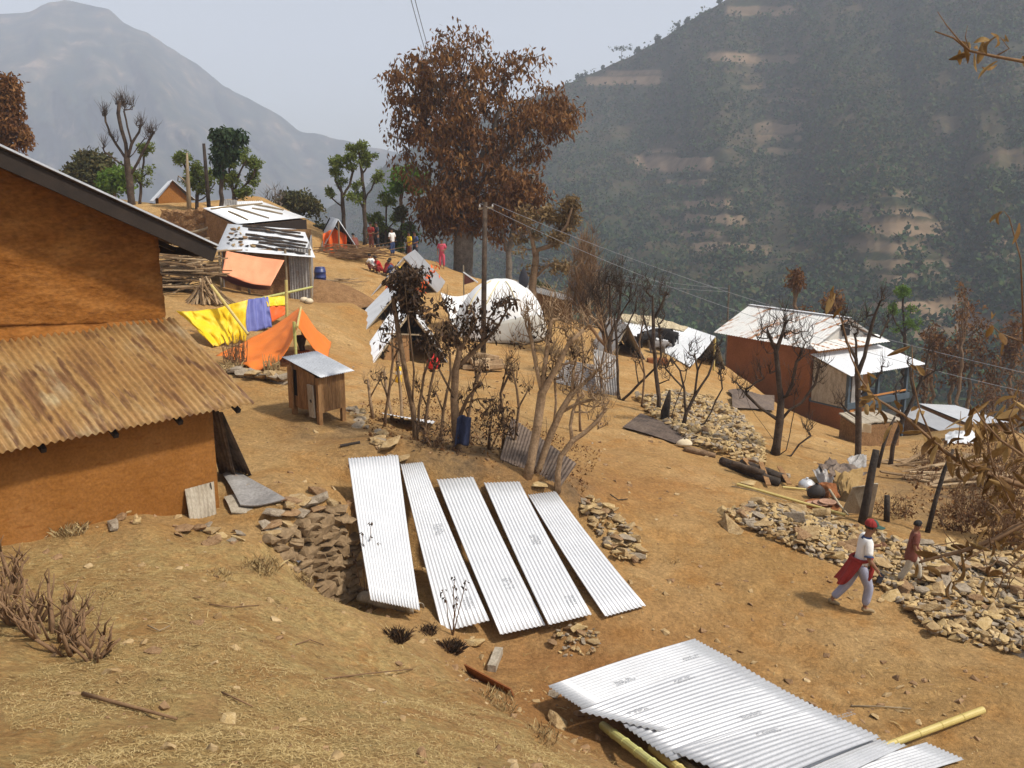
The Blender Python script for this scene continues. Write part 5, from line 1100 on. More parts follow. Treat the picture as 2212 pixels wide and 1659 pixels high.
def tree(name, label, Y, polys, r0, blobs, leaf=None, bark='bark_mid', lsize=.16, asp=.45, droop=0., rc=.35, cat='tree', group=None, rtip=.012, shoots=None, expo=.5, bulge=.16, depth=.9, extra=None, sq=(1, 1, 1), up=.12):
    r0 *= .72 if name == 'pollarded_tree' else 1
    b = polys[0][0]; p0 = onground(P(b[0], b[1], Y), -.12); sY = Y/F
    pl = []
    for k, q in enumerate(polys):
        L_ = math.hypot(q[-1][0]-q[0][0], q[-1][1]-q[0][1])*sY
        w = px(q, Y, rnd.uniform(-.35, .35)*L_*.6 if k else 0, .02*L_)
        if k == 0: w[0] = p0
        pl.append(w)
    if not leaf and bark == 'bark_dark': blobs = [(q[0], q[1], q[2]*1.15, q[3]*1.15, int(q[4]*1.9)+2) + tuple(q[5:]) for q in blobs]; rtip *= .62; r0 *= .85
    T_ = []; info = []
    for bl in blobs:
        u, v, ru, rv, nt, nl = bl[:6]; dy = bl[6] if len(bl) > 6 else 0
        for i in range(nt):
            a = rnd.uniform(0, 6.283); q = rnd.random()**.4; w = rnd.uniform(-1, 1)
            k = math.sqrt(1-w*w)
            T_.append(P(u+ru*q*math.cos(a)*k, v+rv*q*math.sin(a)*k, Y+dy+w*q*depth*(ru+rv)/2*sY)); info.append(nl)
    root = thing(name, label, cat, p0, 0, group)
    m, ends = grow(pl, T_, r0, rtip, expo, bulge, up)
    if shoots:
        n_, l_ = shoots; m2 = m
        for e in ends:
            for _ in range(n_):
                d = V((rnd.gauss(0, .45), rnd.gauss(0, .45), 1)).normalized()*l_*rnd.uniform(.4, 1.1); e_ = V(e); m2.tube([e_, e_+d*.5+V((rnd.gauss(0, .03), 0, 0)), e_+d], [rtip*.9, rtip*.7, rtip*.35], 3)
    m.build('trunk', bark, root, smooth=True)
    if leaf:
        C = np.array([tuple(t) for t in T_]); nl = np.array(info); ok = nl > 0
        V_, Q_, R_ = [], [], []; n0 = 0
        for n in np.unique(nl[ok]):
            c = C[nl == n]; v_, q_ = leafset(c, np.full(len(c), rc)*(.7+.6*rng.random(len(c))), int(n), sq, lsize, asp, droop)
            cr = np.repeat(rng.random(len(c)), int(n)); V_.append(v_); Q_.append(q_+n0); R_.append(np.clip(.45*cr+.55*rng.random(len(q_)), 0, 1)); n0 += len(v_)
        npmesh('crown', np.concatenate(V_), np.concatenate(Q_), leaf, root, np.concatenate(R_))
    return root
# --- the great brown tree
tree('big_tree', 'great tree with a wide crown of dead brown leaves in the middle of the village', 55,
 [[(1000,604),(1000,540),(1004,470),(1010,400),(1020,320),(1015,240),(1005,160)], [(1004,500),(985,420),(950,340),(915,260),(890,190)], [(1008,450),(1050,380),(1090,330),(1150,270),(1200,240)], [(1012,400),(1060,300),(1085,210),(1090,150)], [(1003,480),(960,440),(920,410),(890,380)], [(1008,520),(1060,470),(1090,420),(1130,400)], [(1018,300),(980,220),(950,140)]],
 .62, [(950,480,42,36,24,34), (1050,455,40,45,26,34), (1000,430,60,45,30,34), (1010,495,40,25,10,22), (900,190,62,75,42,34), (960,170,75,85,55,34), (1010,240,110,90,70,34), (1060,160,55,60,26,26), (1000,95,70,40,26,13), (1105,140,50,45,20,15), (1150,140,40,30,8,10), (1170,235,70,62,50,34), (1210,250,48,42,18,26), (1255,236,16,10,3,12), (920,280,72,75,46,34), (880,330,40,60,16,16), (1000,340,95,70,55,34), (950,400,70,60,40,34), (1120,305,75,50,36,32), (910,440,45,40,16,26), (1000,450,75,50,30,30), (1075,370,45,40,18,28), (860,160,40,50,12,16), (850,270,25,40,8,12)],
 'leaf_rust', 'bark_grey', lsize=.34, asp=.36, droop=.9, rc=.62, rtip=.02, depth=1.1)
tree('brown_tree', 'smaller tree with rusty foliage under the great brown tree, several slim stems', 53, [[(1098,596),(1100,540),(1112,480),(1120,430)], [(1100,560),(1085,500),(1080,440)], [(1112,480),(1140,430),(1150,390)]], .2, [(1110,400,62,42,46,34), (1095,450,45,45,30,32), (1145,430,35,45,20,30), (1080,490,25,30,10,22), (1130,480,25,35,8,18)], 'leaf_rust', 'bark_grey', lsize=.32, asp=.36, droop=.8, rc=.55, rtip=.018)
tree('tufted_tree', 'forked tree with dry yellowish leaf tufts at its limb ends, beyond the dome tent', 44, [[(1150,650),(1152,605),(1158,560),(1160,540)], [(1158,555),(1150,520),(1138,480),(1130,440)], [(1160,545),(1185,532),(1205,515),(1225,485),(1235,450)], [(1150,520),(1165,490),(1180,462)], [(1154,600),(1175,580),(1205,560)]], .2,
 [(1183,463,20,16,12,40), (1232,447,18,18,16,44), (1228,478,22,16,14,40), (1203,510,20,18,14,40), (1140,470,22,25,12,26), (1125,520,20,25,8,20), (1205,575,28,16,12,26), (1150,580,20,20,6,16), (1165,500,14,16,6,22)], 'leaf_gold', 'bark_mid', lsize=.22, asp=.4, droop=.2, rc=.3, rtip=.015)
# --- back row on the skyline
tree('rusty_conifer', 'tall rusty brown tree rising over the ochre roof', 46, [[(14,470),(14,330),(16,240),(18,180)]], .22, [(15,200,24,38,40,44), (18,255,30,50,46,44), (12,310,26,40,30,36), (52,295,18,20,14,30)], 'leaf_rust', 'bark_mid', lsize=.26, asp=.4, droop=.5, rc=.42)
tree('bare_tree', 'black bare pollarded tree standing over the small skyline house', 52, [[(284,446),(282,400),(276,362),(274,345)], [(276,366),(256,350),(240,338),(226,328),(222,318)], [(275,350),(252,312),(238,290),(228,262),(226,240)], [(275,345),(272,310),(262,280),(256,245),(258,222)], [(274,345),(284,310),(276,275),(268,240),(272,222)], [(276,348),(298,318),(312,300),(318,280)], [(280,380),(298,350),(308,330),(322,302),(332,285)], [(284,310),(300,285),(304,270)], [(282,430),(300,370),(304,330)]], .24,
 [(226,240,6,14,6,0), (258,225,10,14,10,0), (275,225,14,16,14,0), (303,270,10,12,8,0), (330,285,10,10,6,0), (222,318,6,8,4,0), (318,290,10,12,6,0), (245,300,10,8,4,0)], None, 'bark_dark', rtip=.02, shoots=(3, .75), expo=.45)
tree('round_bush', 'broad dark olive bush beside the black bare tree', 58, [[(195,460),(194,420),(192,390)]], .2, [(190,368,48,36,60,50), (170,385,30,28,24,44), (222,380,30,30,24,44), (205,352,30,22,20,40)], 'leaf_olive', 'bark_mid', lsize=.3, asp=.5, rc=.6, cat='bush')
tree('round_bush', 'small bright green bush at the foot of the bare black tree', 56, [[(248,450),(248,410)]], .12, [(250,392,34,24,40,50), (265,380,20,16,14,40), (230,400,18,16,12,40)], 'leaf_bright', 'bark_mid', lsize=.25, asp=.5, rc=.45, cat='bush')
PK = dict(bark='bark_dark', lsize=.15, asp=.5, rc=.2, rtip=.02, bulge=.2, depth=.7)
tree('pollarded_tree', 'thin pollarded tree with two leaf balls just behind the bare tree', 54, [[(302,450),(304,400),(310,350)], [(304,400),(296,390)], [(306,380),(322,372)]], .12, [(312,322,18,14,18,44), (300,378,16,14,14,40), (322,368,10,8,6,24), (318,392,12,10,5,16)], 'leaf_green', **PK)
tree('pollarded_tree', 'pollarded tree with green balls beside the pale dead trunk and leaning pole', 50, [[(424,452),(426,420),(432,390),(420,370)], [(426,410),(405,375),(396,350)], [(430,395),(446,375)], [(425,440),(450,420),(465,395)]], .14, [(394,342,19,15,22,46), (425,370,24,18,26,46), (446,384,18,16,18,40), (410,392,16,14,12,36), (436,408,18,16,14,40)], 'leaf_green', **PK)
tree('big_leaf_tree', 'slender tree with dark drooping leaves, tallest of the skyline row', 47, [[(478,460),(478,400),(480,345),(488,310)], [(480,350),(470,330)], [(488,310),(510,300)]], .11, [(482,293,24,9,20,40), (508,297,20,9,16,38), (488,318,24,12,18,34), (476,338,16,14,10,30), (472,362,14,10,5,18), (500,330,12,12,6,24)], 'leaf_dark', 'bark_dark', lsize=.3, asp=.5, droop=.7, rc=.34, rtip=.018)
tree('pollarded_tree', 'spreading pollarded tree with four leaf balls rising behind the white shed roofs', 52, [[(504,446),(506,420),(508,400)], [(507,415),(498,390),(494,365)], [(507,410),(520,370),(532,345)], [(508,420),(530,400),(548,380),(552,362)], [(500,440),(520,425),(535,418)]], .18, [(490,352,22,12,22,46), (528,336,14,18,18,44), (550,352,18,14,18,44), (495,388,22,22,28,46), (545,386,14,16,12,38), (528,418,24,14,18,42), (552,372,8,8,5,30)], 'leaf_green', **PK)
tree('low_bush', 'low olive bush growing beyond the white shed roofs', 64, [[(636,482),(638,460)]], .12, [(640,438,42,20,40,46), (615,446,26,16,16,34), (668,450,24,16,18,40)], 'leaf_olive', 'bark_mid', lsize=.3, asp=.5, rc=.5, cat='bush')
tree('bare_bush', 'greyish bare bush beside the olive one beyond the sheds', 63, [[(594,475),(594,450)], [(592,465),(580,440)], [(594,460),(608,440)]], .1, [(594,425,28,22,40,0)], None, 'bark_grey', rtip=.016, shoots=(2, .6), cat='bush')
tree('pollarded_tree', 'tall crooked pollarded tree, nearer the sheds of the twin pair', 54, [[(744,520),(742,480),(740,430),(736,400)], [(740,420),(725,390),(728,360)], [(740,425),(755,400),(762,370),(755,345)], [(742,450),(716,428),(708,418)]], .17, [(730,350,20,16,24,44), (722,372,14,10,12,36), (755,338,14,10,14,40), (760,360,12,10,10,34), (712,414,12,8,10,36), (742,392,16,9,9,30)], 'leaf_green', **PK)
tree('pollarded_tree', 'crooked pollarded tree nearest the big tree of the twin pair', 53, [[(788,530),(788,470),(786,420),(780,360),(775,320)], [(786,430),(802,410),(812,385)], [(783,380),(800,345)], [(786,450),(770,420)]], .17, [(780,316,14,9,14,40), (762,322,12,8,10,34), (795,338,20,10,16,42), (788,352,16,9,10,36), (818,382,14,12,14,42), (768,425,20,16,16,38), (772,400,14,10,8,34)], 'leaf_green', **PK)
for (u, v, b, lab, lf) in ((835,432,545,'thin pollarded tree with high leaf ball behind the seated people','leaf_green'), (868,462,545,'thin tree with a loose green head close to the big tree','leaf_olive'), (808,470,540,'short green tree behind the seated people','leaf_green'), (880,500,556,'small bright green pollard at the edge of the big crown','leaf_bright')):
    tree('pollarded_tree', lab, 56, [[(u-3, b), (u-1, (b+v)/2), (u, v+8)], [(u-1, (b+v)/2+10), (u+16, (b+v)/2-8)]], .1, [(u, v, 18, 15, 22, 40), (u+16, (b+v)/2-14, 13, 11, 10, 30), (u-12, (b+v)/2+4, 10, 12, 6, 22)], lf, **PK)
tree('leafy_bush', 'leafy bright green bush half behind the big brown crown', 60, [[(868,470),(866,420)]], .12, [(872,385,28,24,34,44), (895,395,22,22,18,40), (858,402,18,16,12,36)], 'leaf_bright', 'bark_mid', lsize=.28, asp=.5, rc=.5, cat='bush')
for (u, v, h, k) in ((690,505,40,'olive shrub on the slope behind the grey ridge tent'), (815,500,45,'dense shrub beneath the pollards by the seated people'), (845,515,40,'scrubby shrub beside the seated people'), (1165,632,20,'small shrub at the rim past the big tree')):
    tree('shrub', k, 58, [[(u, v+h), (u, v+h*.5)]], .07, [(u, v, 22, 18, 24, 36), (u+12, v+12, 16, 12, 10, 30)], 'leaf_olive', 'bark_mid', lsize=.25, asp=.5, rc=.4, cat='shrub')
# dead trunk and leaning pole on the skyline
m = MB(); p = [onground(P(408,452,49.5), -.2), P(407,410,49.5), P(405,370,49.5), P(404,330,49.5)]; m.tube(p, [.13,.115,.09,.05], 8); m.tube([P(407,400,49.5), P(396,388,49.5), P(385,380,49.5), P(384,392,49.5)], [.05,.05,.04,.03], 5)
props(m.build('dead_trunk', 'pole_wood', loc=p[0], smooth=True), 'pale dead trunk with one broken stub beside the small house', 'trunk')
m = MB(); m.tube([onground(P(452,452,48.5), -.2), P(446,380,48.5), P(440,310,48.5)], [.11,.1,.08], 8); props(m.build('leaning_pole', 'charcoal_wood', loc=P(452,452,48.5), smooth=True), 'dark tall pole leaning on the skyline between two pollards', 'pole')
# --- burnt trees of the middle
tree('burnt_tree', 'burnt tree with a scorched brown leaf head before the zinc shelters', 18.6,
 [[(898,972),(896,930),(890,880),(878,820),(868,760),(858,700),(848,640)], [(890,885),(893,800),(886,730),(880,680),(876,620)], [(898,950),(906,880),(915,810),(918,750),(916,700)], [(868,760),(840,742),(815,735)], [(858,700),(838,690),(822,660)], [(915,810),(935,760),(950,730),(958,690)], [(900,960),(890,900),(880,860),(862,800)], [(904,965),(912,900),(930,850),(948,800)]], .075,
 [(880,632,38,34,30,12), (858,672,28,22,7,5), (905,670,30,28,14,8), (900,590,30,22,14,10), (828,715,18,24,6,3), (818,745,16,20,4,3), (870,600,26,22,14,12), (925,735,30,25,14,9), (885,660,25,25,14,16), (840,610,20,20,4,5)], 'leaf_black', 'bark_mid', lsize=.13, asp=.45, droop=.6, rc=.14, rtip=.006, shoots=(1, .3))
tree('burnt_tree', 'knotty burnt tree with one long limb reaching up across the dome tent', 17.6,
 [[(988,1040),(988,980),(984,920),(980,860),(984,800),(992,760)], [(984,810),(1015,765),(1050,735),(1080,700),(1105,655)], [(992,760),(985,720),(970,690)], [(990,770),(1010,730),(1030,690)], [(982,850),(950,800),(925,770)], [(985,900),(1010,860),(1035,830)], [(1050,735),(1055,690),(1075,660)], [(988,960),(970,920),(950,900)]], .095,
 [(1000,730,45,30,22,7), (1020,690,35,35,18,9), (960,720,30,30,14,5), (1085,660,25,25,14,7), (1060,710,25,18,8,5), (940,780,25,25,8,3), (1040,800,22,40,10,3), (1010,850,30,30,8,2), (1105,650,12,14,5,8), (960,660,20,20,6,9), (1060,870,30,40,8,4)], 'leaf_black', 'bark_mid', lsize=.12, asp=.45, droop=.6, rc=.16, rtip=.0075, shoots=(2, .35))
tree('bare_tree', 'pale bare tree with forked trunk by the leaning zinc sheets, thickest of its clump', 16.9,
 [[(1138,1072),(1146,1000),(1160,920),(1172,850),(1176,800)], [(1172,850),(1158,790),(1150,740),(1142,700),(1138,650)], [(1176,800),(1185,740),(1192,690),(1190,640)], [(1174,830),(1205,790),(1230,740),(1262,712),(1290,690)], [(1150,740),(1135,700)], [(1205,790),(1240,780)]], .09,
 [(1140,680,20,45,26,0), (1190,680,24,55,34,0), (1165,720,26,45,24,2), (1270,700,34,26,26,0), (1230,720,28,36,22,0), (1120,740,18,30,10,2), (1215,680,22,45,20,0), (1245,760,26,24,16,2), (1180,780,30,50,20,1)], 'leaf_black', 'bark_pale', lsize=.09, asp=.45, droop=.5, rc=.12, rtip=.0075, shoots=(2, .35))
tree('bare_tree', 'pale bare tree bending away from the forked one, with many thin outer twigs', 17.1,
 [[(1152,1074),(1166,1010),(1182,960),(1196,925),(1212,890),(1235,850),(1260,830),(1290,800)], [(1196,925),(1200,870),(1198,820),(1200,760)], [(1212,890),(1250,870),(1285,862)], [(1235,850),(1240,800),(1250,750)], [(1182,960),(1180,900)]], .075,
 [(1290,820,30,45,34,0), (1200,770,24,50,28,0), (1250,770,30,45,30,1), (1285,860,30,26,26,0), (1230,830,34,35,24,1), (1320,800,26,30,16,0)], 'leaf_black', 'bark_pale', lsize=.09, asp=.45, droop=.5, rc=.12, rtip=.0075, shoots=(2, .35))
tree('bare_tree', 'short pale bare tree curving out in front of the others by the sheets', 16.7,
 [[(1204,1064),(1206,1020),(1212,985),(1228,965),(1236,952)], [(1236,952),(1232,920),(1238,890),(1250,860)], [(1236,952),(1262,935),(1290,910),(1310,880)], [(1240,905),(1270,890),(1300,870)]], .06,
 [(1250,860,18,25,14,0), (1305,880,24,24,20,0), (1275,900,20,14,10,0), (1300,920,18,12,8,0)], None, 'bark_pale', rtip=.006, shoots=(2, .3))
tree('scorched_shrub', 'low scorched shrub of thin stems behind the first leaning sheet', 17.4, [[(940,990),(938,950)], [(940,985),(955,930)], [(938,985),(918,940)], [(942,985),(980,950)]], .03, [(930,930,40,40,40,3), (970,950,30,35,26,3), (905,960,25,25,14,2), (1000,985,25,22,12,2)], 'leaf_black', 'twig', lsize=.08, asp=.4, droop=.3, rc=.1, rtip=.004, cat='shrub', shoots=(1, .3))
tree('scorched_shrub', 'tangled scorched shrub with hanging leaves around the blue cloth', 17.8, [[(1055,980),(1058,930),(1065,890)], [(1056,960),(1090,910)], [(1055,970),(1025,930)]], .035, [(1075,890,50,30,36,4), (1050,930,40,35,26,3), (1105,925,22,25,10,4)], 'leaf_black', 'twig', lsize=.1, asp=.4, droop=.6, rc=.12, rtip=.004, cat='shrub', shoots=(1, .3))
for (u0, v0, top, lab) in ((848,905,[(836,850),(828,800)],'slim bare sapling nearest the coop in the fence line'), (806,905,[(800,860),(795,820)],'short bare sapling by the stones beside the coop'), (868,900,[(864,840),(858,780)],'tall slim bare sapling before the zinc shelter')):
    tree('sapling', lab, 20.5, [[(u0, v0)]+top, [top[0], (top[0][0]+22, top[0][1]-40)]], .04, [(top[1][0]+4, top[1][1]+5, 14, 20, 8, 0)], None, 'bark_pale', rtip=.006, shoots=(2, .3))
for k, (u0, v0, tp, Yk, lab) in enumerate(((830,930,[(838,860),(850,780),(846,720)],19.8,'thin bare stem rising between the saplings and the burnt head'), (915,965,[(922,880),(938,800),(945,730)],18.9,'slim bare stem close behind the scorched leaf head tree'), (950,975,[(958,890),(975,810),(968,740)],18.4,'slim brown stem between the two burnt trees'), (1015,985,[(1012,900),(1028,820),(1022,760)],18.8,'bare stem just past the knotty burnt tree'), (1085,1010,[(1090,930),(1080,850),(1095,790)],18.2,'thin wiry stem before the bare yard, left of none'), (1120,1030,[(1112,960),(1122,880),(1108,800)],18.0,'wiry stem close to the thick forked pale tree'), (1255,905,[(1250,850),(1262,780),(1255,720)],24,'thin dead stem in front of the weathered ribbed sheet'), (1300,870,[(1296,800),(1310,740),(1300,690)],30,'thin dead stem beside the bent zinc sheet'), (1385,880,[(1392,810),(1380,740),(1390,690)],29,'bare stem between two charred trees above the rubble'))):
    tree('bare_sapling', lab.replace(', left of none', ' beyond the blue cloth'), Yk, [[(u0, v0)]+tp, [tp[0], (tp[0][0]-18, tp[0][1]-45)], [tp[1], (tp[1][0]+20, tp[1][1]-40)]], .035, [(tp[2][0], tp[2][1], 18, 30, 14, 1), (tp[0][0]-18, tp[0][1]-45, 12, 16, 8, 2), (tp[1][0]+20, tp[1][1]-40, 12, 18, 8, 1)], 'leaf_black', 'bark_mid', lsize=.09, asp=.45, droop=.5, rc=.1, rtip=.007, shoots=(2, .35))
# --- bush of burnt fine branches right of the dome
tree('burnt_bush', 'dense upright mass of reddish burnt twigs beyond the dome tent', 37, [[(1325,775),(1305,720),(1290,660),(1280,600)], [(1318,760),(1270,700),(1252,640)], [(1322,760),(1320,680),(1315,620)], [(1305,720),(1260,660),(1245,580)]], .16, [(1262,600,36,70,120,0), (1290,640,34,60,70,0), (1250,660,30,50,50,0), (1275,540,24,50,40,0), (1235,640,20,40,20,0)], None, 'twig', rtip=.012, shoots=(4, .9), bulge=.08)
tree('charred_tree', 'black charred tree with a fan of upright limbs before the dark shelter', 33, [[(1322,765),(1316,740),(1308,715)], [(1316,740),(1290,700),(1272,660)], [(1308,715),(1300,670),(1290,620)], [(1312,725),(1318,670),(1316,620)], [(1314,730),(1335,690),(1340,640),(1336,600)], [(1318,750),(1352,710),(1372,670),(1378,630)], [(1335,690),(1360,650),(1365,610)]], .12, [(1275,650,20,30,18,0), (1295,620,20,40,22,0), (1318,610,22,40,26,0), (1345,610,24,40,26,0), (1375,640,22,40,18,0), (1310,670,30,30,16,0)], None, 'bark_dark', rtip=.014, shoots=(3, .6), bulge=.1)
tree('charred_tree', 'slim charred tree beside the bent zinc sheet, one limb arching aside', 29.5, [[(1338,865),(1334,800),(1332,740),(1328,690)], [(1345,868),(1380,830),(1420,790),(1428,770),(1424,710)], [(1380,830),(1374,800),(1372,780)]], .08, [(1328,680,14,40,12,0), (1424,690,14,50,14,0), (1374,780,10,14,4,0), (1345,720,14,30,8,0)], None, 'bark_dark', rtip=.012, shoots=(2, .5), bulge=.1)
tree('charred_tree', 'tall thin charred tree with a fine forked top above the rubble', 28.3, [[(1422,908),(1424,860),(1416,800),(1412,740),(1412,690),(1410,640)], [(1414,760),(1400,720),(1390,680)], [(1412,700),(1428,660),(1440,630)], [(1424,840),(1445,820)]], .085, [(1410,620,26,40,22,0), (1390,670,16,40,10,0), (1436,640,16,40,12,0), (1440,810,14,18,5,0)], None, 'bark_dark', rtip=.01, shoots=(2, .5), bulge=.1)
m = MB(); c = G(1436, 912); m.tube([c-V((0, 0, .1)), c+V((0, 0, .35)), c+V((.08, 0, .75)), c+V((.12, 0, 1.05))], [.16,.14,.09,.03], 8); props(m.build('charred_stump', 'charcoal_wood', loc=c, smooth=True), 'short spiky charred stump at the top of the rubble', 'stump')
tree('charred_tree', 'low charred tree of wide candelabra limbs growing out of the rubble', 26.5, [[(1474,930),(1482,895),(1500,855),(1506,800),(1500,765)], [(1482,895),(1478,840),(1468,800),(1450,775)], [(1500,855),(1530,810),(1545,770),(1550,740)], [(1478,840),(1440,800),(1430,780)], [(1440,935),(1450,900),(1480,820),(1485,790)], [(1510,938),(1535,890),(1560,840),(1556,800)], [(1506,800),(1520,770)]], .08, [(1500,755,14,20,8,0), (1455,780,18,18,8,0), (1550,760,16,24,10,0), (1432,790,10,20,5,0), (1485,785,10,18,5,0), (1560,810,12,20,6,0), (1526,775,12,18,6,0)], None, 'bark_dark', rtip=.018, shoots=(2, .35), bulge=.12)
tree('charred_tree', 'stout multi-stemmed charred tree between the rubble and the red house', 24.8, [[(1672,1012),(1678,960),(1684,910),(1688,860)], [(1684,910),(1640,880),(1610,850),(1590,825)], [(1680,940),(1650,920),(1620,880),(1605,840)], [(1688,860),(1680,800),(1676,760),(1660,720)], [(1686,880),(1712,830),(1720,780),(1740,740)], [(1684,900),(1730,870),(1760,830),(1770,790)], [(1690,1005),(1705,940),(1715,890),(1718,840)], [(1695,1008),(1725,960),(1752,940)], [(1676,760),(1690,720),(1700,690)]], .15,
 [(1660,720,24,40,18,0), (1700,700,20,40,16,0), (1735,740,24,40,18,0), (1768,800,18,30,12,0), (1600,835,18,24,10,0), (1715,830,14,30,8,0), (1640,800,24,30,10,0), (1750,930,16,20,6,0)], None, 'bark_dark', rtip=.012, shoots=(3, .5), bulge=.14)
tree('charred_tree', 'black charred tree with a straight trunk before the porch', 27, [[(1852,1010),(1854,950),(1856,880),(1852,810),(1850,740),(1846,720)], [(1852,810),(1868,770),(1878,720),(1890,680),(1902,650)], [(1850,760),(1830,740),(1820,700)], [(1854,900),(1832,890),(1815,870)], [(1878,720),(1900,730),(1915,700)], [(1856,860),(1885,830),(1905,800)]], .12, [(1905,648,10,20,6,0), (1870,690,16,30,8,0), (1822,690,14,25,8,0), (1815,865,14,18,6,0), (1918,695,12,20,6,0), (1845,710,12,20,6,0), (1908,795,10,16,4,0)], None, 'bark_dark', rtip=.014, shoots=(2, .5), bulge=.14)
tree('charred_tree', 'bent black charred tree leaning across the porch posts', 28, [[(1922,1015),(1930,965),(1948,910),(1975,855),(1990,820),(2005,770)], [(1948,910),(1940,880),(1935,850)], [(1975,855),(1968,820),(1972,790)], [(1990,820),(2020,800)]], .09, [(2008,760,12,20,6,0), (1970,780,12,24,6,0), (2025,790,12,14,4,0), (1935,845,10,16,4,0)], None, 'bark_dark', rtip=.012, shoots=(2, .45), bulge=.14)
tree('pollarded_tree', 'pollarded tree with fresh green balls beyond the porch roof', 62, [[(1958,810),(1956,740),(1952,690),(1950,640)], [(1956,730),(1936,700),(1928,680)], [(1954,720),(1972,700)]], .18, [(1950,632,20,14,22,40), (1930,668,18,14,18,38), (1972,700,20,16,18,36), (1968,672,14,12,8,24), (1940,710,14,12,7,20)], 'leaf_bright', **PK)
for (u, v, w_, h_, b, lab) in ((1735,690,26,26,770,'scorched russet tree behind the striped roof'), (1800,650,22,26,760,'second scorched russet tree behind the striped roof, with a high tuft'), (1720,600,14,20,720,'slim russet tree rising above the striped roof ridge'), (2100,720,44,70,860,'tall thin tree of dry brown leaves beyond the low white roofs'), (2060,770,30,50,870,'brown leafed thin tree next to the tallest dry one'), (2150,790,34,60,900,'wispy brown tree at the lower edge of the slope'), (2190,720,26,50,850,'dry brown tree nearest the frame side beyond the white roofs'), (2020,730,22,30,840,'thin scorched tree above the end of the porch roof')):
    tree('dry_tree', lab, 56, [[(u, b), (u-2, (b+v)/2), (u, v)], [(u-1, (b+v)/2), (u+w_*.6, v+5)], [(u-1, (b+v)/2+8), (u-w_*.6, v+10)]], .12, [(u, v, w_, h_, 40, 12), (u, v+h_*.8, w_*.8, h_*.6, 20, 9)], 'leaf_burnt', 'bark_mid', lsize=.26, asp=.4, droop=.4, rc=.4, rtip=.014, bulge=.1)
# slope scrub at the right
for (u, v, Y, lab) in ((2140,960,26,'tangled dry scrub below the white roofs'), (2180,1060,20,'brown tangled scrub on the bank above the boy'), (2060,1130,19,'thin dry scrub just above the rubble'), (2195,880,36,'dry scrub at the end of the wide white roof'), (1990,1060,24,'charred sapling with bare twigs behind the boy'), (1930,1120,19.5,'low dead scrub beside the charred post')):
    tree('dry_scrub', lab, Y, [[(u, v+40), (u-4, v)], [(u, v+35), (u+25, v-10)], [(u, v+36), (u-28, v-6)]], .04, [(u, v-15, 42, 35, 46, 3), (u+25, v+5, 30, 25, 20, 3)], 'leaf_burnt', 'twig', lsize=.1, asp=.4, droop=.3, rc=.15, rtip=.005, cat='shrub', shoots=(2, .35))
for (u, v, w_, h_, b, lab) in ((2080,660,16,50,840,'very slim dry tree standing tallest above the porch end'), (2130,850,30,40,930,'short dry bush-like tree over the low white roof'), (2000,800,20,40,880,'thin leafless tree against the dark valley by the porch'), (2205,830,24,60,930,'brown thin tree at the frame side below the cables')):
    tree('dry_tree', lab, 50, [[(u, b), (u-3, (b+v)/2), (u, v)], [(u-1, (b+v)/2), (u+w_*.7, v+10)], [(u-2, (b+v)/2+12), (u-w_*.7, v+16)]], .09, [(u, v, w_, h_, 40, 5), (u, v+h_*.9, w_*.9, h_*.7, 20, 4)], 'leaf_burnt', 'bark_mid', lsize=.22, asp=.4, droop=.4, rc=.35, rtip=.014, bulge=.1, shoots=(1, .5))
for k, (u, v, Y, w_) in enumerate(((2040,1010,27,50),(2120,1020,24,55),(2180,1000,26,45),(2150,1100,18.5,50),(2205,1120,18,45),(2090,1090,20,45),(2010,990,29,40),(2170,1160,17.5,40))):
    tree('brushwood', ('dense reddish brush nearest the charred post','wide tangle of dry brush on the ashy bank','high brush tangle by the low white roofs','thick dry brush above the far rubble','brush tangle at the frame side by the rubble','sparse brush between the snag and the rubble','low brush at the slab roofed shed corner','last low brush over the rubble edge')[k], Y, [[(u, v+45), (u-6, v)], [(u, v+42), (u+w_*.6, v-4)], [(u, v+42), (u-w_*.6, v+2)], [(u+6, v+44), (u+w_*.3, v-20)]], .03, [(u, v-8, w_, 34, 60, 3), (u+w_*.5, v+14, w_*.6, 24, 24, 2), (u-w_*.5, v+14, w_*.6, 24, 24, 2)], 'leaf_burnt', 'twig', lsize=.09, asp=.4, droop=.3, rc=.15, rtip=.006, cat='brush', shoots=(2, .35))
# hill-top trees on the skyline of the far hill
HS = [(1343,128,15,1), (1250,176,6,0), (1259,172,4,0), (1264,170,5,0), (1300,160,4,0), (1372,113,5,0), (1380,109,6,0), (1418,95,7,0), (1424,92,4,0), (1462,64,8,0), (1481,50,5,0), (1487,46,6,0), (1552,8,7,0)]
for k, (u, v, r, flat) in enumerate(HS):
    j = int(np.argmin(np.abs(hu-u))); q = hv[len(ht)-1, j]; Yq = q[1]; c = V(q); s = Yq/F
    root = thing('hill_tree', 'flat-topped lone tree standing clear on the hill skyline' if flat else 'small dark tree on the skyline of the far hill', 'tree', c, 0, None if flat else 'trees along the hill skyline')
    h = r*s*(1.5 if flat else 1.05); m = MB(); m.tube([c-V((0, 0, 1)), c+V((0, 0, h*.9))], [.3, .15], 5); m.build('trunk', 'bark_dark', root)
    n = 26; C = np.array([[c.x+rnd.gauss(0, r*s*.55 if flat else r*s*.32), c.y+rnd.gauss(0, r*s*.4), c.z+h*(1.0 if flat else .75)+rnd.gauss(0, r*s*(.16 if flat else .45))] for _ in range(n)])
    vs_, q_ = leafset(C, np.full(n, r*s*.3), 12, (1, 1, .6), .9, .8); npmesh('crown', vs_, q_, 'leaf_dark', root, rng.random(len(q_)))
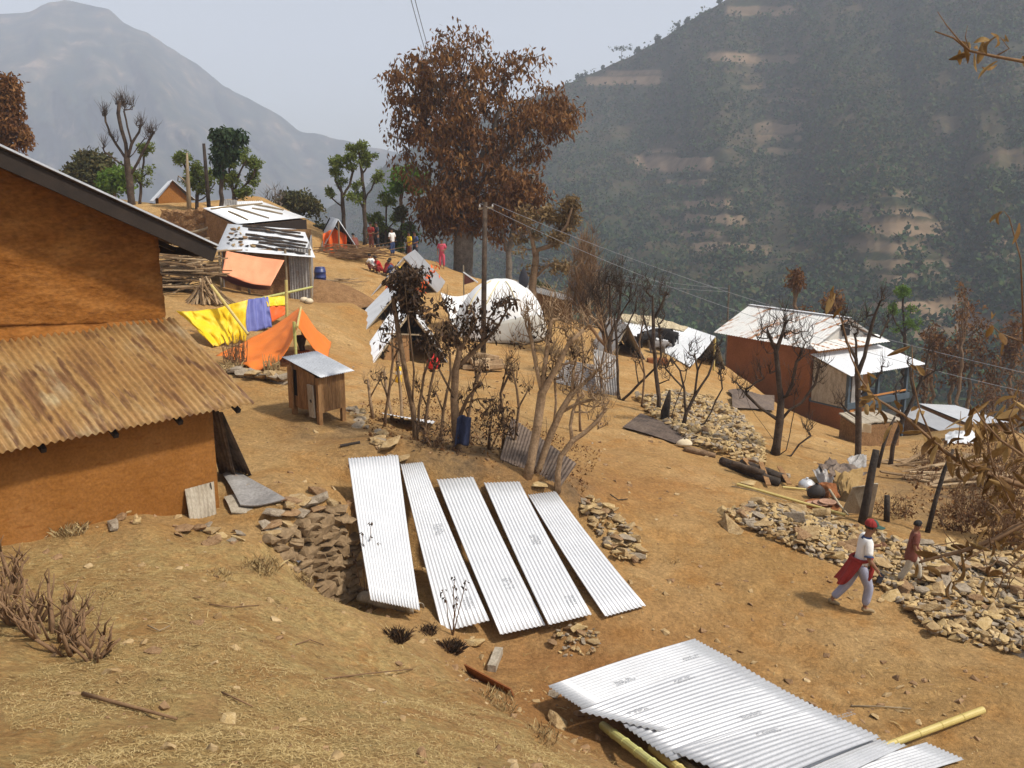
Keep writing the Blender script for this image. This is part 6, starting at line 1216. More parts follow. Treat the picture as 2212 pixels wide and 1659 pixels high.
# --- utility pole and wires
up_ = onground(P(1043,800,33), -.2); ut = P(1048,436,33)
t = thing('utility_pole', 'weathered wooden utility pole standing in front of the big tree', 'pole', up_)
m = MB(); m.tube([up_, up_.lerp(ut, .5), ut], [.11,.10,.085], 10); m.build('pole_shaft', 'bark_dark', t, smooth=True)
m = MB(); m.bar(ut+V((-.25, 0, -.25)), ut+V((.3, 0, -.2)), .07, .07); m.build('cross_arm', 'pole_wood', t)
for dx in (-.2, .27):
    m = MB(); lathe(m, ut+V((dx, 0, -.2)), [(.02, 0), (.035, .04), (.025, .07), (.035, .09), (0, .11)], 8); m.build('insulator', 'ceramic', t)
def wire(label, a, b, sag, mat='wire', r=.012, n=24, via=None):
    pts_ = [V(a).lerp(V(b), i/n) - V((0, 0, sag*4*(i/n)*(1-i/n))) for i in range(n+1)]; m = MB(); m.tube(pts_, r, 4)
    props(m.build('power_cable', mat, loc=a), label, 'cable')
wire('upper power cable running from the utility pole across the slope', ut+V((.27, 0, -.05)), P(2330,830,27), .55, 'wire_pale', .010)
wire('lower power cable running from the utility pole across the slope', ut+V((-.2, 0, -.05)), P(2330,870,27), .75, 'wire_pale', .010)
wire('thin upper wire crossing below the cables towards the rim', P(1060,525,60), P(1573,623,62), .5, 'wire_pale', .012)
wire('thin lower wire crossing below the cables towards the rim', P(1060,535,60), P(1573,630,62), .6, 'wire_pale', .012)
wire('dark overhead cable dropping into the big crown, outer one', P(880,-30,32), P(955,215,55), .3, 'wire', .016)
wire('dark overhead cable dropping into the big crown, inner one', P(889,-30,32), P(962,215,55), .3, 'wire', .016)
m = MB(); m.tube([onground(P(1572,720,62), -.5), P(1575,616,62)], [.09,.06], 6); props(m.build('thin_post', 'bark_grey', loc=P(1572,720,62)), 'thin dark wire post beyond the small zinc tent', 'post')
# ---------------------------------------------------------------- rubble and loose stones
def inpoly(u, v, pg):
    r = False; j = len(pg)-1
    for i in range(len(pg)):
        if (pg[i][1] > v) != (pg[j][1] > v) and u < (pg[j][0]-pg[i][0])*(v-pg[i][1])/(pg[j][1]-pg[i][1])+pg[i][0]: r = not r
        j = i
    return r
def areas(pg, n):
    """n ground points spread over a patch of ground whose outline was measured in the photo"""
    w = [onground(G(*q)) for q in pg]; xs = [p.x for p in w]; ys = [p.y for p in w]; wp = [(p.x, p.y) for p in w]; out = []
    while len(out) < n:
        x, y = rnd.uniform(min(xs), max(xs)), rnd.uniform(min(ys), max(ys))
        if inpoly(x, y, wp): out.append((x, y))
    o = np.array(out); return np.stack([o[:, 0], o[:, 1], gz(o[:, 0], o[:, 1])], -1)
RUB = [(1552,1112),(1640,1098),(1760,1112),(1850,1140),(1960,1180),(2080,1190),(2212,1180),(2240,1420),(2120,1400),(2010,1370),(1930,1300),(1860,1240),(1740,1200),(1650,1160)]
RUB2 = [(1375,860),(1450,850),(1530,862),(1600,900),(1650,955),(1650,1012),(1560,985),(1480,955),(1410,905)]
HEAP = [(1252,1092),(1300,1090),(1345,1130),(1392,1185),(1378,1222),(1330,1215),(1285,1150)]
NEAR = [(1185,1352),(1255,1345),(1300,1370),(1290,1410),(1230,1425),(1190,1400)]
MIX = ('stone_tan', 'stone_tan', 'stone_yellow', 'stone_grey', 'stone_tan', 'stone_brown')
def rubble(pg, n_big, n_fill, r0, r1, rise, lab, grp, name='stone'):
    p = areas(pg, n_fill); rr = [rnd.uniform(r0*.45, r0*1.05) for _ in p]
    p[:, 2] += np.abs(fbm(p[:, 0]/1.4, p[:, 1]/1.4, 2, 91))*rise + rng.random(len(p))*rise*.3
    k = len(p)//3
    for i, mt in enumerate(('stone_tan', 'stone_yellow', 'stone_grey')): stone_mass('rubble', p[i*k:(i+1)*k], rr[i*k:(i+1)*k], mt, ('tan', 'yellowish', 'greyish')[i] + ' small stones filling the ' + grp)
    b = areas(pg, n_big)
    for x, y, z in b:
        r = r0+(r1-r0)*rnd.random()**1.8
        stone_at(name, (x, y, z + rise*(.25+.6*rnd.random())), r, MIX[rnd.randrange(6)], lab, 'stone', grp)
rubble(RUB, 175, 2300, .10, .30, .22, 'broken flat stone lying loose in the rubble where the two people walk', 'rubble beside the walking people')
rubble(RUB2, 40, 1900, .13, .25, .3, 'broken yellowish stone in the spread of rubble below the small tents', 'rubble below the small tents')
rubble(HEAP, 42, 120, .10, .26, .2, 'rough tan stone in the small heap past the last leaning sheet', 'stone heap past the leaning sheets')
rubble(NEAR, 24, 60, .05, .13, .08, 'small sharp stone in the patch below the leaning sheets', 'stone patch below the leaning sheets')
for (u, v, r, mt, lab) in ((1025,1392,.19,'stone_yellow','angular orange yellow block on the red soil below the second leaning sheet'), (1205,1565,.2,'stone_tan','long flat tan stone near the corner of the flat zinc sheets'), (1192,1500,.13,'stone_grey','grey stone under the first flat zinc sheet corner'), (1580,1142,.34,'stone_tan','large tan slab at the near corner of the rubble'), (1560,1108,.2,'stone_yellow','square pale block standing apart above the rubble'), (425,1348,.09,'stone_brown','dark lone stone on the straw slope'), (495,1560,.11,'stone_yellow','pale yellow stone at the bottom of the straw slope'), (1165,1052,.22,'stone_yellow','pale yellow block at the foot of the forked bare tree'), (1615,1048,.24,'stone_yellow','rounded pale boulder beside the charred logs'), (1695,1032,.24,'stone_grey','round grey boulder behind the charred logs'), (840,965,.3,'stone_tan','flat tan slab on the path above the first leaning sheet'), (868,990,.25,'stone_tan','second flat slab on the path, against the leaning sheets'), (2200,1415,.14,'stone_grey','grey stone at the very end of the rubble'), (330,1408,.1,'stone_brown','brown clod on the straw slope beside the cut shrubs')):
    stone_at('boulder' if r > .2 else 'stone', G(u, v, r*.2), r, mt, lab)
for k in range(26):
    u = rnd.uniform(20, 520); v = 1140 + 18*math.sin(u/60)+rnd.uniform(-14, 18) - (30 if u > 380 else 0)*0
    if 300 < u < 390: continue
    stone_at('foundation_stone', G(u, v, .03), rnd.uniform(.07, .2), MIX[rnd.randrange(6)], 'rough stone of the low row at the foot of the ochre house', 'stone', 'stones at the foot of the ochre house')
for k in range(22):
    f = rnd.random(); u = 755+f*100+rnd.uniform(-12, 12); v = 880+f*110+rnd.uniform(-10, 10); stone_at('path_stone', G(u, v, .03), rnd.uniform(.1, .24), ('stone_grey', 'stone_tan')[k % 2], 'flat stone edging the path between the coop and the leaning sheets', 'stone', 'stones edging the path by the coop')
# gravel, clods and straw spread over the ground
ul = rng.uniform(-40, 2250, 9000); vl = 700 + 960*rng.random(9000)**.9
yl = []; gp_ = []
XY = []
for _ in range(7000):
    Yq = 4.5*math.exp(rnd.random()**.8*2.0); xq = rnd.uniform(-.62, .62)*Yq; XY.append((xq, Yq))
XY = np.array(XY); zq = gz(XY[:, 0], XY[:, 1]); uq, vq = proj(XY[:, 0], XY[:, 1], zq)
lower = uq > np.interp(vq, [900,1170,1310,1490,1659], [560,600,790,1030,1320])
keep = np.where(lower, (rng.random(len(XY)) < .75) & (vn(XY[:, 0]/1.1, XY[:, 1]/1.1, 7) > -.12), rng.random(len(XY)) < .22)
pp = np.stack([XY[:, 0], XY[:, 1], zq], -1)[keep]; rr = .012+.085*rng.random(len(pp))**4
h = len(pp)//2
stone_mass('gravel', pp[:h], rr[:h], 'stone_tan', 'pebbles and stone chips strewn on the bare earth'); stone_mass('gravel', pp[h:], rr[h:], 'stone_brown', 'brown clods and chips strewn on the bare earth')
def straw_on(n, pts_, l0, l1, w, mat, name, label, lift=.01, up=.12):
    k = len(pts_); a = rng.random(k)*6.283; l = l0+(l1-l0)*rng.random(k)**2; d = np.stack([np.cos(a), np.sin(a), rng.normal(size=k)*up], -1); s = np.stack([-np.sin(a), np.cos(a), np.zeros(k)], -1)
    c = pts_+np.array([0, 0, lift]); w_ = (w*(.6+.8*rng.random(k)))[:, None]; e = d*l[:, None]*.5; m_ = c + np.array([0, 0, 1])*(l*.1)[:, None]
    vs = np.stack([c-e-s*w_, c-e+s*w_, m_+s*w_, m_-s*w_, c+e+s*w_, c+e-s*w_], 1).reshape(-1, 3); b = np.arange(k)*6
    q = np.concatenate([np.stack([b, b+1, b+2, b+3], -1), np.stack([b+3, b+2, b+4, b+5], -1)]); r = rng.random(k)
    npmesh(name, vs, q, mat, None, np.concatenate([r, r]), kind='stuff')['label'] = label
XY = np.array([(rnd.uniform(-.64, .1)*y, y) for y in (3.6*math.exp(rnd.random()**.75*1.32) for _ in range(52000))]); zq = gz(XY[:, 0], XY[:, 1]); uq, vq = proj(XY[:, 0], XY[:, 1], zq)
on = (uq < np.interp(vq, [1120,1170,1310,1490,1659], [330,540,745,985,1280])) & (vq > 1150) & (vn(XY[:, 0]/.7, XY[:, 1]/.7, 5) + .6*vn(XY[:, 0]/.22, XY[:, 1]/.22, 6) > -.12)
straw_on(0, np.stack([XY[:, 0], XY[:, 1], zq], -1)[on], .02, .085, .0021, 'straw', 'straw', 'dry straw and chaff littering the slope by the ochre house')
XY = np.array([(rnd.uniform(-.6, .62)*y, y) for y in (9*math.exp(rnd.random()*1.2) for _ in range(1700))]); zq = gz(XY[:, 0], XY[:, 1])
straw_on(0, np.stack([XY[:, 0], XY[:, 1], zq], -1), .04, .2, .004, 'straw', 'litter', 'thin dry stalks scattered over the bare yard', .015)
def tuft(u, v, n, r, h, lab, mat='dry_grass', name='grass_tuft', dz=0):
    c = G(u, v, dz); k = n; a = rng.random(k)*6.283; q = r*rng.random(k)**.5; b = np.stack([c.x+q*np.cos(a), c.y+q*np.sin(a), np.full(k, c.z-.02)], -1)
    d = rng.normal(size=(k, 3))*.45; d[:, 2] = 1; d /= np.linalg.norm(d, axis=1)[:, None]; l = h*(.4+.7*rng.random(k))[:, None]; s = np.cross(d, rng.normal(size=(k, 3))); s /= np.linalg.norm(s, axis=1)[:, None]
    w = .005; dr = d.copy(); dr[:, 2] -= .5; t = b+d*l*.6+dr*l*.45
    vs = np.stack([b-s*w, b+s*w, b+d*l*.6+s*w*.8, t], 1).reshape(-1, 3); o = npmesh(name, vs, np.arange(k*4).reshape(-1, 4), mat, None, rng.random(k), loc=c); props(o, lab, 'grass')
for (u, v, n, r, h, lab) in ((60,1140,220,.28,.28,'dry grass tuft at the house wall, closest to the frame side'), (150,1150,180,.22,.22,'matted dry grass tuft on the stones below the ochre wall'), (560,1230,240,.3,.22,'dry grass tuft on the bank beside the stone wall'), (645,1255,120,.2,.2,'thin dry grass tuft above the white scraps'), (820,1305,160,.25,.16,'straw tuft at the end of the hollow beam'), (1065,1520,260,.3,.18,'greenish grey grass tuft behind the red plank'), (1165,1590,160,.22,.14,'sparse grass tuft on the bank edge by the flat sheets'), (1450,1210,60,.2,.1,'dry weed patch beside the stone heap'), (500,805,120,.3,.5,'dry grass tuft before the orange tent'), (470,1245,90,.22,.14,'flattened straw tuft in the middle of the slope'), (230,1290,90,.25,.12,'pale straw tuft behind the cut shrubs')):
    tuft(u, v, n, r, h, lab)
for (u, v, n, r, h, lab) in ((858,1382,420,.12,.24,'charred spiky grass clump below the hollow beam'), (975,1405,480,.15,.26,'charred bristly clump at the bank edge below the second sheet'), (925,1365,200,.14,.18,'small charred clump against the second leaning sheet')):
    tuft(u, v, n, r, h, lab, 'leaf_black', 'charred_tuft')
# ---------------------------------------------------------------- cut shrubs in front
def cut_shrub(u, v, n, h, sp_, lab, mat='twig'):
    c = G(u, v, -.05); t = thing('cut_shrub', lab, 'shrub', c); m = MB()
    for k in range(n):
        a = rnd.uniform(0, 6.28); q = sp_*.35*rnd.random()**.5; p = c+V((q*math.cos(a), q*math.sin(a)*.7, 0)); d = V((math.cos(a)*sp_*.55*rnd.uniform(.3, 1.3), math.sin(a)*sp_*.4, h*rnd.uniform(.5, 1))); r = rnd.uniform(.012, .026)
        k1 = p+d*.45+V((rnd.gauss(0, .05), rnd.gauss(0, .05), -.04*h)); e = p+d; m.tube([p, k1, e], [r*1.3, r, r*.65], 6)
        for _ in range(rnd.randrange(1, 4)):
            b = k1.lerp(e, rnd.random()); e2 = b+V((rnd.gauss(0, .1), rnd.gauss(0, .1), rnd.uniform(.08, .26))); m.tube([b, b.lerp(e2, .6)+V((rnd.gauss(0, .015), 0, 0)), e2], [r*.55, r*.4, r*.2], 4)
    m.build('stem', mat, t, smooth=True)
for (u, v, n, h, s_, lab) in ((10,1290,14,.45,.4,'cut shrub with splayed stubs at the frame side, topmost of its row'), (55,1345,16,.5,.45,'cut shrub with crooked brown stubs, second down its row'), (110,1375,20,.5,.5,'bushiest cut shrub in the row on the straw slope'), (160,1405,14,.38,.4,'cut shrub with short thick stubs near the end of its row'), (205,1425,10,.3,.32,'smallest cut shrub at the lower end of its row'), (20,1240,10,.35,.35,'cut shrub half out of view below the ochre wall')):
    cut_shrub(u, v, n, h, s_, lab)
def stick(name, lab, pts_, r, mat='twig', cat='stick'):
    m = MB(); m.tube([G(u, v, r+.01+dz) for u, v, dz in pts_], [r*(1-.5*i/len(pts_)) for i in range(len(pts_))], 6); props(m.build(name, mat, loc=G(*pts_[0][:2]), smooth=True), lab, cat)
stick('stick', 'long dark stick lying aslant at the bottom of the straw slope', [(180,1505,0),(240,1524,.01),(310,1540,0),(382,1560,0)], .02)
stick('stick', 'curved thin stick in the middle of the straw slope', [(452,1308,0),(500,1316,.01),(560,1310,0)], .009)
stick('stick', 'bent pale twig near the cut shrubs', [(320,1358,.02),(345,1366,0),(368,1360,.03)], .009, 'pole_wood')
stick('stick', 'thin stick on the bare path beside the straw', [(640,1395,0),(670,1388,.02),(700,1396,0)], .008)
stick('stick', 'long thin stalk on the slope below the charred clump', [(700,1470,0),(790,1462,.02),(892,1448,0)], .009)
stick('stick', 'crooked twig beside the pale yellow stone', [(480,1500,0),(520,1522,.02),(545,1530,0)], .01)
stick('stick', 'thin curved stick crossing bare soil above the flat sheets', [(1838,1528,0),(1900,1530,.01),(1968,1534,0)], .012, 'pole_wood')
stick('stick', 'slender branch lying above the rubble', [(1580,1052,0),(1630,1062,0),(1700,1085,0)], .014, 'pole_wood')
stick('stick', 'forked dark twig on the burnt soil beyond the last leaning sheet', [(1318,1080,.1),(1335,1084,.02),(1356,1080,.0)], .014, 'charcoal_wood')
for (u, v, h, n, lab) in ((790,1300,1.35,6,'wiry seedling with few curled leaves before the widest leaning sheet'), (978,1372,1.0,5,'wiry seedling with brown leaves before the second leaning sheet')):
    c = G(u, v, -.03); 
    Yc = c.y; tg = [(u-30, v-110), (u+28, v-125), (u+12, v-170), (u-8, v-150), (u+50, v-95)] if n == 6 else [(u+5, v-125), (u+28, v-120), (u+8, v-80), (u-22, v-95)]
    root = thing('dry_seedling', lab, 'plant', c); m = MB(); C = []
    for (a, b) in tg:
        e = P(a, b, Yc-.1+rnd.uniform(-.15, .15)); m.tube([c, c.lerp(e, .4)+V((rnd.gauss(0, .02), 0, .03)), c.lerp(e, .75)+V((rnd.gauss(0, .02), 0, .02)), e], [.012, .009, .007, .004], 5); C.append(tuple(e)); C.append(tuple(c.lerp(e, .85)))
    m.build('stem', 'twig', root); C = np.array(C); v_, q_ = leafset(C, np.full(len(C), .04), 5, (1, 1, 1), .07, .5, .9); npmesh('foliage', v_, q_, 'leaf_black', root, rng.random(len(q_)))
# hollow beam, red plank, block, scraps
def hollow_beam():
    a, b = G(782,1308,.17), G(905,1330,.12); d = (b-a); n = d.normalized(); s = n.cross(V((0, 0, 1))).normalized(); m = MB()
    m.grid(lambda i, j: a+d*i + s*(.13*math.cos(3.5*j-.2)) + V((0, 0, .12*math.sin(3.5*j-.2)+.015*math.sin(9*i)-.03)), 14, 8, .012); props(m.build('hollow_beam', 'plank_grey', loc=a, smooth=True), 'pale hollow half-pipe beam lying below the widest leaning sheet', 'beam')
hollow_beam()
m = MB(); a, b = G(1008,1452,.05), G(1108,1506,.05); m.bar(a, b, .02, .22, up=(0, -.6, 1)); props(m.build('red_plank', 'mud_red', loc=a), 'dark reddish plank on edge along the bank', 'plank')
m = MB(); a, b = G(1062,1452,.06), G(1078,1412,.06); m.bar(a, b, .13, .11); props(m.build('wood_block', 'plank_grey', loc=a), 'short squared log end on the red soil', 'log')
for (q, lab) in ((((606,1190),(618,1188),(656,1222),(648,1230)), 'larger torn white sheet scrap on the bank by the stone wall'), (((678,1243),(688,1241),(716,1262),(690,1258)), 'smaller torn white scrap nearer the leaning sheets')):
    pq = [G(*p, .02) for p in q]; m = MB(); m.grid(lambda i, j: (pq[0]*(1-i)+pq[1]*i)*(1-j)+(pq[3]*(1-i)+pq[2]*i)*j + V((.04*float(fbm(i*4, j*5, 2, 3)), 0, .04*math.sin(4*i+5*j))), 8, 14, .004); props(m.build('white_scrap', 'white_scrap', loc=pq[0], smooth=True), lab, 'scrap')
m = MB(); a, b = G(735,966,.03), G(778,958,.03); m.bar(a, b, .09, .03); props(m.build('dark_board', 'charcoal_wood', loc=a), 'short dark slat lying alone on the yard path', 'wood')
pq = [P(822,880,20.2), P(935,900,19.6), G(940,914,.05), G(845,902,.05)]; pq[0] = onground(pq[0], .22); pq[1] = onground(pq[1], .3)
m = MB(); m.corr(*pq, 14, .012, .004, 6, 3); props(m.build('corrugated_sheet', 'zinc', loc=pq[3]), 'bright corrugated sheet propped low behind the bare saplings', 'metal sheet')
m = MB(); c = G(1000, 968); m.grid(lambda i, j: P(988+i*30-6*j, 903+j*62-6*math.sin(3.1*i), 17.4)+V((0, .08*math.sin(7*i)+.05*float(fbm(i*5, j*4, 2, 8)), 0)), 12, 12, .01); props(m.build('blue_cloth', 'blue_cloth', loc=c, smooth=True), 'dark blue cloth hung on the scorched shrub by the knotty tree', 'cloth')
# old roofing sheets across the middle
def loose_sheet(lab, q, dz, mat, n=12, sagf=.03, name='corrugated_sheet', amp=.014):
    pq = [G(u, v, d) for (u, v), d in zip(q, dz)]; m = MB(); m.corr(*pq, n, amp, .005, 6, 8, sag=lambda i, j: sagf*math.sin(3.14*j)*math.sin(1+2*i)); props(m.build(name, mat, loc=pq[3]), lab, 'metal sheet')
def lift(u, v, Y, dz): return onground(P(u, v, Y), dz)
loose_sheet('brown corrugated sheet lying on the bare soil below the rubble', ((1345,926),(1384,900),(1508,950),(1458,961)), (.05,.12,.1,.05), 'zinc_dark', 12)
loose_sheet('upper dark corrugated sheet beside the red house wall', ((1572,850),(1590,866),(1672,870),(1600,851)), (.15,.1,.2,.25), 'zinc_dark', 10)
loose_sheet('lower dark corrugated sheet beside the red house wall', ((1582,886),(1580,866),(1672,868),(1672,892)), (.1,.3,.35,.1), 'zinc_dark', 12)
a, b, c_, d = lift(1085,990,18.4,.5), lift(1215,1046,17.0,.34), G(1212,1052,.02), G(1080,994,.03)
m = MB(); m.corr(a, d, c_, b, 4, .012, .004, 6, 14) if False else m.corr(d, c_, b+V((.3, .25, 0)), a+V((.2, .45, .1)), 22, .012, .005, 6, 3); props(m.build('corrugated_sheet', 'zinc_dark', loc=d), 'dark corrugated sheet tilted up behind the pale bare trees', 'metal sheet')
a, b, c_, d = lift(1281,800,31.5,1.35), lift(1330,800,31,1.3), G(1338,860,.02), G(1290,853,.02)
m = MB(); m.corr(a, b, c_, d, 9, .02, .006, 6, 10, sag=lambda i, j: .22*math.sin(2.6*j)*(1-.3*i)); props(m.build('bent_sheet', 'zinc_old', loc=d, smooth=True), 'bent upright zinc sheet leaning by the slim charred tree', 'metal sheet')
a, b, c_, d = lift(1222,800,32,.75), lift(1288,810,31.5,.75), G(1290,852,.03), G(1196,826,.03)
m = MB(); m.corr(a, d, c_, b, 12, .02, .006, 6, 4); props(m.build('corrugated_sheet', 'zinc_old', loc=d), 'weathered ribbed sheet sloping beside the bent upright one', 'metal sheet')
# charred logs and planks, debris heap
def log(lab, a, b, r, mat, dz=0, name='log', n=9):
    p, q = G(*a, r*.7+dz), G(*b, r*.7+dz); m = MB(); k = [p.lerp(q, i/5)+V((rnd.gauss(0, r*.2), rnd.gauss(0, r*.2), rnd.gauss(0, r*.12))) for i in range(6)]; m.tube(k, [r*f for f in (.8, 1, .95, 1.05, 1, .85)], n); props(m.build(name, mat, loc=p, smooth=True), lab, 'log')
log('longest charred log on the slope above the rubble', (1558,1002), (1680,1050), .13, 'charcoal_wood'); log('second charred log lying tight behind the longest one', (1600,1010), (1702,1044), .12, 'charcoal_wood', .05); log('half burnt brown log across the charred pair', (1580,1018), (1650,1040), .09, 'bark_dark', .16)
for (a, b, lab) in (((1606,1012),(1630,1026),'short tan board on the charred logs, upper one'), ((1642,1020),(1660,1056),'narrow board standing against the charred logs'), ((1682,1030),(1705,1054),'tan board end past the charred logs')):
    m = MB(); p, q = G(*a, .28), G(*b, .1); m.bar(p, q, .12, .03); props(m.build('board', 'plank', loc=p), lab, 'board')
pole('bamboo_pole', 'long bamboo pole lying between the charred logs and the rubble', G(1592,1050,.05), G(1826,1118,.06), .035, 'bamboo'); pole('bamboo_pole', 'short bamboo length beside the white kettle', G(1690,1056,.05), G(1740,1062,.06), .025, 'bamboo')
def crumpled(lab, q, mat, seed, lift_=.3, name='crumpled_sheet', wr=.22):
    pq = [G(u, v, d) for u, v, d in q]; m = MB(); m.grid(lambda i, j: (pq[0]*(1-i)+pq[1]*i)*(1-j)+(pq[3]*(1-i)+pq[2]*i)*j + V((0, wr*.6*float(fbm(i*3, j*3, 3, seed+1)), wr*float(fbm(i*3.5, j*3.5, 3, seed)) + lift_*math.sin(3.14*i)*math.sin(3.14*j))), 20, 16, .008); props(m.build(name, mat, loc=pq[3]), lab, 'scrap metal')
crumpled('grey crumpled zinc sheet on the far end of the debris heap', ((1828,1026,.45),(1870,1018,.5),(1868,1034,.4),(1832,1040,.4)), 'zinc_old', 201, .1)
crumpled('flattened pale zinc sheet across the debris heap', ((1766,1040,.4),(1800,1032,.45),(1870,1056,.4),(1800,1062,.35)), 'zinc_dark', 205, .15)
crumpled('folded zinc strip at the near end of the debris heap', ((1755,1046,.3),(1775,1036,.4),(1800,1066,.3),(1790,1072,.2)), 'zinc_old', 209, .1)
crumpled('mustard yellow torn sheet draped on the debris heap', ((1800,1062,.45),(1862,1058,.5),(1848,1090,.25),(1815,1082,.3)), 'sack_yellow', 213, .2, 'torn_sheet')
crumpled('brown stained panel lying in the debris heap', ((1740,1058,.15),(1800,1064,.3),(1815,1090,.15),(1770,1078,.05)), 'mud_red', 217, .1, 'stained_panel', .1)
m = MB(); a, b = G(1818,1108,.02), lift(1838,1096,18.9,.75); m.quad(a, G(1862,1112,.02), V(b)+V((.5, .2, .0)), b, .02); props(m.build('board', 'plank_grey', loc=a), 'pale upright board at the end of the debris heap', 'board')
m = MB(); a = G(1868,1116,.0); m.quad(a, G(1882,1116,.0), lift(1892,1100,18.8,.95), lift(1878,1100,18.8,.95), .03); props(m.build('board', 'plank_grey', loc=a), 'light narrow board standing behind the charred post', 'board')
stick('stick', 'peeled white stick lying below the debris heap', [(1790,1082,.25),(1812,1102,.1),(1832,1118,.02)], .03, 'thatch')
c = G(1742, 1056); t = thing('kettle', 'dented pale metal pot lid beside the debris heap', 'pot', c); m = MB(); lathe(m, c, [(.2, 0), (.22, .05), (.2, .16), (.12, .24), (0, .26)], 16); m.build('body', 'white_metal', t, smooth=True); m = MB(); lathe(m, c, [(.03, .26), (.04, .3), (0, .32)], 8); m.build('lid_knob', 'white_metal', t)
c = G(1775, 1098); t = thing('tray', 'round basketry tray of clay dishes before the debris heap', 'tray', c); m = MB(); lathe(m, c, [(0, .02), (.36, .02), (.42, .09), (.4, .1), (.35, .05), (0, .05)], 24); m.build('rim_plate', 'mud_red', t, smooth=True)
for k in range(3):
    p = c+V((-.16+.15*k, .02*k, .07+.02*k)); dsh = thing('clay_dish', ('clay dish at the edge of the round tray', 'middle clay dish on the round tray', 'topmost clay dish on the round tray')[k], 'dish', p); m = MB(); lathe(m, p, [(0, 0), (.16, .0), (.2, .05), (.18, .05), (.14, .015), (0, .015)], 20); m.build('bowl', 'clay', dsh, smooth=True)
bag('dark_tin', 'sooty dented tin behind the clay dishes', 'tin', G(1762,1078), .3, .4, 'iron')
m = MB(); c = G(1860,1130); e = P(1893,972,c.y+.1); m.tube([c-V((0, 0, .2)), c.lerp(e, .3)+V((.02, 0, 0)), c.lerp(e, .7), e], [.10,.09,.085,.075], 9); props(m.build('charred_post', 'charcoal_wood', loc=c, smooth=True), 'tall charred post leaning behind the man in the cap', 'post')
m = MB(); c = G(2216-0, 1130) if False else G(2215-0, 1135); c = G(1917,1128) if False else G(1916,1126); m.tube([c-V((0, 0, .1)), c+V((-.03, 0, .3)), c+V((-.05, 0, .62))], [.07,.065,.06], 8); props(m.build('charred_stump', 'charcoal_wood', loc=c, smooth=True), 'short charred stake between the post and the boy', 'stump')
for (u, v, h, lab) in ((2002,1150,1.9,'thin leaning charred trunk behind the boy'), (1895,1010,1.6,'slim black snag below the slab roofed shed')):
    c = G(u, v); m = MB(); m.tube([c-V((0, 0, .1)), c+V((.12, 0, h*.4)), c+V((.3, .1, h*.75)), c+V((.45, .1, h))], [.06,.05,.045,.03], 7); props(m.build('charred_snag', 'charcoal_wood', loc=c, smooth=True), lab, 'snag')
bag('white_sack', 'pale crumpled sack at the end of the brown corrugated sheet', 'sack', G(1478,966), .3, .26, 'sack'); log('curved driftwood log below the brown corrugated sheet', (1480,975), (1545,990), .09, 'bark_mid')
for (u, v, n, lab) in ((2060,1040,26,'scattered burnt timbers on the ashy bank below the white roofs'), (1960,1010,14,'small heap of burnt timber behind the charred post')):
    pile('burnt_timber', lab, 'timber', u, v, n, 2.2, .05, 1.1, .25, .1, 'firewood', True, part='plank')
crumpled('silvery crumpled foil sheets on the bank below the white roofs', ((2040,948,.3),(2098,944,.4),(2110,966,.2),(2046,970,.2)), 'zinc', 221, .1)
pile('brushwood', 'tangled heap of reddish brushwood before the orange curtained tent', 'brushwood', 762, 560, 110, 2.2, .02, .9, .8, .1, 'twig', part='stick')
pile('brushwood', 'small scatter of cut sticks beside the blue barrel', 'brushwood', 722, 612, 26, 1.0, .02, .6, .15, .3, 'firewood', part='stick')
pile('log_pile', 'weathered log heap at the foot of the utility pole', 'logs', 1030, 800, 12, 1.3, .13, .35, .5, .1, 'firewood', part='log')

_c = areas([(760,880),(880,860),(1100,900),(1300,980),(1260,1080),(1060,1010),(900,980),(800,950)], 2600)
_v, _q = leafset(_c+np.array([0, 0, .03]), np.full(len(_c), .04), 1, (1, 1, .3), .07, .5); npmesh('leaf_litter', _v, _q, 'leaf_burnt', None, rng.random(len(_q)), kind='stuff')['label'] = 'scorched leaves littering the ashy ground under the bare trees'
_c = areas([(2212,930),(2212,1200),(2050,1160),(1960,1080),(1990,980),(2090,950)], 2600)
_v, _q = leafset(_c+np.array([0, 0, .05]), np.full(len(_c), .06), 1, (1, 1, .3), .12, .5); npmesh('leaf_litter', _v, _q, 'leaf_burnt', None, rng.random(len(_q)), kind='stuff')['label'] = 'dry leaf litter over the ashy bank by the rubble'
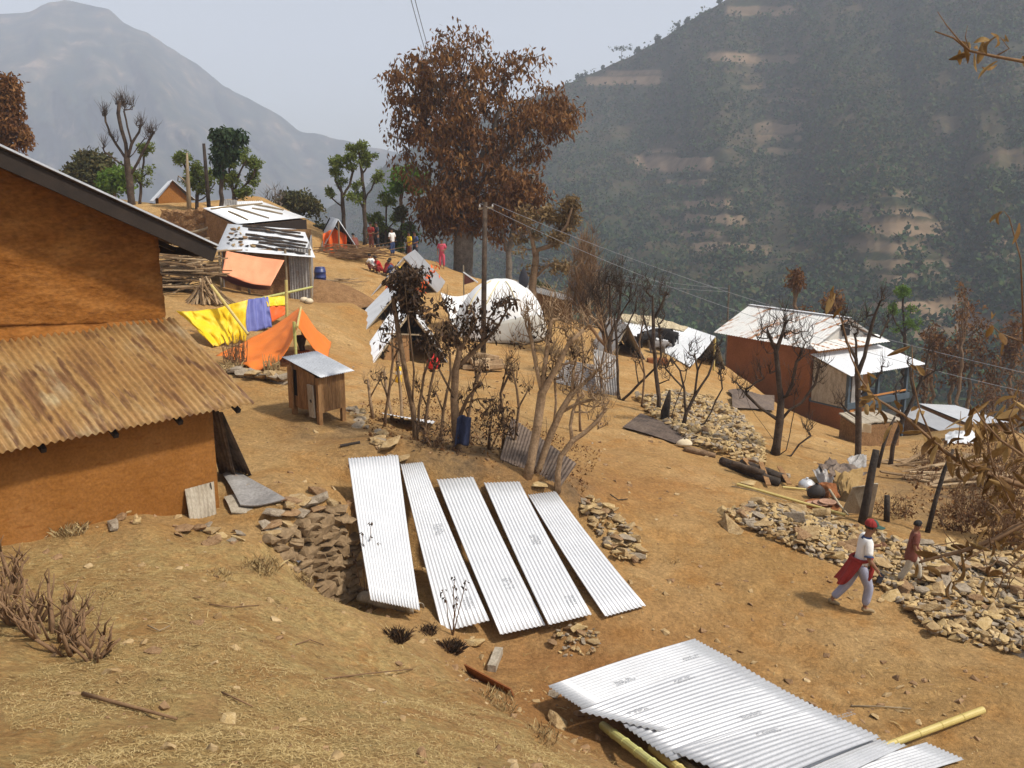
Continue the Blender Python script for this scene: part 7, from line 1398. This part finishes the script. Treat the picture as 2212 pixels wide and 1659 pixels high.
# ---------------------------------------------------------------- people
def chain(*pts): return list(pts)
def person(label, loc, yaw, H, pose, top, bottom, cap=None, hair=True, shoes='shoe_dust', long_top=False, extra=None, sub=2, group=None):
    """pose: joints in metres for a 1.65 m figure: (forward, side to its own right, up)"""
    t = thing('person', label, 'person', V(loc), 0, group); s = H/1.65; R = Matrix.Rotation(yaw, 3, 'Z')
    W_ = lambda p: V(loc) + R @ V((p[1]*s, p[0]*s, p[2]*s))
    J = {k: W_(v) for k, v in pose.items() if k != '_turn'}
    def seg(a, b, f): return J[a].lerp(J[b], f)
    ch = []
    hd = (J['head']-J['neck']); f_ = R @ V((0, 1, 0)); face = R @ V((math.sin(pose.get('_turn', (0,))[0]), math.cos(pose.get('_turn', (0,))[0]), -.1))
    pts_ = [J['pelvis'], seg('pelvis', 'chest', .5), J['chest'], J['neck'], J['neck'].lerp(J['head'], .45), J['head'], J['crown']]
    rad = [(.145, .11), (.135, .1), (.16, .11), (.055, .055), (.06, .065), (.082, .095), (.062, .075)]
    lk = [(0, 1), (1, 2), (2, 3), (3, 4), (4, 5), (5, 6)]
    for sd in 'RL':
        k = len(pts_); pts_ += [J['sh'+sd], seg('sh'+sd, 'el'+sd, .5), J['el'+sd], seg('el'+sd, 'wr'+sd, .5), J['wr'+sd]]; rad += [.06, .05, .042, .038, .028]; lk += [(2, k), (k, k+1), (k+1, k+2), (k+2, k+3), (k+3, k+4)]
        d = (J['ha'+sd]-J['wr'+sd]); pts_ += [J['wr'+sd]+d*.5]; rad += [(.036, .02)]; lk += [(k+4, k+5)]
        k = len(pts_); pts_ += [J['hip'+sd], seg('hip'+sd, 'kn'+sd, .5), J['kn'+sd], seg('kn'+sd, 'an'+sd, .35), J['an'+sd], J['to'+sd]]; rad += [.085, .075, .055, .055, .036, (.04, .028)]; lk += [(0, k), (k, k+1), (k+1, k+2), (k+2, k+3), (k+3, k+4), (k+4, k+5)]
    sc_ = lambda r: tuple(q*s for q in r) if hasattr(r, '__len__') else r*s
    ch.append((pts_, [sc_(r) for r in rad], lk))
    for sd in 'RL':                                   # hands: four bent fingers and a thumb rooted in the palm
        w = J['wr'+sd]; d = (J['ha'+sd]-w).normalized(); ax = d.cross(f_); ax = ax.normalized() if ax.length > .1 else V((0, 0, 1)).cross(d).normalized(); nn = ax.cross(d)
        for q in range(4):
            o = ax*(.017*(q-1.5))*s; b = w+d*.07*s+o; l = (.055, .065, .06, .045)[q]*s; ch.append(([b-d*.02*s, b+d*l*.5, b+d*l*.95+nn*.02*s], [.009*s, .0085*s, .007*s], [(0, 1), (1, 2)]))
        b = w+d*.03*s+ax*.03*s; ch.append(([b-ax*.01*s, b+ax*.02*s+d*.025*s, b+ax*.02*s+d*.055*s], [.011*s, .01*s, .008*s], [(0, 1), (1, 2)]))
    n0 = J['head']+face*.088*s-V((0, 0, .012*s)); ch.append(([n0-face*.03*s+V((0, 0, .02*s)), n0+face*.012*s-V((0, 0, .012*s))], [.012*s, .014*s], [(0, 1)]))
    sdv = face.cross(V((0, 0, 1))).normalized()
    for sg in (-1, 1): e = J['head']+sdv*.082*s*sg; ch.append(([e+V((0, 0, .02*s)), e+sdv*.012*s*sg, e-V((0, 0, .025*s))], [.014*s, .016*s, .01*s], [(0, 1), (1, 2)]))
    skin_mesh('body', ch, 'skin', t, sub)
    m = MB()
    for sg in (-1, 1): m.box(J['head']+face*.089*s+sdv*.032*s*sg+V((0, 0, .016*s)), (.022*s, .014*s, .011*s), Matrix((sdv, face, V((0, 0, 1)))).transposed())
    m.build('eye', 'hair', t)
    m = MB(); m.box(J['head']+face*.088*s-V((0, 0, .05*s)), (.045*s, .012*s, .009*s), Matrix((sdv, face, V((0, 0, 1)))).transposed()); m.build('mouth', 'cloth_maroon', t)
    # clothes
    k_ = 1.17
    q0 = J['pelvis'] + (J['pelvis']-J['chest']).normalized()*(.30*s if long_top else .05*s); pts_ = [q0, J['pelvis'], seg('pelvis', 'chest', .5), J['chest'], J['chest'].lerp(J['neck'], .72)]; rad = [(.25, .2) if long_top else (.165, .125), (.19, .15) if long_top else (.165, .13), (.16, .125), (.178, .13), (.075, .075)]; lk = [(0, 1), (1, 2), (2, 3), (3, 4)]
    for sd in 'RL': k = len(pts_); pts_ += [J['sh'+sd], seg('sh'+sd, 'el'+sd, .55), seg('sh'+sd, 'el'+sd, .86)]; rad += [.08, .073, .07]; lk += [(3, k), (k, k+1), (k+1, k+2)]
    skin_mesh('shirt', [(pts_, [sc_(r) for r in rad], lk)], top, t, sub)
    pts_ = [J['pelvis'], J['pelvis']+(J['chest']-J['pelvis'])*.2]; rad = [(.16, .13), (.15, .12)]; lk = [(0, 1)]
    for sd in 'RL': k = len(pts_); pts_ += [J['hip'+sd], seg('hip'+sd, 'kn'+sd, .5), J['kn'+sd], seg('kn'+sd, 'an'+sd, .5), seg('kn'+sd, 'an'+sd, .88)]; rad += [.108, .1, .084, .078, .07]; lk += [(0, k), (k, k+1), (k+1, k+2), (k+2, k+3), (k+3, k+4)]
    skin_mesh('trousers', [(pts_, [sc_(r) for r in rad], lk)], bottom, t, sub)
    for sd in 'RL':
        a, b = J['an'+sd], J['to'+sd]; d = (b-a); d.z = 0; d.normalize() if d.length > 1e-4 else None
        skin_mesh('shoe', [([a+V((0, 0, .03*s)), a-d*.03*s-V((0, 0, .03*s)), a.lerp(b, .5), b+d*.03*s], [.048*s, .05*s, (.05*s, .04*s), (.045*s, .03*s)], [(0, 1), (1, 2), (2, 3)])], shoes, t, 1)
    hc = J['head'].lerp(J['crown'], .55)
    if hair:
        m = MB(); up = (J['crown']-J['head']).normalized(); bk = -face
        m.grid(lambda a, b: hc + (sdv*math.cos(6.283*a)*.094 + face*math.sin(6.283*a)*(.108 if math.sin(6.283*a) < 0 else .092))*s*max(0, math.cos(b*1.5708))**.7 + V((0, 0, 1))*s*(-.035*(1 if math.sin(6.283*a) < .5 else -.6)*(1-b)+.085*math.sin(b*1.5708)), 22, 8, .008*s); m.build('hair', 'hair', t, smooth=True)
    if cap:
        m = MB(); m.grid(lambda a, b: hc + (sdv*math.cos(6.283*a)*.105 + face*math.sin(6.283*a)*.115)*s*max(0, math.cos(b*1.5708))**.6 + V((0, 0, 1))*s*(.01+.105*math.sin(b*1.5708)), 24, 8, .008*s); c0 = m.build('cap', cap[0], t, smooth=True)
        m = MB(); m.grid(lambda a, b: hc + sdv*(a-.5)*.2*s*(1-.25*b) + face*(.09+.13*b-.05*abs(2*a-1)**2)*s + V((0, 0, 1))*s*(.03-.012*b-.02*abs(2*a-1)**2), 10, 6, .008*s); m.build('brim', cap[1], c0, smooth=True)
        m = MB(); m.grid(lambda a, b: hc + (sdv*math.cos(.9+1.34*a)*.107 + face*math.sin(.9+1.34*a)*.118)*s*max(0, math.cos(b*1.45))**.6 + V((0, 0, 1))*s*(.012+.107*math.sin(b*1.45)), 10, 6, .006*s); m.build('front_panel', cap[1], c0, smooth=True)
    if extra: extra(t, W_, J, s, f_, sdv)
    return t
WALK = dict(pelvis=(0,0,.86), chest=(.05,0,1.2), neck=(.08,0,1.40), head=(.13,0,1.53), crown=(.135,0,1.615), shR=(.07,.17,1.33), elR=(.06,.25,1.06), wrR=(.22,.26,.86), haR=(.28,.25,.77), shL=(.07,-.17,1.33), elL=(.12,-.24,1.08), wrL=(.33,-.17,1.16), haL=(.42,-.14,1.19),
            hipR=(.02,.09,.82), knR=(.15,.10,.47), anR=(.10,.10,.09), toR=(.25,.1,.04), hipL=(-.02,-.09,.82), knL=(-.16,-.1,.46), anL=(-.42,-.1,.13), toL=(-.29,-.1,.04), _turn=(.35,))
def man_extra(t, W_, J, s, f_, sd):
    # red jacket tied round the waist, falling behind the trailing leg
    m = MB(); c = [( -.02,.15), (-.15,.13), (-.19,0), (-.15,-.13), (-.02,-.15)]
    def fn(a, b):
        x = a*4; i = min(3, int(x)); f = x-i; p = (c[i][0]*(1-f)+c[i+1][0]*f, c[i][1]*(1-f)+c[i+1][1]*f)
        w = 1+(.05+.10*b)*math.sin(a*23)+.05*b*math.sin(a*41+1); return W_((p[0]*(1.05+.22*b)*w-.17*b**1.3+.02, p[1]*(1.08+.02*b)*w, .99-b*(.47+.05*math.sin(a*9)-.17*abs(2*a-1)**2)))
    m.grid(fn, 40, 14, .014*s); j = m.build('jacket', 'cloth_red', t, smooth=True)
    m = MB(); m.tube([W_((.17*math.cos(q)*1.02+.0, .165*math.sin(q)*1.05, .99+.01*math.sin(3*q))) for q in [k*6.283/20 for k in range(21)]], .03*s, 6); m.build('knot_band', 'cloth_red', j, smooth=True)
    m = MB(); m.tube([W_((.14,.10,.98)), W_((.17,.13,.85)), W_((.13,.15,.70)), W_((.1,.15,.62))], [.03*s,.04*s,.045*s,.03*s], 7); m.build('hanging_sleeve', 'cloth_red', j, smooth=True)
    m = MB()
    for sg in 'RL':
        a, b = J['sh'+sg].lerp(J['el'+sg], .80), J['sh'+sg].lerp(J['el'+sg], .89); m.tube([a, b], [.079*s, .079*s], 12)
    m.tube([J['chest'].lerp(J['neck'], .7), J['chest'].lerp(J['neck'], .92)], [.1*s, .075*s], 12); m.build('trim', 'cloth_navy', t, smooth=True)
mp = G(1850, 1318)
man = person('man in a red and green cap, white polo shirt and red jacket round his waist', mp, -math.pi/2-.12, 1.66, WALK, 'cloth_white', 'cloth_blue_grey', cap=('cloth_red', 'cap_green'), extra=man_extra)
hp = None
t = None
ph = V(mp) + Matrix.Rotation(-math.pi/2-.12, 3, 'Z') @ V((.27, .27, .74)); m = MB(); m.box(ph, (.09, .03, .17), Matrix.Rotation(.3, 3, 'Y')); m.box(ph+V((0, 0, .09)), (.05, .02, .03)); props(m.build('black_pouch', 'cloth_dark', loc=ph), 'small black pouch held in the hand of the man in the cap', 'pouch')
BOY = dict(WALK); BOY.update(chest=(.02,0,1.2), neck=(.04,0,1.4), head=(.08,0,1.53), crown=(.08,0,1.63), elR=(.02,.24,1.06), wrR=(.14,.24,.84), haR=(.2,.22,.76), elL=(.04,-.24,1.06), wrL=(.2,-.2,.86), haL=(.27,-.18,.8), knR=(-.08,.1,.46), anR=(-.26,.1,.11), toR=(-.12,.1,.04), knL=(.2,-.1,.46), anL=(.24,-.1,.08), toL=(.4,-.1,.05), _turn=(-.25,))
person('boy in a long maroon shirt and beige trousers walking over the rubble', G(1962, 1268, .06), -math.pi/2-.3, 1.27, BOY, 'cloth_maroon', 'cloth_beige', long_top=True)
STAND = dict(pelvis=(0,0,.86), chest=(.02,0,1.2), neck=(.03,0,1.4), head=(.06,0,1.53), crown=(.06,0,1.62), shR=(.02,.17,1.33), elR=(-.02,.24,1.06), wrR=(.12,.22,.84), haR=(.17,.2,.77), shL=(.02,-.17,1.33), elL=(.03,-.24,1.06), wrL=(.2,-.1,1.0), haL=(.26,-.05,1.0), hipR=(0,.09,.82), knR=(.03,.1,.46), anR=(0,.1,.08), toR=(.13,.12,.03), hipL=(0,-.09,.82), knL=(.02,-.1,.46), anL=(-.05,-.1,.08), toL=(.09,-.12,.03))
SQUAT = dict(pelvis=(-.12,0,.26), chest=(.1,0,.58), neck=(.18,0,.76), head=(.25,0,.88), crown=(.26,0,.97), shR=(.13,.17,.7), elR=(.3,.22,.5), wrR=(.42,.1,.42), haR=(.48,.06,.4), shL=(.13,-.17,.7), elL=(.3,-.22,.5), wrL=(.42,-.1,.42), haL=(.48,-.06,.4), hipR=(-.1,.1,.24), knR=(.22,.16,.46), anR=(.05,.14,.09), toR=(.2,.16,.04), hipL=(-.1,-.1,.24), knL=(.22,-.16,.46), anL=(.05,-.14,.09), toL=(.2,-.16,.04))
FARP = [(804,572,STAND,1.62,2.6,'cloth_red','cloth_maroon','person in a red top standing by the brushwood, hair tied back'), (817,570,STAND,1.68,2.0,'cloth_dark','cloth_dark','person in black standing behind the one in red'), (806,586,SQUAT,1.55,1.0,'cloth_white','cloth_maroon','person with a white top crouching among the villagers'), (820,592,SQUAT,1.6,2.2,'cloth_bright_red','cloth_red','crouching person in bright red at the front of the villagers'), (836,584,SQUAT,1.6,-.6,'cloth_red','cloth_dark','person in dull red sitting beside the one in blue'), (850,586,SQUAT,1.65,1.6,'cloth_navy','cloth_navy','person in blue clothes squatting with the villagers'), (864,578,SQUAT,1.6,.3,'tarp_yellow','cloth_dark','squatting person with a yellow wrap'), (770,566,SQUAT,1.6,.8,'cloth_maroon','cloth_maroon','person in maroon sitting by the tangled brushwood'), (848,545,STAND,1.6,.9,'cloth_white','cloth_navy','person in a white top standing by the thin pollards'), (955,575,STAND,1.72,3.0,'cloth_pink','cloth_pink','person in pink with a white headscarf near the big trunk'), (886,560,STAND,1.6,2.2,'tarp_yellow','cloth_maroon','person in yellow standing behind the tall zinc shelter'), (898,558,STAND,1.7,2.4,'cloth_navy','cloth_dark','person in dark blue beside the one in yellow'), (934,600,SQUAT,1.6,1.2,'cloth_dark','cloth_maroon','dark clothed person sitting below the pink one')]
for (u, v, ps, H, yw, a, b, lab) in FARP:
    Yp = 47 if v > 575 else 52
    person(lab, onground(P(u, v, Yp), .0), yw, H, ps, a, b, sub=1)
# ---------------------------------------------------------------- dry leaved tree beside the camera
def dry_tree():
    Y = 5.4; base = onground(V((4.1, 5.2, 0)), -.1)
    t = thing('dry_leaf_tree', 'small tree with curled dry tan leaves reaching in over the slope', 'tree', base)
    m = MB(); top = V((4.05, 5.3, CZ+1.6)); mid = V((4.0, 5.3, CZ-1.9)); lowp = V((4.0, 5.25, CZ-2.9)); m.tube([base, lowp, mid, V((4.1, 5.35, CZ)), top], [.07,.062,.055,.045,.03], 8)
    tips = []
    def br(st, pl, r0, Yk, dY=0):
        pts_ = [V(st)] + [P(u, v, Yk+dY*i/len(pl)) for i, (u, v) in enumerate(pl)]
        m.tube(pts_, [r0*(1-.72*i/(len(pts_)-1)) for i in range(len(pts_))], 6); return pts_
    b1 = br(top.lerp(V((4.1,5.35,CZ)), .25), [(2290,140),(2212,133),(2150,122),(2095,110),(2060,82),(2020,68)], .014, 5.2)
    br(b1[3], [(2180,105),(2160,80)], .006, 5.2); br(b1[4], [(2070,85),(2045,55),(2025,25)], .006, 5.15); br(b1[4], [(2085,80),(2090,55)], .004, 5.2)
    b2 = br(mid, [(2212,1050),(2150,1030),(2075,1000),(2040,975),(1995,935),(1950,895),(1920,880)], .022, 5.3)
    b3 = br(b2[4], [(2015,950),(1985,880),(1972,820),(1970,745)], .008, 5.25)
    b4 = br(b2[6], [(1890,860),(1860,820),(1838,770),(1820,700),(1800,645)], .009, 5.35)
    b5 = br(lowp, [(2260,1110),(2212,1130),(2150,1165),(2080,1190),(2020,1205),(1985,1215)], .024, 5.2)
    b6 = br(b5[3], [(2120,1190),(2085,1210),(2060,1245)], .008, 5.15); br(b5[4], [(2060,1175),(2040,1150),(2035,1120)], .005, 5.2)
    b7 = br(mid.lerp(lowp, .3), [(2250,1000),(2212,985),(2160,950),(2120,905),(2105,880)], .014, 5.0); b8 = br(b7[2], [(2190,940),(2180,900),(2200,860)], .008, 5.0)
    b9 = br(lowp.lerp(base, .15), [(2270,1180),(2212,1200),(2170,1240),(2150,1290)], .012, 5.0); br(b2[2], [(2140,985),(2130,930),(2120,900)], .007, 5.1); br(b5[2], [(2185,1090),(2160,1040),(2130,1010)], .008, 5.1)
    b10 = br(mid, [(2260,760),(2212,740),(2160,720),(2140,700)], .010, 5.6); br(b10[2], [(2205,560),(2180,470),(2168,455)], .006, 5.4)
    L_ = []
    def cl(u, v, n, sp_, Yk=5.25, l=.13):
        for _ in range(n): L_.append((P(u+rnd.gauss(0, sp_), v+rnd.gauss(0, sp_*.8), Yk+rnd.gauss(0, .08)), l*rnd.uniform(.6, 1.15)))
    for a in ((2135,75,2,10),(2165,82,2,10),(2095,95,3,12),(2110,100,2,8),(2075,100,1,6),(2150,140,2,6),(2100,120,2,6),(2205,120,2,6),(1800,630,3,6),(1815,660,1,5),(1880,800,2,6),(1860,830,3,8),(1872,860,3,10),(1885,885,2,8),(1925,870,1,8),(1940,920,2,10),(1890,860,2,6),(1970,745,1,4),(1972,790,2,6),(1975,880,2,8),(1990,900,2,10),(1995,935,3,10),(2030,960,4,14),(2050,985,5,16),(2075,1000,4,14),(2105,890,5,16),(2125,905,6,18),(2150,925,5,16),(2185,880,5,18),(2205,860,4,16),(2195,935,5,18),(2170,960,4,16),(2205,1000,4,18),(2140,1020,3,14),(2130,930,4,16),(2180,1050,4,16),(2150,1100,4,18),(2200,1120,5,18),(2120,1170,4,14),(2190,1180,4,16),(2170,1240,4,16),(2205,1220,4,16),(2080,1195,3,12),(2030,1200,2,10),(2140,700,2,8),(2165,720,2,8),(2168,455,2,5),(2200,480,1,5),(2060,1245,2,8),(1985,1215,2,8)): cl(*a)
    for _ in range(14): cl(rnd.uniform(2095,2212), rnd.uniform(880,1240), 3, 12, 5.2, .12)
    tw = m
    for _ in range(45):
        u, v = rnd.uniform(2060,2230), rnd.uniform(870,1260); a = rnd.uniform(0, 6.28); l = rnd.uniform(25, 75); y = rnd.uniform(4.95, 5.6); p, q = P(u, v, y), P(u+l*math.cos(a), v+l*math.sin(a), y+rnd.uniform(-.1, .1)); tw.tube([p, p.lerp(q, .5)+V((rnd.gauss(0, .02), 0, rnd.gauss(0, .02))), q], [.005, .004, .002], 3)
    tw.build('trunk', 'twig', t, smooth=True)
    vs = []; qs = []; rr = []
    for p, l in L_:
        d = V((rnd.gauss(0, .7), rnd.gauss(0, .7), -.75+rnd.gauss(0, .5))).normalized(); s = d.cross(V((rnd.gauss(0, 1), rnd.gauss(0, 1), rnd.gauss(0, 1)))).normalized(); n = d.cross(s); w = l*.2; cu = rnd.uniform(-.9, 1.5); fold = rnd.uniform(.3, 1.1); k = len(vs); rv = rnd.random()
        N5 = 6
        for i in range(N5):
            f = i/(N5-1); c = p + d*l*f + n*l*cu*.35*math.sin(f*2.2); ww = w*math.sin(math.pi*min(.97, .06+f*.93))**.75
            vs += [c - s*ww*math.cos(fold) + n*ww*math.sin(fold), c, c + s*ww*math.cos(fold) + n*ww*math.sin(fold)]
        for i in range(N5-1):
            for q in (0, 1): qs.append((k+i*3+q, k+i*3+q+1, k+i*3+q+4, k+i*3+q+3)); rr.append(min(1, max(0, rv+rnd.gauss(0, .08))))
    npmesh('crown', np.array([tuple(v) for v in vs]), np.array(qs), 'leaf_dry', t, np.array(rr), smooth=True)
dry_tree()
